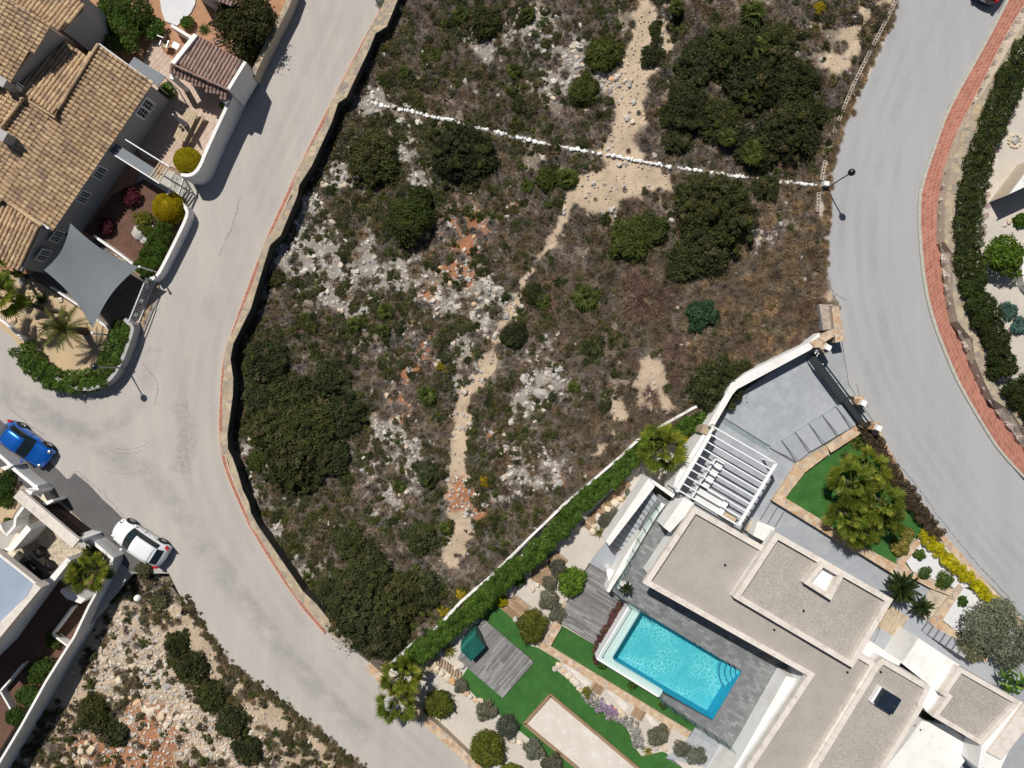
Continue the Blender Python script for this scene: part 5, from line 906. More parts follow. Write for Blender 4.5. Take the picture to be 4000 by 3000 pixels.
# shade sail, canopies
def sailmesh(c, sag=.16, n=16, z=None):
    V, F_ = [], []
    for i in range(n + 1):
        for j in range(n + 1):
            u, v = i / n, j / n; p = c[0] * (1 - u) * (1 - v) + c[1] * u * (1 - v) + c[2] * u * v + c[3] * (1 - u) * v; m = (c[0] + c[1] + c[2] + c[3]) / 4
            e = 1 - (4 * u * (1 - u)) * (4 * v * (1 - v)); k = sag * e * (4 * u * (1 - u) + 4 * v * (1 - v)) * .9; p = p + (m - p) * k; p.z += -.25 * (4 * u * (1 - u)) * (4 * v * (1 - v)); V.append(p)
    for i in range(n):
        for j in range(n): a = i * (n + 1) + j; F_.append((a, a + n + 1, a + n + 2, a + 1))
    return V, F_
ss = thing('shade_sail', 'big grey four cornered shade sail stretched over the driveway', 'shade sail', P(360, 1090, 0)); mb = MB(); mb.add(*sailmesh([P(275, 872, 2.9), P(540, 1043, 2.4), P(362, 1283, 2.2), P(172, 1055, 3.0)])); mk('cloth', mb, K['sail'], ss, smooth=True)
for x, y in ((545, 1042), (361, 1301)): c = P(x, y, 2.6); mb = MB(); mb.tube([(c.x, c.y, 0), c], .06, 10); mk('pole', mb, K['whitepaint'], ss); mb = MB(); mb.ball(c, .1); mk('pole_cap', mb, K['lampwhite'], ss)
for a, b in (((362, 1283), (361, 1301)), ((538, 1043), (545, 1042))): mb = MB(); mb.tube([P(*a, 2.35), P(*b, 2.5)], .012, 5); mk('turnbuckle', mb, K['chrome'], ss)
t = thing('flat_canopy', 'flat grey canopy against the tiled house beside the terrace', 'canopy', P(570, 270, .1)); mb = MB(); pz = poly3([(524, 222), (646, 298), (615, 338), (502, 252)], 2.3); mb.prism(pz, [p - Vector((0, 0, .06)) for p in pz], bottom=True); mk('canopy_sheet', mb, K['awning'], t)
for x, y in ((641, 300), (613, 333)): c = P(x, y, 2.25); mb = MB(); mb.tube([(c.x, c.y, .1), c], .04, 8); mk('post', mb, K['chrome'], t)
t = thing('entrance_canopy', 'long dark translucent canopy with white rails over the house entrance', 'canopy', P(520, 610, .1)); mb = MB(); pz = poly3([(452, 560), (620, 668), (590, 700), (428, 590)], 2.5); mb.prism(pz, [p - Vector((0, 0, .04)) for p in pz], bottom=True); mk('canopy_sheet', mb, K['awning'], t)
for a, b in (((479, 538), (660, 650)), ((438, 600), (622, 716))): mb = MB(); mb.beam(P(*a, 2.6), P(*b, 2.6), .07, .1); mk('rail', mb, K['whitepaint'], t)
for k in range(4): mb = MB(); x = 612 + k * 11; y = 652 + k * 7 - 10; mb.beam(P(x + 12, y - 18 + 10, 2.55), P(x - 26, y + 48, 2.55), .09, .08); mk('slat', mb, K['lichen'], t)
for x, y in ((655, 648), (618, 712)): c = P(x, y, 2.5); mb = MB(); mb.tube([(c.x, c.y, .1), c], .04, 8); mk('post', mb, K['whitepaint'], t)
# terrace furniture
def table(name, lab, cat, a, b, wd, zt, mat, z0=.16):
    t = thing(name, lab, cat, P(*a, z0)); A_, B_ = P(*a, zt), P(*b, zt); d = (B_ - A_).normalized(); n = Vector((-d.y, d.x, 0)); k_ = max(1, round(wd / .16))
    for k in range(k_): o_ = n * (wd * ((k + .5) / k_ - .5)); mb = MB(); mb.beam(A_ + o_, B_ + o_, wd / k_ * .93, .05); mk('plank', mb, mat, t)
    for u_ in (.1, .9):
        for sg in (-.4, .4): p = A_ + (B_ - A_) * u_ + n * wd * sg; mb = MB(); mb.box((p.x, p.y, (z0 + zt - .05) / 2), (.07, .07, zt - .05 - z0)); mk('leg', mb, mat, t)
table('garden_table', 'long pale wooden table on the pink terrace under the closed parasol', 'table', (752, 432), (698, 545), .85, .92, K['lichen']); table('garden_bench', 'narrow pale wooden bench standing beside the long table', 'bench', (792, 450), (731, 556), .34, .6, K['lichen'])
t = thing('closed_parasol', 'folded lilac striped parasol standing by the wooden table', 'parasol', P(722, 482, .16)); b0 = P(726, 488, .9); t1 = P(676, 447, 3.0); mb = MB(); mb.tube([(b0.x, b0.y, .16), (b0.x, b0.y, 1.0)], .03, 8); mk('pole', mb, K['whitepaint'], t)
bs = Vector((b0.x, b0.y, 1.0)); tp = Vector((b0.x, b0.y, 2.75)); mb = MB(); mb.tube([bs, bs + (tp - bs) * .3, bs + (tp - bs) * .8, tp], [.2, .17, .09, .03], 10); mk('folded_cloth', mb, K['parasol'], t); mb = MB(); mb.ball(tp, .06); mk('finial', mb, K['whitepaint'], t)
t = thing('plant_pot', 'small round dark pot on the wooden table', 'pot', P(710, 500, .92)); mb = MB(); c = P(710, 500, .95); mb.tube([c, c + Vector((0, 0, .2))], [.1, .13], 12); mk('pot_body', mb, K['lichen'], t); mb = MB(); mb.tube([c + Vector((0, 0, .2)), c + Vector((0, 0, .21))], .11, 12); mk('soil', mb, K['dark'], t)
t = thing('garden_chair', 'metal framed garden chair on the small terrace by the trees', 'chair', P(646, 175, .16)); c = P(646, 172, .6)
mb = MB(); mb.box(c, (.5, .5, .04), R(-20)); mk('seat', mb, K['lichen'], t); mb = MB(); mb.box(c + Vector((-.08, .26, .3)), (.5, .04, .55), R(-20)); mk('backrest', mb, K['metal'], t)
for sx in (-.24, .24):
    mb = MB(); mb.box(c + Vector((sx, -sx * .35, .2)), (.04, .5, .03), R(-20)); mk('armrest', mb, K['chrome'], t)
    for sy in (-.22, .22): mb = MB(); mb.box(c + Vector((sx, sy, -.22)), (.03, .03, .42)); mk('leg', mb, K['metal'], t)
t = thing('side_table', 'little white square side table next to the metal chair', 'table', P(685, 181, .16)); c = P(686, 178, .62); mb = MB(); mb.box(c, (.5, .42, .03), R(-32)); mk('tabletop', mb, K['whitepaint'], t)
for sx in (-.18, .18):
    for sy in (-.15, .15): mb = MB(); mb.box(c + Vector((sx, sy, -.23)), (.03, .03, .44)); mk('leg', mb, K['metal'], t)
t = thing('garden_hose', 'coiled pale garden hose lying on the red soil by the pavilion', 'hose', P(852, 163, .12)); mb = MB(); c = P(852, 162, .2); mb.tube([c + Vector((.33 * math.cos(a * .5) * (1 - a * .004), .22 * math.sin(a * .5) * (1 - a * .004), .004 * a)) for a in range(60)], .02, 5); mk('hose_coil', mb, K['metal'], t)
h3 = thing('neighbour_house', 'corner of a neighbouring tiled house behind the dark tree', 'house', P(840, -20, 0)); roof(h3, [(700, -90), (850, -90), (930, 10), (905, 22), (770, -35)], ((905, 22), (770, -35)), 2.8, .25, (-.35, .93), K['tile_pink'], pitch=15, tl=22)
# ================================================================ WHITE HOUSE (lower corner)
wh = thing('white_house', 'white cubic house with blue grey roof terrace in the lower corner', 'house', P(60, 2350, 0))
pbox('roof_slab', [(-120, 2100), (4, 2172), (70, 2225), (148, 2282), (128, 2290), (-60, 2560), (-200, 2700), (-300, 2300)], 3.4, 3.0, K['stucco'], wh); pbox('wall', [(-200, 2190), (-60, 2240), (60, 2300), (150, 2292), (128, 2300), (-60, 2560), (-200, 2700), (-300, 2300)], 3.1, -.5, K['stucco'], wh)
pbox('terrace_floor', [(-120, 2106), (2, 2178), (68, 2230), (133, 2282), (105, 2325), (0, 2436), (-200, 2640)], 3.42, 3.3, K['bluegrey'], wh)
pbox('parapet', [(134, 2280), (160, 2296), (0, 2490), (-130, 2660), (-160, 2630), (0, 2430), (108, 2325)], 3.9, 3.0, K['cap'], wh); pbox('parapet', band([(-40, 2135), (3, 2168), (150, 2285)], 5), 3.7, 3.2, K['cap'], wh)
pbox('balcony_wall', [(240, 2300), (335, 2340), (315, 2358), (262, 2340), (235, 2312)], 1.3, -.3, K['stucco'], wh)
c_ = slab('courtyard', [(110, 2010), (150, 2020), (320, 2160), (290, 2200), (200, 2290), (120, 2250), (20, 2170), (40, 2120)], .05, .3, K['cobble_j'], kind='structure')
tile_area(c_, 'cobble', [(115, 2012), (150, 2020), (330, 2150), (290, 2200), (200, 2290), (40, 2140), (60, 2110)], .055, (.80, .60), 9, 9, K['cobble'], gap=1.3, th=.012, maxp=240)
c2 = slab('entrance_paving', [(180, 1905), (200, 1925), (360, 2075), (320, 2100), (240, 2050), (150, 1960)], .04, .2, K['cobble_j'], kind='structure'); tile_area(c2, 'cobble', [(184, 1912), (200, 1925), (358, 2074), (330, 2090), (250, 2020)], .045, (.75, .66), 9, 9, K['cobble'], gap=1.3, th=.012, maxp=100)
slab('back_garden', [(-60, 1780), (60, 1870), (110, 1930), (60, 2000), (20, 2080), (-100, 2080), (-100, 1780)], .06, .3, K['sand'], kind='structure')
slab('shady_garden', [(150, 2290), (330, 2160), (440, 2230), (400, 2330), (140, 2700), (-20, 2960), (-200, 3060), (-200, 2600), (0, 2500)], .02, .3, K['bark'], kind='structure')
gh = thing('gate_canopy', 'long cream concrete slab over the entrance gate of the white house', 'canopy', P(180, 2020, 0)); pbox('canopy_slab', [(78, 1911), (310, 2108), (283, 2140), (52, 1943)], 2.5, 2.25, K['cap'], gh)
pbox('canopy_support', [(100, 1914), (128, 1920), (120, 1935), (98, 1930)], 2.2, 0, K['stucco'], gh); pbox('canopy_support', [(300, 2100), (325, 2105), (318, 2120), (296, 2118)], 2.2, 0, K['stucco'], gh)
gg = thing('garden_gate', 'brown sheet metal driveway gate in shadow beneath the slab', 'gate', P(250, 2030, 0)); mb = MB(); mb.beam(P(160, 1966, 1.5), P(318, 2096, 1.5), .06, 1.4); mk('gate_leaf', mb, K['brownpaint'], gg); mb = MB(); mb.beam(P(110, 1935, .35), P(330, 2110, .35), .5, .05); mk('gate_track', mb, K['brownpaint'], gg)
for lab, pts, wd, zz in (('white street wall of the white house beside the blue car', [(-60, 1728), (25, 1803), (60, 1838), (136, 1900), (146, 1900)], 13, 1.15), ('white zigzag garden wall inside the gate, reaching the canopy', [(92, 1980), (60, 2022), (56, 2055), (26, 2090), (8, 2072), (-4, 2045)], 10, 1.4), ('white street wall of the white house beside the white car', [(315, 2090), (340, 2098), (440, 2184), (432, 2200)], 12, 1.3)):
    wall('garden_wall', pts, wd, zz, -.3, K['stucco'], label=lab, cat='wall')
for lab, pl, zz in (('white wall block with letter box at the pedestrian entrance', [(98, 1915), (112, 1908), (146, 1900), (152, 1912), (120, 1925), (108, 1928)], 1.5), ('short white wall block between pedestrian and driveway gates', [(162, 1965), (204, 1950), (210, 1958), (178, 1976)], 1.5), ('white wall block projecting toward the blue car', [(2, 1826), (46, 1812), (52, 1818), (18, 1838)], 1.3), ('thick white courtyard wall with a sunlit sloping top', [(105, 2050), (122, 2068), (52, 2150), (10, 2165), (0, 2150), (34, 2135)], 1.9), ('second thick white courtyard wall beside the fan palm', [(262, 2178), (276, 2190), (208, 2276), (162, 2298), (148, 2282), (188, 2262)], 1.9)):
    mb = MB(); mb.prism(poly3(pl, zz), -.2); mk('wall_block', mb, K['stucco'], label=lab, cat='wall')
t = thing('perimeter_wall', 'tall shaded white perimeter wall above the rocky slope', 'wall', P(300, 2500, 0)); mb = MB(); wpts = [(436, 2200), (400, 2270), (345, 2370), (288, 2490), (268, 2520), (180, 2660), (80, 2840), (-10, 2990), (-60, 3080)]; mb.prism(poly3(band(wpts, 9), 1.35), -1.2); mk('wall_body', mb, K['stucco'], t)
for a, b in (((282, 2372), (205, 2475)), ((205, 2480), (272, 2530)), ((90, 2595), (0, 2700)), ((0, 2700), (40, 2770))): wall('bed_wall', [a, b], 7, .6, 0, K['stucco'], label='shaded low white wall of the %s bed below the roof terrace' % {282: 'upper narrow', 205: 'middle square', 90: 'lower long', 0: 'last'}[a[0]], cat='wall')
jp = thing('parked_car', 'black off-road car in the shaded courtyard with white lettering on its bonnet', 'car', P(130, 2225, 0)); mb = MB(); c = P(128, 2228, 1.0); mb.box(c - Vector((0, 0, .35)), (1.6, 2.2, .7), R(38)); mb.box(c - Vector((.5, .3, .0)), (1.4, 1.4, .8), R(38)); mk('body', mb, K['black'], jp)
for sx, sy in ((-.9, .5), (.2, 1.2), (.9, .2)): mb = MB(); q = c + Vector((sx, sy, -.6)); mb.tube([q - Vector((.12, .1, 0)), q + Vector((.12, .1, 0))], .36, 12); mk('wheel', mb, K['dark'], jp)
fc = bpy.data.curves.new('lettering', 'FONT'); fc.body = 'Jeep'; fc.size = .36; fc.extrude = .004; fc.align_x = 'CENTER'; fo = bpy.data.objects.new('lettering_source', fc); sc.collection.objects.link(fo)
dg = bpy.context.evaluated_depsgraph_get(); lm = bpy.data.meshes.new_from_object(fo.evaluated_get(dg)); bpy.data.objects.remove(fo); lm.materials.clear(); lm.materials.append(K['whitepaint']); o = link('lettering', lm, jp, P(124, 2210, 1.03) - Vector(ORG[jp.name])); o.rotation_euler = (0, 0, R(148))
# ================================================================ VEGETATION
LM = L
def plants(name, lst, mat, leaf, hk, cat, n0=3200, group=None, lobes=14, asp=.5, zoff=None):
    """lst: (px, py, radius px, label[, z of the ground])"""
    cache = {}
    for i, q in enumerate(lst):
        x, y, r, lab = q[:4]; zg = q[4] if len(q) > 4 else float(zter(x, y)) - .03; Rm = r / 54 * .97; key = (round(Rm / .35), i % 2)
        if key not in cache:
            Rk = max(.2, key[0] * .35); cache[key] = (bush(name, mat, Rk, Rk * hk, int(min(26000, max(700, n0 * Rk ** 1.7))), leaf, 100 + key[0] * 7 + key[1] + int(leaf * 999), (lobes + int(Rk * 9)) if lobes < 50 else 60, asp), Rk)
        me, Rk = cache[key]; k = Rm / Rk; place(name, me, x, y, zg, (k, k, k), zh=Rm * hk * .55, label=lab, cat=cat, group=group)
DK_ = 'dark green mastic shrub '
plants('mastic_shrub', [(1455, 620, 115, DK_ + 'standing alone east of the retaining wall under the stone row'), (1785, 600, 120, DK_ + 'spread wide directly below the middle of the stone row'), (1860, 610, 85, DK_ + 'joined to the wide one below the stone row'),
    (1900, 90, 72, 'medium mastic shrub at the top edge between grey twigs'), (2030, 415, 36, 'small mastic shrub above the stone row beside grey brushwood'), (2548, 210, 46, 'rounded mastic shrub islanded between two tracks of dirt path'), (2560, 115, 28, 'small dark shrub on the strip between both dirt tracks'),
    (2730, 240, 88, DK_ + 'at the upper west corner of the big thicket'), (2870, 200, 120, DK_ + 'in the upper middle of the big thicket'), (3020, 170, 88, DK_ + 'in the thicket near the hollow block edging'), (2940, 330, 118, DK_ + 'in the heart of the big thicket'), (3110, 320, 95, DK_ + 'of the thicket touching the road edge'), (2690, 420, 110, DK_ + 'flanking the dirt path on its road side'), (2820, 470, 88, DK_ + 'in the lower part of the big thicket'), (3090, 510, 125, DK_ + 'largest and darkest one above the end of the stone row'), (3185, 440, 62, DK_ + 'overhanging the hollow block edging'), (2960, 580, 88, DK_ + 'just above the stone row near the road'), (2650, 550, 58, DK_ + 'above the stone row beside the path'),
    (2730, 785, 98, DK_ + 'below the stone row on the path side of the tall thicket'), (2800, 850, 150, DK_ + 'making up the centre of the round thicket below the stone row'), (2760, 960, 120, DK_ + 'on the lower flank of the round thicket below the stone row'), (2860, 800, 72, DK_ + 'at the upper road side of the round thicket'), (2690, 1030, 80, DK_ + 'at the lowest tip of the round thicket'),
    (2990, 735, 60, 'small mastic shrub touching the broken end of stone row'), (2800, 1500, 105, 'large round shrub leaning over the bent white boundary wall'), (2900, 1455, 60, 'smaller shrub next to the large one at the white wall'),
    (2010, 1312, 55, 'dark shrub beside the narrow middle of the dirt path'), (2085, 1150, 50, 'dark shrub east of the narrow dirt path'), (1645, 2095, 72, 'round dark shrub beside the lower dirt path'), (1672, 1855, 55, 'leafy dark shrub where the dirt path widens'), (1080, 1085, 36, 'lone small dark shrub among rubble by the retaining wall'), (2355, 1590, 30, 'small bright round shrub beside the bare sandy patch'), (2320, 1350, 45, 'small dark shrub in the dry brushwood'),
    (1040, 1420, 95, DK_ + 'at the upper tip of the western thicket'), (1130, 1550, 100, DK_ + 'in the upper western thicket'), (1290, 1480, 84, DK_ + 'in the western thicket near grey twigs'), (1200, 1680, 130, DK_ + 'in the heart of the western thicket'), (1350, 1620, 88, DK_ + 'on the path side of the western thicket'), (1060, 1680, 100, DK_ + 'against the shadow of the retaining wall'), (1150, 1810, 120, DK_ + 'in the lower western thicket'), (1290, 1790, 82, DK_ + 'in the lower western thicket beside grey rocks'), (1010, 1560, 70, DK_ + 'overhanging the retaining wall'),
    (1420, 2400, 150, DK_ + 'largest one at the foot of the plot by the street'), (1560, 2330, 120, DK_ + 'at the foot of the plot by the white garden wall'), (1450, 2240, 110, 'brownish dark shrub above the largest one at the plot foot'), (1330, 2330, 90, DK_ + 'at the plot foot touching the retaining wall'), (1500, 2480, 110, DK_ + 'hanging over the lower corner of the plot'), (1660, 2310, 80, DK_ + 'next to the gorse by the white garden wall'), (1370, 2120, 70, 'mid sized shrub in the lower plot near red bush'),
    (690, 2520, 58, 'dark shrub at the head of the roadside strip on rocky slope'), (750, 2610, 68, 'second dark shrub down the roadside strip on rocky slope'), (825, 2715, 74, 'third dark shrub down the roadside strip on rocky slope'), (905, 2825, 68, 'fourth dark shrub down the roadside strip on rocky slope'), (965, 2930, 70, 'lowest dark shrub of the roadside strip on rocky slope'), (370, 2790, 75, 'dark shrub on the red soil of the rocky slope'), (450, 2870, 60, 'smaller dark shrub below another on the red soil slope'), (420, 2300, 60, 'shaded shrub at the end of the perimeter wall')], LM['mastic'], .085, .62, 'shrub', n0=3600)
plants('leafy_shrub', [(2460, 930, 95, 'lighter green leafy shrub beside the dirt junction'), (2540, 900, 80, 'light green shrub pressed against the dark round thicket'), (2120, 1180, 40, 'small light green shrub east of the red soil'), (2140, 700, 55, 'light green shrub west of the wide dirt junction'), (2360, 210, 80, 'green shrub on the west edge of upper dirt path'), (1000, 1800, 40, 'yellowish shrub growing over the retaining wall'), (1000, 1620, 45, 'spiky olive shrub hanging over the wall near crossroads'), (2280, 350, 70, 'olive shrub on the scrub side of the wide upper path')], LM['wild'], .09, .7, 'shrub')
plants('bluish_shrub', [(2738, 1230, 65, 'bluish green round oleander shrub standing in dry grass')], LM['oleander'], .1, .8, 'shrub')
plants('cedar_bush', [(1600, 850, 95, 'tall dark bushy tree with a long shadow among white rubble'), (1640, 770, 55, 'narrow top shoot of dark foliage above the tall bushy tree')], LM['cypress'], .08, 1.3, 'tree', n0=4200)
plants('gorse', [(1893, 1878, 26, 'small yellow flowering gorse beside the lower dirt path'), (1800, 2320, 24, 'yellow gorse touching the white garden wall'), (1728, 2385, 26, 'yellow gorse between mastic shrubs and the garden wall'), (1520, 140, 22, 'yellow gorse close to the retaining wall near the top'), (1730, 345, 18, 'tiny yellow flowering gorse above the stone row'), (1720, 1432, 20, 'bright yellow green herb on red soil'), (3205, 30, 30, 'gorse with yellow tips beside the upper road')], LM['gorse'], .06, .8, 'gorse', n0=3000)
plants('silver_shrub', [(1520, 25, 60, 'pale grey green shrub growing over the top of the retaining wall')], LM['lav'], .07, .8, 'shrub')
GL = ZG + .05; GZ = ZG
plants('garden_shrub', [(2237, 2280, 62, 'bright green leafy young tree beside the upper deck', GZ), (2019, 2262, 34, 'bright lime shrub against the clipped hedge', GZ), (1800, 2262, 1, 'x', -9)][:2], LM['bright'], .09, 1.0, 'shrub')
plants('garden_shrub', [(2083, 2448, 68, 'dense olive green dome shrub on the lawn edge', GZ), (2540, 2175, 1, 'x', -9)][:1], LM['olivegreen'], .06, .9, 'shrub', n0=7000)
plants('garden_shrub', [(1712, 2752, 62, 'upper round golden green shrub on gravel by the street', GZ), (1902, 2926, 80, 'large round golden green shrub on gravel at the bottom', GZ), (2000, 3015, 40, 'golden green shrub cut by the bottom edge', GZ)], LM['olivegreen'], .085, .85, 'shrub', n0=4500)
plants('golden_shrub', [(1958, 2350, 27, 'small yellow shrub at the corner of the lawn', GZ), (2681, 1708, 26, 'small yellow shrub between fan palm and white wall', GZ)], LM['yellow'], .07, .9, 'shrub', n0=4000)
plants('lavender_bush', [(1800, 2682, 33, 'smallest grey lavender ball by the boulders', GZ), (1900, 2776, 45, 'second grey lavender ball along the lawn edge', GZ), (1981, 2842, 54, 'largest grey lavender ball along the lawn edge', GZ), (2085, 2928, 46, 'grey lavender ball beside the court', GZ), (2141, 2345, 45, 'grey lavender bush by the walkway', GZ), (2180, 2222, 40, 'bluish grey cushion bush next to the bright young tree', GZ), (2150, 2275, 34, 'grey cushion bush touching the walkway', GZ), (2180, 2400, 40, 'grey and green bush beside the dome shrub', GZ), (2130, 2160, 26, 'grey bush half under the hedge', GZ), (2571, 2872, 50, 'olive grey oval bush over the timber steps', GZ), (2665, 2925, 38, 'brown green bush next to the gravel path', GZ), (2724, 2955, 42, 'rounder green bush beside the brown one near the lower paving', GZ), (2788, 2990, 14, 'tiny round bush on the gravel by the lower paving', GZ), (2155, 2985, 46, 'brownish bush at the bottom edge beside the court', GZ), (2367, 2035, 34, 'green cushion plant in the boulder rockery', GZ), (2405, 2010, 30, 'second green cushion plant in the boulder rockery', GZ), (2453, 1925, 16, 'small flowering cushion plant above the rockery', GZ)], LM['lav'], .05, .8, 'bush', n0=6500)
plants('clipped_ball', [(2351, 2600, 20, 'first small clipped ball under the pool wall, by the purple flowers', GZ + .1), (2471, 2676, 21, 'second small clipped ball under the pool wall', GZ + .1), (2590, 2755, 18, 'third small clipped ball under the pool wall, by the glass', GZ + .1)], LM['mid'], .05, 1, 'shrub', n0=7000)
plants('corner_shrub', [(475, 130, 90, 'dark green broad crown beside the tiled house', .1), (530, 50, 88, 'dark tree crown above the small terrace', .1), (440, 20, 60, 'dark tree crown at the top edge by the tiled roof', .1), (600, 110, 50, 'dark shrub shading the metal chair', .1)], LM['mid'], .09, 1.1, 'tree')
plants('dark_tree', [(950, 95, 125, 'big dark pine like tree overhanging the street wall', .1), (1010, 50, 75, 'dark tree crown touching the boundary wall', .1), (990, 190, 55, 'lower branch mass of the dark tree near the pavilion', .1)], LM['mastic'], .09, 1.2, 'tree', n0=3600)
plants('terrace_bush', [(655, 350, 38, 'bright green bush beside the flat canopy', .1), (730, 90, 32, 'bright green bush by the white gravel patch', .1), (905, 383, 9, 'small green sprig growing over the terrace wall', 1.3), (866, 412, 12, 'small yellow green sprig under the pavilion roof', .3)], LM['bright'], .07, 1, 'bush', n0=3600)
plants('yellow_dome_bush', [(732, 628, 53, 'clipped yellow dome bush above the pedestrian gate', .1), (659, 812, 62, 'clipped yellow dome bush below the pedestrian gate', .1)], LM['topiary'], .035, 1.2, 'topiary', n0=24000, lobes=60)
plants('red_leaf_shrub', [(511, 763, 42, 'dark red leaved shrub in the bark bed near the house wall', .1), (416, 884, 40, 'dark red leaved shrub nearest the shade sail', .1)], LM['purple'], .07, 1.1, 'shrub')
plants('rock_garden_plant', [(555, 860, 42, 'olive wispy plant growing on the white rock', .3), (575, 900, 26, 'tufted plant in the hollow of the white rock', .3)], LM['olivegreen'], .06, .7, 'plant')
plants('slope_plant', [(15, 1890, 55, 'shrub in the back garden of the white house', .0), (20, 1950, 40, 'second shrub in the back garden by the gate canopy', .0), (28, 2040, 20, 'small green plant in the white zigzag planter', .2), (210, 2500, 40, 'shaded shrub in the middle square bed', .0), (160, 2620, 60, 'shaded green shrub along the perimeter wall', .0), (110, 2720, 55, 'another shaded green shrub along the perimeter wall', .0), (60, 2800, 45, 'green shrub at the lower end of the shady garden', .0)], LM['mid'], .08, .8, 'shrub')
plants('ficus', [(3922, 1005, 82, 'round bright green ficus tree in the gravel garden', ZR + .35)], LM['bright'], .1, 1.3, 'tree')
plants('ficus_seedling', [(3985, 860, 28, 'small leafy plant beside a pile of rocks', ZR + .3)], LM['bright'], .1, 1, 'plant')
plants('blue_green_bush', [(3945, 1215, 40, 'upper part of a long blue green cushion bush on gravel', ZR + .3), (3985, 1275, 40, 'lower part of a long blue green cushion bush on gravel', ZR + .3)], LM['bluegreen'], .07, .6, 'bush', n0=5000)
plants('olive_tree', [(3840, 2460, 105, 'wide olive tree crown over the entrance steps', ZD), (3930, 2510, 100, 'second olive tree crown merging toward the frame edge', ZD), (3800, 2530, 65, 'low olive branch mass over the grey steps', ZD), (3900, 2400, 70, 'upper olive branch mass by the yellow hedge', ZD)], LM['olive'], .075, 1.3, 'tree', n0=3600)
plants('small_conifer', [(3625, 2790, 34, 'dark conifer between the white roof terraces', 1.2), (3590, 2850, 28, 'bluish plant beside the white lower terrace', 1.6), (3560, 2890, 22, 'small green plant at the edge of the white lower terrace', 1.6)], LM['cypress'], .07, 1.2, 'shrub')
plants('bed_shrub', [(3592, 2168, 24, 'small bush on the upper white gravel bed', ZD + .25), (3612, 2238, 30, 'grassy bush beside the white gravel bed corner', ZD + .25), (3690, 2265, 38, 'grassy green bush between both white gravel beds', ZD + .25), (3762, 2350, 24, 'wispy bush on the lower white gravel bed', ZD + .25)], LM['mid'], .06, .8, 'bush', n0=3500)
plants('croton', [(3520, 2140, 38, 'mottled leafy shrub at the lower corner of the palm bed', ZD + .1), (3545, 2090, 30, 'yellow green leafy shrub beside the mottled one', ZD + .1)], LM['yucca'], .12, .8, 'shrub', n0=1500)
plants('slope_shrub', [(560, 2230, 40, 'small shrub at the tail of the white car', -.1), (620, 2330, 50, 'olive shrub on the verge under the white globe lamp', None)][:1] + [(620, 2350, 45, 'olive shrub on the verge near the white globe lamp')], LM['scrub'], .07, .6, 'shrub')
# hedges
for x, y, r in ((732, 628, 50), (659, 812, 59)):
    mb = MB(); Rm = r / 54 * .93; p = P(x, y, .1 + Rm * .7); mb.ball((0, 0, 0), Rm, 24, 16); t_ = min((o for o in sc.objects if o.get('category') == 'topiary'), key=lambda o: (o.location - p).length); me = mb.mesh('dense_core', LM['topiary'], (0, 0, 0), True); o = link('dense_core', me, t_, (0, 0, (Rm * .55) / t_.scale[0])); o.scale = (1 / t_.scale[0],) * 3
def hedge(name, lab, pts, wd, hh, mat, leaf, n, z0, cat='hedge', seed=3, jag=.3):
    r = np.random.default_rng(seed); al_ = pathlen(pts); lb = []; q = 0; wm = wd / 54 / 2
    o3 = P(*pts[len(pts) // 2], z0 if not callable(z0) else z0(*pts[len(pts) // 2]))
    while q < al_[-1]:
        x, y = at(pts, al_, q)
        for k in (-.45, .0, .45):
            p = P(x, y, (z0 if not callable(z0) else z0(x, y)) + hh * .6); a = r.random() * 6.28; rr = wm * r.uniform(.42, .66); x2, y2 = at(pts, al_, min(q + 5, al_[-1])); d = Vector((x2 - x, -(y2 - y), 0)); d = d.normalized() if d.length > 0 else Vector((1, 0, 0)); nn = Vector((-d.y, d.x, 0)) * wm * k * 1.5
            c = p + nn - o3; lb.append((c.x + r.normal() * .08, c.y + r.normal() * .08, max(.1, hh - rr) * r.uniform(1 - jag, 1), rr))
        q += wd * .32
    V, t = leaves_on(lb, int(n * 1.15), leaf * 1.25, r, .28); me = quads_mesh(name, mat, V, t); o = link(name, me, None, o3); return tag(o, lab, cat)
hedge('hedge', 'long bright green clipped hedge dividing the scrub from the modern garden', [(2752, 1611), (2700, 1646), (2597, 1696), (2487, 1763), (2442, 1818), (2356, 1886), (2275, 1961), (2212, 2028), (2134, 2118), (2062, 2188), (1975, 2246), (1859, 2366), (1746, 2466), (1660, 2530), (1597, 2581), (1572, 2616)], 62, 1.55, LM['hedge'], .085, 56000, ZG)
hedge('hedge', 'clipped green hedge along the white wall of the bark bed', [(650, 885), (625, 935), (600, 985), (565, 1045), (545, 1060)], 62, .9, LM['hedge'], .075, 9000, .2, seed=5)
hedge('hedge', 'green hedge wrapping the street corner around the date palm', [(95, 1365), (130, 1425), (200, 1475), (300, 1500), (380, 1480), (430, 1420), (460, 1340), (490, 1270)], 72, 1.3, LM['mid'], .085, 16000, .0, seed=6)
hp = [(4010, 190), (3949, 300), (3904, 410), (3860, 530), (3822, 633), (3797, 723), (3782, 795), (3778, 931), (3785, 1020), (3795, 1066)]
hedge('hedge', 'upper tall dark cypress hedge beside the stone wall cap', hp, 82, 1.7, LM['cypress'], .08, 24000, ZR + .2, seed=7)
hedge('hedge', 'short middle block of dark cypress hedge under the ficus', [(3792, 1095), (3812, 1160), (3836, 1215)], 80, 1.7, LM['cypress'], .08, 8000, ZR + .2, seed=17)
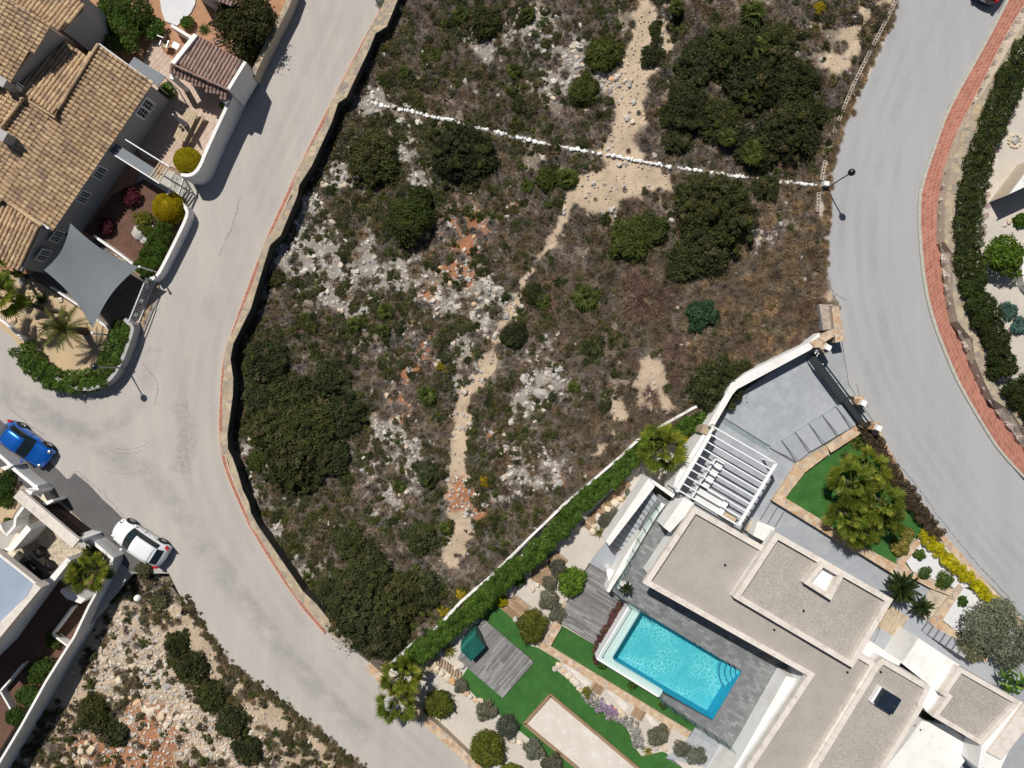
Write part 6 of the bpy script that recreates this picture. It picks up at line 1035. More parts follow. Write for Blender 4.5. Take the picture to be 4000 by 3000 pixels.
hedge('hedge', 'lower tall dark cypress hedge beside the rubble wall', [(3850, 1245), (3882, 1315), (3895, 1383), (3918, 1450)], 84, 1.7, LM['cypress'], .08, 10000, ZR + .2, seed=8); hedge('hedge', 'last dark cypress hedge piece at the frame edge', [(3960, 1510), (4010, 1570), (4060, 1620)], 90, 1.7, LM['cypress'], .08, 7000, ZR + .2, seed=9)
hedge('bougainvillea', 'straggly brown and purple bougainvillea along the road wall', [(3385, 1665), (3420, 1730), (3462, 1800), (3530, 1900), (3590, 1985), (3640, 2060), (3675, 2100)], 46, .9, LM['dryvine'], .06, 12000, ZR + .05, 'climbing shrub', 10, .5)
hedge('bougainvillea', 'purple flowering strip between the upper deck and pool', [(2440, 2350), (2405, 2410), (2370, 2470), (2340, 2530), (2330, 2575)], 34, .5, LM['bougain'], .055, 7000, GZ + .1, 'flowering shrub', 11, .4)
hedge('golden_hedge', 'narrow bright yellow hedge beside the curving road wall', [(3605, 2085), (3640, 2120), (3690, 2170), (3730, 2215), (3780, 2255), (3830, 2300), (3890, 2360)], 36, .9, LM['yellow'], .06, 9000, ZR - .1, 'hedge', 12, .3)
hedge('flower_border', 'white and blue daisy border along the boulders', [(2290, 2710), (2320, 2740), (2350, 2765), (2390, 2790), (2420, 2800)], 36, .3, LM['flowerw'], .05, 3500, GZ + .05, 'flower bed', 13); hedge('flower_border', 'lilac flower border between daisies and boulders', [(2345, 2750), (2380, 2775), (2405, 2795)], 28, .32, LM['flowerp'], .05, 1800, GZ + .05, 'flower bed', 14)
hedge('flower_border', 'lower white daisy border beside the lawn', [(2430, 2805), (2460, 2830), (2485, 2860), (2500, 2900), (2490, 2920)], 34, .3, LM['flowerw'], .05, 3500, GZ + .05, 'flower bed', 15); hedge('flower_border', 'green tufted border at the first boulders', [(2280, 2700), (2300, 2715)], 30, .35, LM['olivegreen'], .06, 900, GZ + .05, 'flower bed', 16)
# ---------------- palms
FF = [fan_frond(LM['palm'], seed=i, fan=.76 + .05 * i, L_=.95, n=19, droop=.22) for i in range(3)]; PF = [fan_frond(LM['palmetto'], seed=i + 5, L_=.3, fan=.55, n=11) for i in range(2)]
DF = [feather_frond(LM['date'], seed=i) for i in range(3)]; CF = [feather_frond(LM['cycas'], L_=1.25, n=34, ll=.2, seed=i, rise=.25, wd=.035) for i in range(2)]
def palm(name, lab, px, py, z, ht, fr, n, k, cat='palm', group=None, lean=(0, 0), tr=.14, lo=-.35, hi=1.15):
    c = P(px, py, z + ht); t = thing(name, lab, cat, (c.x + lean[0], c.y + lean[1], z), group); o = Vector((c.x + lean[0], c.y + lean[1], z))
    if ht > .3: mb = MB(); mb.tube([o, o + (c - o) * .5 + Vector((0, 0, .1)), c], [tr * 1.25, tr, tr * .9], 10); mk('trunk', mb, K['trunk'], t)
    for i in range(n):
        u = i / max(1, n - 1); el = 1.5 - (1.5 - lo) * u ** .62; f = link('frond', fr[i % len(fr)], t, c - o); f.rotation_euler = Matrix.Rotation(i * 2.39996 + random.gauss(0, .12), 3, 'Z').to_euler(); m = Matrix.Rotation(i * 2.39996 + random.gauss(0, .15), 3, 'Z') @ Matrix.Rotation(-el, 3, 'Y') @ Matrix.Rotation(random.gauss(0, .2), 3, 'X'); f.rotation_euler = m.to_euler(); s__ = k * random.uniform(.85, 1.1) * (.55 + .45 * min(1, u * 3)); f.scale = (s__, s__, s__)
    return t
for i, (x, y, lab, ht, k) in enumerate(((3325, 1885, 'fan palm at the upper west side of the planted palm bed', 2.3, 1.05), (3315, 2010, 'fan palm at the lower west side of the planted palm bed', 2.0, 1.05), (3440, 1955, 'fan palm nearest the road in the planted palm bed', 2.5, 1.0), (3390, 1825, 'topmost fan palm of the planted palm bed', 1.8, .95), (3345, 2065, 'lowest fan palm shading the pale path', 1.6, .85), (3465, 2030, 'fan palm behind the mottled shrub', 1.7, .75))): palm('fan_palm', lab, x, y, ZD + .1, ht, FF, 14, k, group='fan palms in the planted bed')
palm('fan_palm', 'broad fan palm between the hedge and the white wall', 2587, 1748, ZG, 2.6, FF, 16, 1.12); palm('fan_palm', 'upper fan palm overhanging the lower street', 1565, 2640, ZG, 2.2, FF, 14, .98); palm('fan_palm', 'lower fan palm overhanging the lower street', 1548, 2745, ZG, 2.2, FF, 14, .98)
palm('fan_palm', 'fan palm in the courtyard of the white house', 350, 2235, 0, 1.9, FF, 14, .95); palm('fan_palm', 'small fan palm by the fence of the white house', 362, 2165, 0, .6, PF, 12, 1.1); palm('fan_palm', 'tall fan palm leaning over the sand bed at the frame edge', -12, 1160, .1, 3.2, FF, 14, 1.15, lean=(2.6, -.8)); palm('fan_palm', 'dark fan palm against the gable of the tiled house', 15, 1060, .1, 2.2, FF, 16, .9)
palm('date_palm', 'large feathery date palm in the sandy street corner', 255, 1285, .1, 2.2, DF, 30, 1.0, tr=.25, lo=-.25, hi=1.2)
palm('sago_palm', 'large dark sago palm at the entrance beside the parapet', 3522, 2293, ZD, 1.5, CF, 44, 1.12, lo=-.15, hi=1.0); palm('sago_palm', 'smaller dark sago palm next to the large one', 3598, 2368, ZD, 1.0, CF, 30, .78, lo=-.1, hi=1.0); palm('sago_palm', 'little sago palm in a white planter on the pool terrace', 2444, 2297, ZD, .7, CF, 26, .48, lo=-.1, hi=1.0)
pbox_ = MB(); pbox_.prism(poly3([(2425, 2270), (2465, 2282), (2450, 2315), (2412, 2300)], ZD + .35), ZD); mk('planter', pbox_, K['stucco'], label='white square planter under the little sago palm', cat='planter')
for i, (x, y, k, where) in enumerate(((2290, 1165, 1.5, 'large one in dry brush below the thicket'), (2215, 700, 1.2, 'beside the wide dirt junction'), (2940, 600, 1.3, 'inside the thicket above the stone row'), (2940, 55, 1.3, 'near the top edge in the thicket'), (2960, 190, 1.1, 'in the upper thicket'), (2930, 370, 1.1, 'in the middle of the thicket'), (2840, 540, 1.0, 'west of the one above the stone row'), (2750, 915, .9, 'poking out of the round thicket'), (1670, 1540, 1.2, 'beside the rocks near red soil'), (1380, 1270, .9, 'in grey scrub south of the rubble'), (1510, 1220, 1.0, 'next to olive scrub south of the rubble'), (1500, 1290, .8, 'close under another palmetto south of the rubble'), (1130, 1680, .9, 'glowing inside the western thicket'), (1220, 1280, .7, 'small one in the grey scrub'), (2060, 730, .8, 'small one west of the junction'), (2010, 280, .8, 'above the stone row in grey scrub'), (1800, 60, .9, 'near the top edge by a mastic shrub'), (1700, 220, .7, 'small one between the wall and stone row'), (2060, 60, .8, 'small one at the top between path and shrubs'), (1560, 1900, .7, 'small one on the rocks of the lower plot'), (2240, 1510, .7, 'small one east of the white rocks'), (1740, 2060, .8, 'light one above the round dark shrub'), (2600, 470, .7, 'small one in the dirt path above the stone row'), (1580, 280, .7, 'small one close to the retaining wall'), (2640, 30, .8, 'small one east of the upper tracks'))):
    z = float(zter(x, y)); palm('dwarf_palm', 'dwarf fan palm clump, ' + where, x, y, z, .15 + (.6 if 2600 < x < 3200 and y < 1000 else 0), PF, 14, k, 'dwarf palm', lo=-.1, hi=1.1)
YR = [rosette('spiky_plant', LM['yucca'], 60, .9, .07, 3), rosette('spiky_plant', LM['palmetto'], 60, .8, .08, 4)]
for x, y, z, k, m, lab in ((1753, 2548, ZG, .95, 0, 'variegated spiky yucca at the corner of the grey deck'), (2345, 2083, ZG, .75, 0, 'spiky yucca at the lower end of the boulder rockery'), (2449, 1952, ZG, .5, 0, 'small spiky yucca in the middle of the rockery'), (2535, 2942, ZG, .7, 0, 'pale spiky yucca beside the lower daisies'), (149, 1166, .1, .85, 1, 'green star shaped yucca on the orange sand'), (345, 58, .1, .7, 1, 'spiky plant at the corner of the upper tiled roof'), (3357, 1733, ZD + .1, 1.1, 1, 'big strap leaved plant at the top of the palm bed'), (3785, 2955, ZD + .6, .95, 0, 'first yellow striped yucca beside the lower white terrace'), (3850, 2964, ZD + .6, 1.0, 0, 'second yellow striped yucca at the side wall'), (790, 105, .1, .8, 1, 'grey fan leaved plant on red soil by the pavilion'), (3310, 1780, ZD + .15, .6, 1, 'dark spiky plant by the white pebbles')):
    place('spiky_plant', YR[m], x, y, z, k, zh=.4, label=lab, cat='yucca')
bn = thing('banana_plant', 'dark green banana like plant with broad leaves at the frame edge', 'plant', P(3945, 2652, ZD)); r_ = random.Random(4)
for k in range(26):
    a = k * 2.4; l_ = r_.uniform(.6, 1.25); mb = MB(); b = P(3950 + r_.uniform(-35, 35), 2655 + r_.uniform(-40, 40), ZD + 1.2); d = Vector((math.cos(a), math.sin(a), 0)); n_ = Vector((-d.y, d.x, 0)) * .14; m = b + d * l_ * .5 + Vector((0, 0, .3)); e = b + d * l_; t_ = r_.random(); mb.add([b, m - n_, m + n_, e, m + Vector((0, 0, .03))], [(0, 1, 4), (0, 4, 2), (1, 3, 4), (4, 3, 2)], t_); mk('leaf', mb, LM['banana'], bn)
mb = MB(); c = P(3950, 2655, ZD); mb.tube([c, c + Vector((0, 0, 1.2))], .12, 8); mk('stem', mb, K['trunk'], bn)
# ---------------- dead branches
for lab, x, y, k, m in (('pale grey bare fallen branch fan below the leafy shrub', 2405, 1080, 1.0, 'dry'), ('large heap of reddish dead branches in the brushwood', 2530, 1180, 1.9, 'redtwig'), ('second heap of reddish dead branches by the oleander', 2490, 1100, 1.2, 'redtwig'), ('dead brush pile trailing toward the bare patch', 2640, 1370, 1.3, 'redtwig'), ('grey bare bush above the white rubble near the road', 2965, 830, 1.2, 'dry'), ('low pinkish dead brush beside the bare sandy patch', 2660, 1480, 1.1, 'redtwig'), ('grey twiggy bush inside the dirt path', 2500, 540, .7, 'dry')):
    me = clump('dead_brush', LM[m], .95, .45, 420, .022, int(x), 1.0, .6, .5); place('dead_brush', me, x, y, float(zter(x, y)), k, label=lab, cat='dead branches')
# ---------------- boulders (each its own)
ORD = ['first','second','third','fourth','fifth','sixth','seventh','eighth','ninth','tenth','eleventh','twelfth','thirteenth','fourteenth','fifteenth','sixteenth','seventeenth','eighteenth']
for i, (x, y, s_) in enumerate((q_[0], q_[1], q_[2] * .78) for q_ in ((470, 2652, .42), (480, 2720, .34), (510, 2722, .3), (540, 2745, .5), (570, 2770, .34), (590, 2780, .42), (630, 2795, .5), (665, 2805, .33), (700, 2800, .4), (720, 2795, .3), (705, 2835, .42), (650, 2830, .3), (362, 2924, .52), (320, 2930, .34), (345, 2900, .3), (330, 2970, .36), (620, 2760, .3), (740, 2830, .26))):
    z = float(zter(x, y)); p = P(x, y, z); o = link('boulder', ROCKO[i % 4], None, (p.x, p.y, z + s_ * .3)); o.scale = (s_ * random.uniform(.85, 1.2), s_, s_ * .85); o.rotation_euler[2] = random.random() * 6; tag(o, ORD[i] + ' pale ochre boulder on the red slope in the heap from the wall', 'boulder', 'ochre boulders on the red slope')
bl_ = [(2168, 2612), (2183, 2600), (2200, 2622), (2222, 2640), (2236, 2656), (2252, 2668), (2262, 2690), (2280, 2705), (2300, 2700), (2325, 2725), (2350, 2742), (2375, 2755), (2398, 2770), (2420, 2785), (2440, 2795), (2460, 2815), (2480, 2830), (1690, 2600), (1705, 2615), (1725, 2632), (1745, 2650), (1765, 2660), (1690, 2545), (1680, 2620), (1820, 2708), (1835, 2722), (1855, 2735), (1875, 2742), (1752, 2640), (1780, 2610), (1800, 2600), (2000, 2885), (2030, 2900), (2320, 2055), (2312, 2075), (2340, 2020), (2375, 1990), (2400, 1965), (2420, 1950), (2440, 1970), (2016, 2420), (2080, 2300), (2100, 2285), (2000, 2300), (2595, 2925), (2560, 2915)]
for i, (x, y) in enumerate(bl_):
    s_ = random.uniform(.2, .34); p = P(x, y, ZG + .1); o = link('boulder', ROCKO[i % 3] if i % 5 else ROCKS[i % 5], None, (p.x, p.y, ZG + .05 + s_ * .25)); o.scale = (s_ * random.uniform(.9, 1.3), s_, s_ * .8); o.rotation_euler[2] = random.random() * 6; 
    seg, wh = ((0, 'edging the stone path, counting away from the decks') if i < 17 else (17, 'around the fan timber steps, counting from the fan palms') if i < 24 else (24, 'along the lower lawn edge, counting from the grey deck') if i < 33 else (33, 'in the rockery by the walkway, counting from the landing') if i < 40 else (40, 'among shrubs beside the walkway, counting from the lawn')); seg_i = i - seg
    tag(o, ORD[min(seg_i, 17)] + ' cream boulder ' + wh, 'boulder', 'cream boulders edging the modern garden')
for i, (x, y, s_, lab) in enumerate(((66, 1145, .36, 'grey boulder on the sand beside the leaning palm'), (85, 1098, .3, 'small grey boulder under the gable on sand'), (50, 1250, .3, 'reddish rock at the sand bed wall'), (236, 1172, .2, 'tiny reddish rock under the date palm'), (548, 905, .55, 'big white jagged rock in the bark bed'), (590, 890, .3, 'smaller white rock beside the jagged one'), (560, 938, .32, 'lowest white rock in the bark bed'), (3965, 551, .25, 'stone in the middle of the plant ring'), (3940, 865, .2, 'grey rock by the shaded wall corner'), (3925, 880, .16, 'smaller rock by the shaded wall corner'), (1590, 412, .34, 'large whitish boulder just above the stone row'), (1570, 480, .42, 'grey white boulder directly below the stone row'), (1640, 485, .34, 'pale boulder beside another below the stone row'), (2870, 495, .36, 'whitish rock in the middle of the thicket'), (2660, 480, .3, 'white rock on the path side of the thicket'), (2185, 1440, .36, 'white rock near the yellow green herb'), (2050, 1480, .4, 'long white rock in the centre scrub'), (2115, 1540, .45, 'tall white rock slab in the centre scrub'))):
    z = .15 if x < 700 or x > 3800 else float(zter(x, y)); z = ZR + .35 if x > 3800 else z; p = P(x, y, z); o = link('boulder', (ROCKS + ROCKG)[i % 8] if i not in (2, 3) else ROCKO[3], None, (p.x, p.y, z + s_ * .25)); o.scale = (s_ * 1.2, s_, s_ * .8); o.rotation_euler[2] = random.random() * 6; tag(o, lab, 'boulder')
for i, (x, y, s_) in enumerate(((3972, 411, 14), (3962, 445, 10), (3946, 478, 9), (3895, 588, 10), (3877, 624, 11), (3872, 655, 12), (3864, 726, 13), (3859, 760, 12), (3857, 803, 15), (3852, 843, 16), (3848, 884, 13), (3842, 920, 12), (3890, 1250, 12), (3907, 1264, 13), (3948, 1290, 15), (3972, 1308, 11))):
    mb = MB(); k = random.randint(5, 7); pl = [(x + s_ * math.cos(6.283 * j / k + .4) * random.uniform(.75, 1.15), y + s_ * math.sin(6.283 * j / k + .4) * random.uniform(.75, 1.15)) for j in range(k)]; mb.prism(poly3(pl, ZR + .375), ZR + .3)
    mk('stepping_stone', mb, M('pink_slate', (.34, .25, .23), .1, 3, .1, 20, .8, .1) if i == 0 else bpy.data.materials['pink_slate'], label=ORD[i] + ' flat pinkish stepping stone in the gravel garden, from the top edge', cat='stepping stone', group='stepping stones in the gravel garden')
rg = thing('stone_ring', 'little ring of stones around a plant in the gravel garden', 'stone ring', P(3965, 551, ZR + .35))
for k in range(11): a = k * .571; p = P(3965, 551, ZR + .4) - Vector(ORG[rg.name]) + Vector((.42 * math.cos(a), .42 * math.sin(a), 0)); o = link('stone', ROCKO[k % 4], rg, p); o.scale = (.13,) * 3; o.rotation_euler[2] = k
gb_ = thing('garden_building', 'white building corner cut off by the frame beside the gravel garden', 'building', P(4000, 740, ZR)); pbox('roof', [(4060, 600), (3945, 757), (4090, 690), (4200, 660)], ZR + 2.6, ZR + 2.5, K['stucco'], gb_); mb = MB(); mb.prism(poly3([(4065, 605), (3950, 757), (4092, 692), (4200, 664)], ZR + 2.49), ZR - 1); mk('wall', mb, K['mortar'], gb_, ) if True else mk('garden_building', mb, K['stucco'], label='white building corner cut off by the frame beside the gravel garden', cat='building')
mb = MB(); mb.prism(poly3(band([(4060, 940), (4003, 1000), (3995, 1060), (4005, 1110), (4040, 1150)], 9), ZR + 1.0), ZR); mk('round_wall', mb, K['stucco'], label='curved white low wall at the frame edge behind the ficus', cat='wall')
# ---------------- street lamps
for lab, bx, by, hx, hy, mat in (('double jointed street lamp with glossy black globe over the upper road', 3228, 735, 3321, 672, 'black'), ('street lamp with dark globe above the corner hedge', 497, 1438, 375, 1432, 'black'), ('street lamp with white globe on the rocky verge', 642, 2277, 540, 2333, 'lampwhite')):
    z0 = ZR if bx > 3000 else 0; b = P(bx, by, z0); rr_h = math.hypot(hx - 2000, hy - 1500); rr_b = math.hypot(bx - 2000, by - 1500); zt_ = z0 + (H - z0) * (1 - rr_b / rr_h)
    t = thing('street_lamp', lab, 'street lamp', b); top = Vector((b.x, b.y, zt_)); mb = MB(); mb.tube([b, b + (top - b) * .45, b + (top - b) * .452, top], [.06, .06, .045, .045], 10); mk('pole', mb, K['metal'], t)
    mb = MB(); mb.tube([b, b + Vector((0, 0, .35))], [.12, .09], 10); mk('base', mb, K['metal'], t); mb = MB(); mb.ball(top + Vector((0, 0, .12)), .235, 20, 14); mk('globe', mb, K[mat], t, smooth=True); mb = MB(); mb.tube([top - Vector((0, 0, .16)), top - Vector((0, 0, .08))], [.07, .12], 10); mk('collar', mb, K['black'], t)
mb = MB(); mb.box(P(3224, 720, ZR + .3), (.35, .3, .5), R(-10)); mk('junction_box', mb, K['stucco'], label='small white box post at the foot of the upper lamp', cat='box')
# ---------------- cars
def car(lab, px, py, ang, Lc, Wc, Hc, paint, z0=0, kind='hatch'):
    t = thing('parked_car', lab, 'car', P(px, py, z0 + .8) * 1.0); t.location.z = z0; ORG[t.name] = (0, 0, 0); t.rotation_euler[2] = ang
    h = Lc / 2; w_ = Wc / 2   # front = +x.  stations: x, half width, belt height, top height, top half width
    st_ = [(-h, .72, .55, .62, .55), (-h + .05, .90, .68, .80, .62), (-h + .16, .97, .88, .93, .66), (-h + .62, 1.0, .93, Hc - .06, .64), (-h + 1.1, 1.0, .92, Hc, .70), (-.25, 1.0, .90, Hc + .005, .71), (h - 1.95, 1.0, .88, Hc - .05, .69), (h - 1.18, 1.0, .85, .98, .78), (h - .7, .985, .78, .90, .74), (h - .28, .93, .70, .78, .66), (h - .07, .84, .58, .64, .58), (h, .70, .45, .50, .5)]
    prof = []
    for x, ww, bz, tz, tw in st_:
        W = w_ * ww; kk = (-.16, -.15, -.12, -.08, 0, 0, .10, .22, .2, .2, .2, .2)[len(prof)]; X_ = lambda y: x + kk * (.35 - (y / w_) ** 2); prof.append([(X_(y), y, z) for y, z in ((W * .93, .20), (W, .42), (W * .985, bz * .82 + .05), (W * .93, bz), (max(.05, w_ * tw), tz - .02), (w_ * tw * .6, tz + .015), (0, tz + .03))])
    body = []; F = {k: [] for k in ('body', 'windscreen', 'rear_window', 'side_window')}; V = []; n = 7
    for p in prof: V += p + [(a, -b, c) for a, b, c in p[::-1][1:]]
    m = 13
    for i in range(len(prof) - 1):
        for j in range(m - 1):
            f = (i * m + j, i * m + j + 1, (i + 1) * m + j + 1, (i + 1) * m + j); sidew = j in (3, 8); topp = j in (4, 5, 6, 7)
            if i == 6 and topp: F['windscreen'].append(f)
            elif i == 2 and topp: F['rear_window'].append(f)
            elif sidew and 3 <= i <= 6: F['side_window'].append(f)
            else: F['body'].append(f)
    F['body'] += [tuple(range(m - 1, -1, -1)), tuple(range((len(prof) - 1) * m, len(prof) * m))]
    me = bpy.data.meshes.new('body'); keys = list(F); fs = [q_ for k in keys for q_ in F[k]]; mi = [n_ for n_, k in enumerate(keys) for _ in F[k]]; me.from_pydata(V, [], fs); me.polygons.foreach_set('material_index', mi)
    for k in keys: me.materials.append(paint if k == 'body' else K['carglass'])
    tmp = bpy.data.objects.new('body', me); sc.collection.objects.link(tmp); md = tmp.modifiers.new('s', 'SUBSURF'); md.levels = md.render_levels = 2; dg_ = bpy.context.evaluated_depsgraph_get(); em = bpy.data.meshes.new_from_object(tmp.evaluated_get(dg_)); bpy.data.objects.remove(tmp)
    co = [v.co.copy() for v in em.vertices]; pl = [(tuple(p.vertices), p.material_index) for p in em.polygons]
    def part(name, sel, mat):
        u = sorted({i for q_ in sel for i in q_}); mp = {k: i for i, k in enumerate(u)}; m2 = bpy.data.meshes.new(name); m2.from_pydata([co[i] for i in u], [], [tuple(mp[i] for i in q_) for q_ in sel]); m2.materials.append(mat); m2.polygons.foreach_set('use_smooth', [True] * len(sel)); return link(name, m2, t)
    part('body', [q_ for q_, m_i in pl if m_i == 0], paint); part('windscreen', [q_ for q_, m_i in pl if m_i == 1], K['carglass']); part('rear_window', [q_ for q_, m_i in pl if m_i == 2], K['carglass'])
    for sg in (-1, 1): part('side_window', [q_ for q_, m_i in pl if m_i == 3 and co[q_[0]].y * sg > 0], K['carglass'])
    def lp_(name, mb, mat, parent=t): o = link(name, mb.mesh(name, mat), parent); return o
    for sx in (-1, 1):
        for sy in (-1, 1):
            x = sx * (h - .78) + (.02 if sx > 0 else .06); mb = MB(); mb.tube([(x, sy * (w_ - .17), .32), (x, sy * (w_ + .02), .32)], .33, 20); wh_ = lp_('wheel', mb, K['dark']); mb = MB(); mb.tube([(x, sy * (w_ + .0), .32), (x, sy * (w_ + .03), .32)], .2, 12)
            lp_('rim', mb, K['metal'], wh_); mb = MB()
            for k in range(5): a = k * 1.2566; mb.box((x + .1 * math.cos(a), sy * (w_ + .035), .32 + .1 * math.sin(a)), (.19, .012, .04), 0, tilt=-a)
            lp_('spoke', mb, K['chrome'], wh_)
            mb = MB(); mb.tube([(x, sy * (w_ - .06), .40), (x, sy * (w_ + .006), .40)], .385, 20); lp_('wheel_arch', mb, K['dark'])
    mb = MB()
    for x in (-.95, .0, .92):
        for sy in (-1, 1): mb.box((x, sy * (w_ + .0), .62), (.012, .03, .5))
    lp_('door_seam', mb, K['dark']); mb = MB(); mb.beam((-h + .78, -w_ * .6, Hc - .005), (-h + .78, w_ * .6, Hc - .005), .018, .01); mb.beam((h - .35, -w_ * .55, .80), (h - 1.0, -w_ * .62, .915), .012, .01); mb.beam((h - .35, w_ * .55, .80), (h - 1.0, w_ * .62, .915), .012, .01); lp_('panel_seam', mb, K['dark'])
    for sy in (-1, 1):
        mb = MB(); mb.ball((h - 1.35, sy * (w_ + .09), .93), .11, 10, 7, sq=.6); lp_('wing_mirror', mb, paint)
        mb = MB(); mb.ball((h - .27, sy * w_ * .68, .70), .15, 12, 8, sq=.55); lp_('headlight', mb, K['chrome'])
        mb = MB(); mb.box((-h + .2, sy * w_ * .88, .80), (.3, .14, .22), sy * .3); lp_('tail_light', mb, K['redlamp'])
        mb = MB()
        for x in (-.55, .45): mb.box((x, sy * (w_ + .012), .70), (.17, .03, .035))
        lp_('door_handle', mb, paint)
        mb = MB(); mb.beam((-h + .75, sy * w_ * .66, Hc + .03), (h - 1.95, sy * w_ * .66, Hc - .01), .03, .03); lp_('roof_rail', mb, K['black'] if kind == 'mini' else paint)
    mb = MB(); mb.box((h - .06, 0, .36), (.1, Wc * .62, .16)); lp_('grille', mb, K['dark']); mb = MB(); mb.box((-h + .01, 0, .5), (.03, .5, .12)); lp_('number_plate', mb, K['whitepaint']); mb = MB(); mb.box((h - 1.22, .15, 1.0), (.03, .55, .02), .3); lp_('wiper', mb, K['dark'])
    mb = MB(); mb.box((0, 0, .25), (Lc * .86, Wc * .9, .18)); lp_('underbody', mb, K['dark']); return t
ca = car('bright blue small hatchback parked by the wall of the white house', 93, 1737, math.atan2(-.60, .80), 3.95, 1.76, 1.50, K['carblue'], kind='mini'); cb = car('white hatchback parked with its tail near the rocky verge', 541, 2122, math.atan2(.535, -.845), 4.25, 1.80, 1.46, K['carwhite']); cc = car('black off-road car mostly beyond the top edge on the upper road', 3905, -112, math.atan2(.88, .47), 4.2, 1.8, 1.75, K['carblack'], ZR)
# ================================================================ GROUND COVER (too many to count)
def scatter(name, label, protos, pts, scl, kind='stuff', sink=0, flat=False, seed=1):
    """pts: (n, 3) world; one object whose geometry nodes put a plant or a stone on every point"""
    r = np.random.default_rng(seed); n = len(pts); me = bpy.data.meshes.new(name); o0 = pts.mean(0); me.vertices.add(n); me.vertices.foreach_set('co', (pts - o0).reshape(-1).astype(np.float32))
    a = me.attributes.new('size', 'FLOAT', 'POINT'); a.data.foreach_set('value', scl.astype(np.float32)); a = me.attributes.new('pick', 'INT', 'POINT'); a.data.foreach_set('value', r.integers(0, len(protos), n).astype(np.int32))
    rt = np.zeros((n, 3)); rt[:, 2] = r.random(n) * 6.28; rt[:, :2] = r.normal(size=(n, 2)) * (.1 if not flat else .5); a = me.attributes.new('turn', 'FLOAT_VECTOR', 'POINT'); a.data.foreach_set('vector', rt.reshape(-1).astype(np.float32))
    col = bpy.data.collections.new(name + '_kinds')
    for p in protos: col.objects.link(bpy.data.objects.new(p.name + '_kind', p))
    g = bpy.data.node_groups.new(name, 'GeometryNodeTree'); g.interface.new_socket('Geometry', in_out='INPUT', socket_type='NodeSocketGeometry'); g.interface.new_socket('Geometry', in_out='OUTPUT', socket_type='NodeSocketGeometry')
    N_ = g.nodes.new; gi, go = N_('NodeGroupInput'), N_('NodeGroupOutput'); ip, ci = N_('GeometryNodeInstanceOnPoints'), N_('GeometryNodeCollectionInfo'); ci.inputs[0].default_value = col; ci.inputs[1].default_value = True; ci.inputs[2].default_value = True; ip.inputs['Pick Instance'].default_value = True
    def na(nm, ty): x = N_('GeometryNodeInputNamedAttribute'); x.data_type = ty; x.inputs[0].default_value = nm; return [s for s in x.outputs if s.enabled][0]
    er = N_('FunctionNodeEulerToRotation'); g.links.new(na('turn', 'FLOAT_VECTOR'), er.inputs[0]); g.links.new(er.outputs[0], ip.inputs['Rotation']); g.links.new(na('size', 'FLOAT'), ip.inputs['Scale']); g.links.new(na('pick', 'INT'), ip.inputs['Instance Index'])
    g.links.new(gi.outputs[0], ip.inputs['Points']); g.links.new(ci.outputs[0], ip.inputs['Instance']); g.links.new(ip.outputs[0], go.inputs[0])
    o = link(name, me, None, o0); m = o.modifiers.new('scatter', 'NODES'); m.node_group = g; return tag(o, label, None, None, kind)
def sample(n, poly, dens, seed, zo=0.0):
    """n trial points in a px polygon kept with probability dens(x, y)"""
    r = np.random.default_rng(seed); xs = [p[0] for p in poly]; ys = [p[1] for p in poly]; X = r.uniform(min(xs), max(xs), n); Y = r.uniform(min(ys), max(ys), n); k = inside_np(X, Y, poly); X, Y = X[k], Y[k]
    k = r.random(len(X)) < dens(X, Y); X, Y = X[k], Y[k]; Z = zter(X, Y) + zo; f = (H - Z) / (H * S); return X, Y, np.stack([(X - 2000) * f, -(Y - 1500) * f, Z], 1)
def grow(poly, d): return inset(poly if area(poly) > 0 else poly[::-1], d)
PI_ = grow(PLOT, 22); PI2 = grow(PLOT2, 26)
EAST = [(3000, 1000, 260), (3120, 850, 150), (3000, 1300, 220), (2900, 1150, 220), (3120, 1120, 120)]
def soils(X, Y): pa, ba, re, ro = masks(X, Y); return np.maximum(pa, ba), re, ro
GR = [(1250, 340, 250), (1500, 300, 250), (2300, 1350, 300), (1500, 1850, 300)]
WRD = dense([(x, y, 17) for x, y in WR], 3)
def rowf(X, Y): return 1 - np.clip(capw(X, Y, WRD, .05) * 2, 0, 1)
def d_green(X, Y): p, re, ro = soils(X, Y); n = fbm(X, Y, 130, 4, 41); e = capw(X, Y, EAST, .5); w_ = sst((2200 - X) / 900 + .35) * .5 + .5 * (1 - .45 * sst((X - 1900) / 400) * sst((Y - 700) / 300)); return np.clip(rowf(X, Y) * (1 - p * 1.4) * (1 - re * .9) * (1 - ro * .86) * sst((n - .24) * 3.2) * (1 - .75 * e) * w_, 0, 1)
def d_grey(X, Y): p, re, ro = soils(X, Y); n = fbm(X, Y, 120, 3, 51); return np.clip(rowf(X, Y) * (1 - p * 1.25) * (1 - re * .9) * (1 - ro * .88) * sst((.75 - n) * 4), 0, 1)
def d_brown(X, Y): p, re, ro = soils(X, Y); n = fbm(X, Y, 170, 3, 61); k = sst((X - 1900) / 500) * sst((Y - 700) / 300); return np.clip(rowf(X, Y) * (1 - p * 1.25) * (1 - ro * .85) * (1 - re * .9) * sst((n - .3) * 4) * (.06 + .94 * k), 0, 1)
SG = [bush('undergrowth', LM['scrub'], .5, .42, 330, .075, 300 + i, 7, .3, .6) for i in range(4)] + [bush('undergrowth', LM['wild'], .45, .42, 260, .08, 306 + i, 7, .3, .6) for i in range(2)]; SM = [bush('undergrowth', LM['mastic'], .5, .4, 480, .075, 310 + i, 9, .5, .3) for i in range(3)]
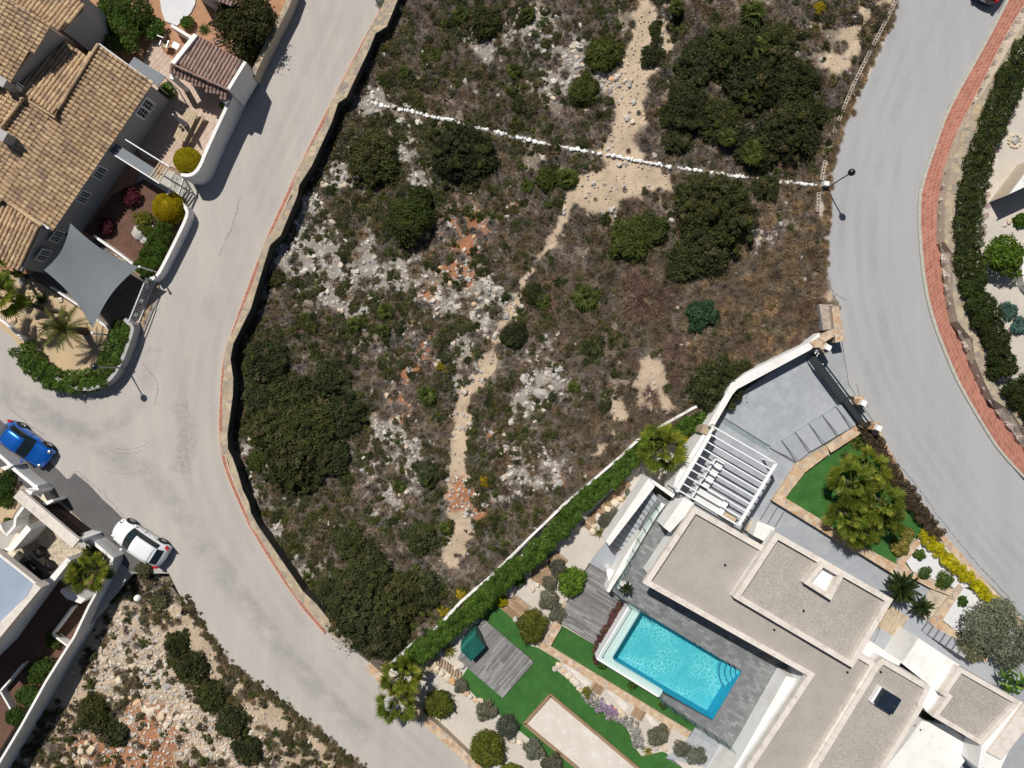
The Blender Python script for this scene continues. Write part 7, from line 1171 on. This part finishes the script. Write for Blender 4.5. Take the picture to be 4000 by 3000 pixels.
TG = [clump('twigs', LM['dry'], .42, .34, 190, .03, 320 + i, 1.0, .5, .35) for i in range(3)]; TB = [clump('twigs', LM['drybrown'], .45, .36, 190, .03, 330 + i, .95, .5, .35) for i in range(3)]; TS = [clump('grass', LM['straw'], .5, .38, 190, .026, 340 + i, 1.0, .6, .2) for i in range(3)]; TR = [clump('twigs', LM['redtwig'], .5, .3, 150, .022, 345 + i, 1.0, .5, .5) for i in range(2)]
r0 = np.random.default_rng(99)
X, Y, p = sample(34000, PI_, d_green, 1, -.04); scatter('undergrowth', 'olive green low scrub covering the plot', SG + SG + SM, p, r0.uniform(.32, .92, len(p)))
X, Y, p = sample(22000, PI_, d_grey, 2, -.04); scatter('undergrowth', 'grey leafless twiggy scrub between the shrubs', TG + TG + TB[:1], p, r0.uniform(.5, 1.3, len(p)), seed=2)
X, Y, p = sample(14500, PI_, d_brown, 3, -.04); scatter('undergrowth', 'brown dry brushwood over the lower plot', TB + TB + TR, p, r0.uniform(.6, 1.6, len(p)), seed=3)
X, Y, p = sample(9000, PI_, lambda X, Y: np.clip(capw(X, Y, EAST, .5) * (1 - soils(X, Y)[0]) * (1 - .6 * soils(X, Y)[2]), 0, 1), 4, -.03); scatter('dry_grass', 'tawny dry grass near the upper road', TS, p, r0.uniform(.5, 1.5, len(p)), seed=4)
X, Y, p = sample(5200, PI_, lambda X, Y: np.clip(soils(X, Y)[0], 0, 1) * .055 + .012 + .05 * soils(X, Y)[2], 5, -.03); scatter('grass', 'small tufts on the bare dirt', [SG[0], TB[0], TG[1]], p, r0.uniform(.3, .6, len(p)), seed=5)
X, Y, p = sample(4600, PI2, lambda X, Y: np.clip((1 - soils(X, Y)[2] * .93) * (1 - soils(X, Y)[1] * .85) * sst((fbm(X, Y, 90, 3, 71) - .3) * 4), 0, 1), 6, -.04); scatter('undergrowth', 'mixed scrub on the rocky slope by the street', SG + TB + TG + TB + TS[:1], p, r0.uniform(.35, .95, len(p)), seed=6)
TH_ = [(o.location.x, o.location.y, o.dimensions.x / 2, o.location.z, o.dimensions.z) for o in list(sc.objects) if o.get('category') == 'shrub' and o.name.startswith('mastic_shrub')]
bpy.context.view_layer.update(); TH_ = [(o.location.x, o.location.y, max(.3, o.dimensions.x / 2), o.location.z, o.dimensions.z) for o in list(sc.objects) if o.name.startswith('mastic_shrub')]
tp_ = []
for x, y, rr, zz, dz in TH_:
    for _ in range(int(rr * rr * 6.5)):
        a_ = r0.random() * 6.283; q_ = rr * .97 * r0.random() ** .5; tp_.append((x + q_ * math.cos(a_), y + q_ * math.sin(a_), zz + dz * .98 * max(.1, (1 - (q_ / rr) ** 2)) ** .6 - .24))
tp_ = np.array(tp_); scatter('undergrowth', 'mixed sprays growing through the dense thickets', SM + SM + [bush('undergrowth', LM['wild'], .45, .42, 300, .08, 350 + i, 7, .4, .6) for i in range(2)] + SM[:1] + SG[:3], tp_, r0.uniform(.3, .8, len(tp_)), seed=21)
RK = [rockmesh('rubble', K['rock'], 80 + i, 1, .5) for i in range(6)] + [rockmesh('rubble', K['rock_g'], 90 + i, 1, .5) for i in range(3)]; RT = [rockmesh('rubble', K['rock_o'], 100 + i, 1, .4) for i in range(2)]
X, Y, p = sample(85000, PI_, lambda X, Y: np.clip(soils(X, Y)[2] * .85 + .45 * soils(X, Y)[1] + .07 + .04 * soils(X, Y)[0], 0, 1), 7, .01); scatter('rubble', 'loose grey and white limestone rubble', RK, p, np.exp(r0.normal(-2.6, .5, len(p))).clip(.04, .30), flat=True, seed=7)
X, Y, p = sample(8500, PI_, lambda X, Y: np.clip(soils(X, Y)[2] * .6 + .035 + .1 * soils(X, Y)[1], 0, 1), 17, .02); scatter('rubble', 'larger pale stones lying in the scrub', RK[:6] + RT[:1], p, r0.uniform(.13, .34, len(p)) * .9, flat=True, seed=17)
X, Y, p = sample(26000, PI_, lambda X, Y: np.clip(soils(X, Y)[0] * .55 + soils(X, Y)[1] * .4, 0, 1), 8, .0); scatter('gravel', 'small pebbles on the dirt path', RT + RK[:2], p, np.exp(r0.normal(-3.3, .4, len(p))).clip(.02, .1), flat=True, seed=8)
X, Y, p = sample(30000, PI2, lambda X, Y: np.clip(soils(X, Y)[2] * .85 + .25 * soils(X, Y)[1] + .10, 0, 1), 9, .01); scatter('rubble', 'broken limestone rubble on the roadside slope', RK[:6] + RT, p, np.exp(r0.normal(-2.65, .5, len(p))).clip(.04, .34), flat=True, seed=9)
def stripq(pts, wd): return band(pts, wd)
def edge_pts(pts, wd, n, z, seed):
    r = np.random.default_rng(seed); al_ = pathlen(pts); o = []
    for i in range(n): x, y = at(pts, al_, r.random() * al_[-1]); q = P(x + r.normal() * wd, y + r.normal() * wd, z); o.append(q)
    return np.array([tuple(v) for v in o])
p = edge_pts([(3500, 20), (3380, 270), (3262, 540), (3236, 700), (3222, 870), (3215, 1000), (3205, 1110)], 8, 260, ZR - .02, 3); scatter('grass', 'dry weeds along the edge of the upper road', TS + TB[:1], p, r0.uniform(.35, .8, len(p)), seed=12)
p = edge_pts([(720, 2330), (768, 2412), (904, 2606), (1085, 2733), (1266, 2880), (1420, 3010)], 9, 300, -.05, 4); scatter('grass', 'weeds along the verge of the lower street', SG[:2] + TS[:1] + TB[:1], p, r0.uniform(.3, .7, len(p)), seed=13)
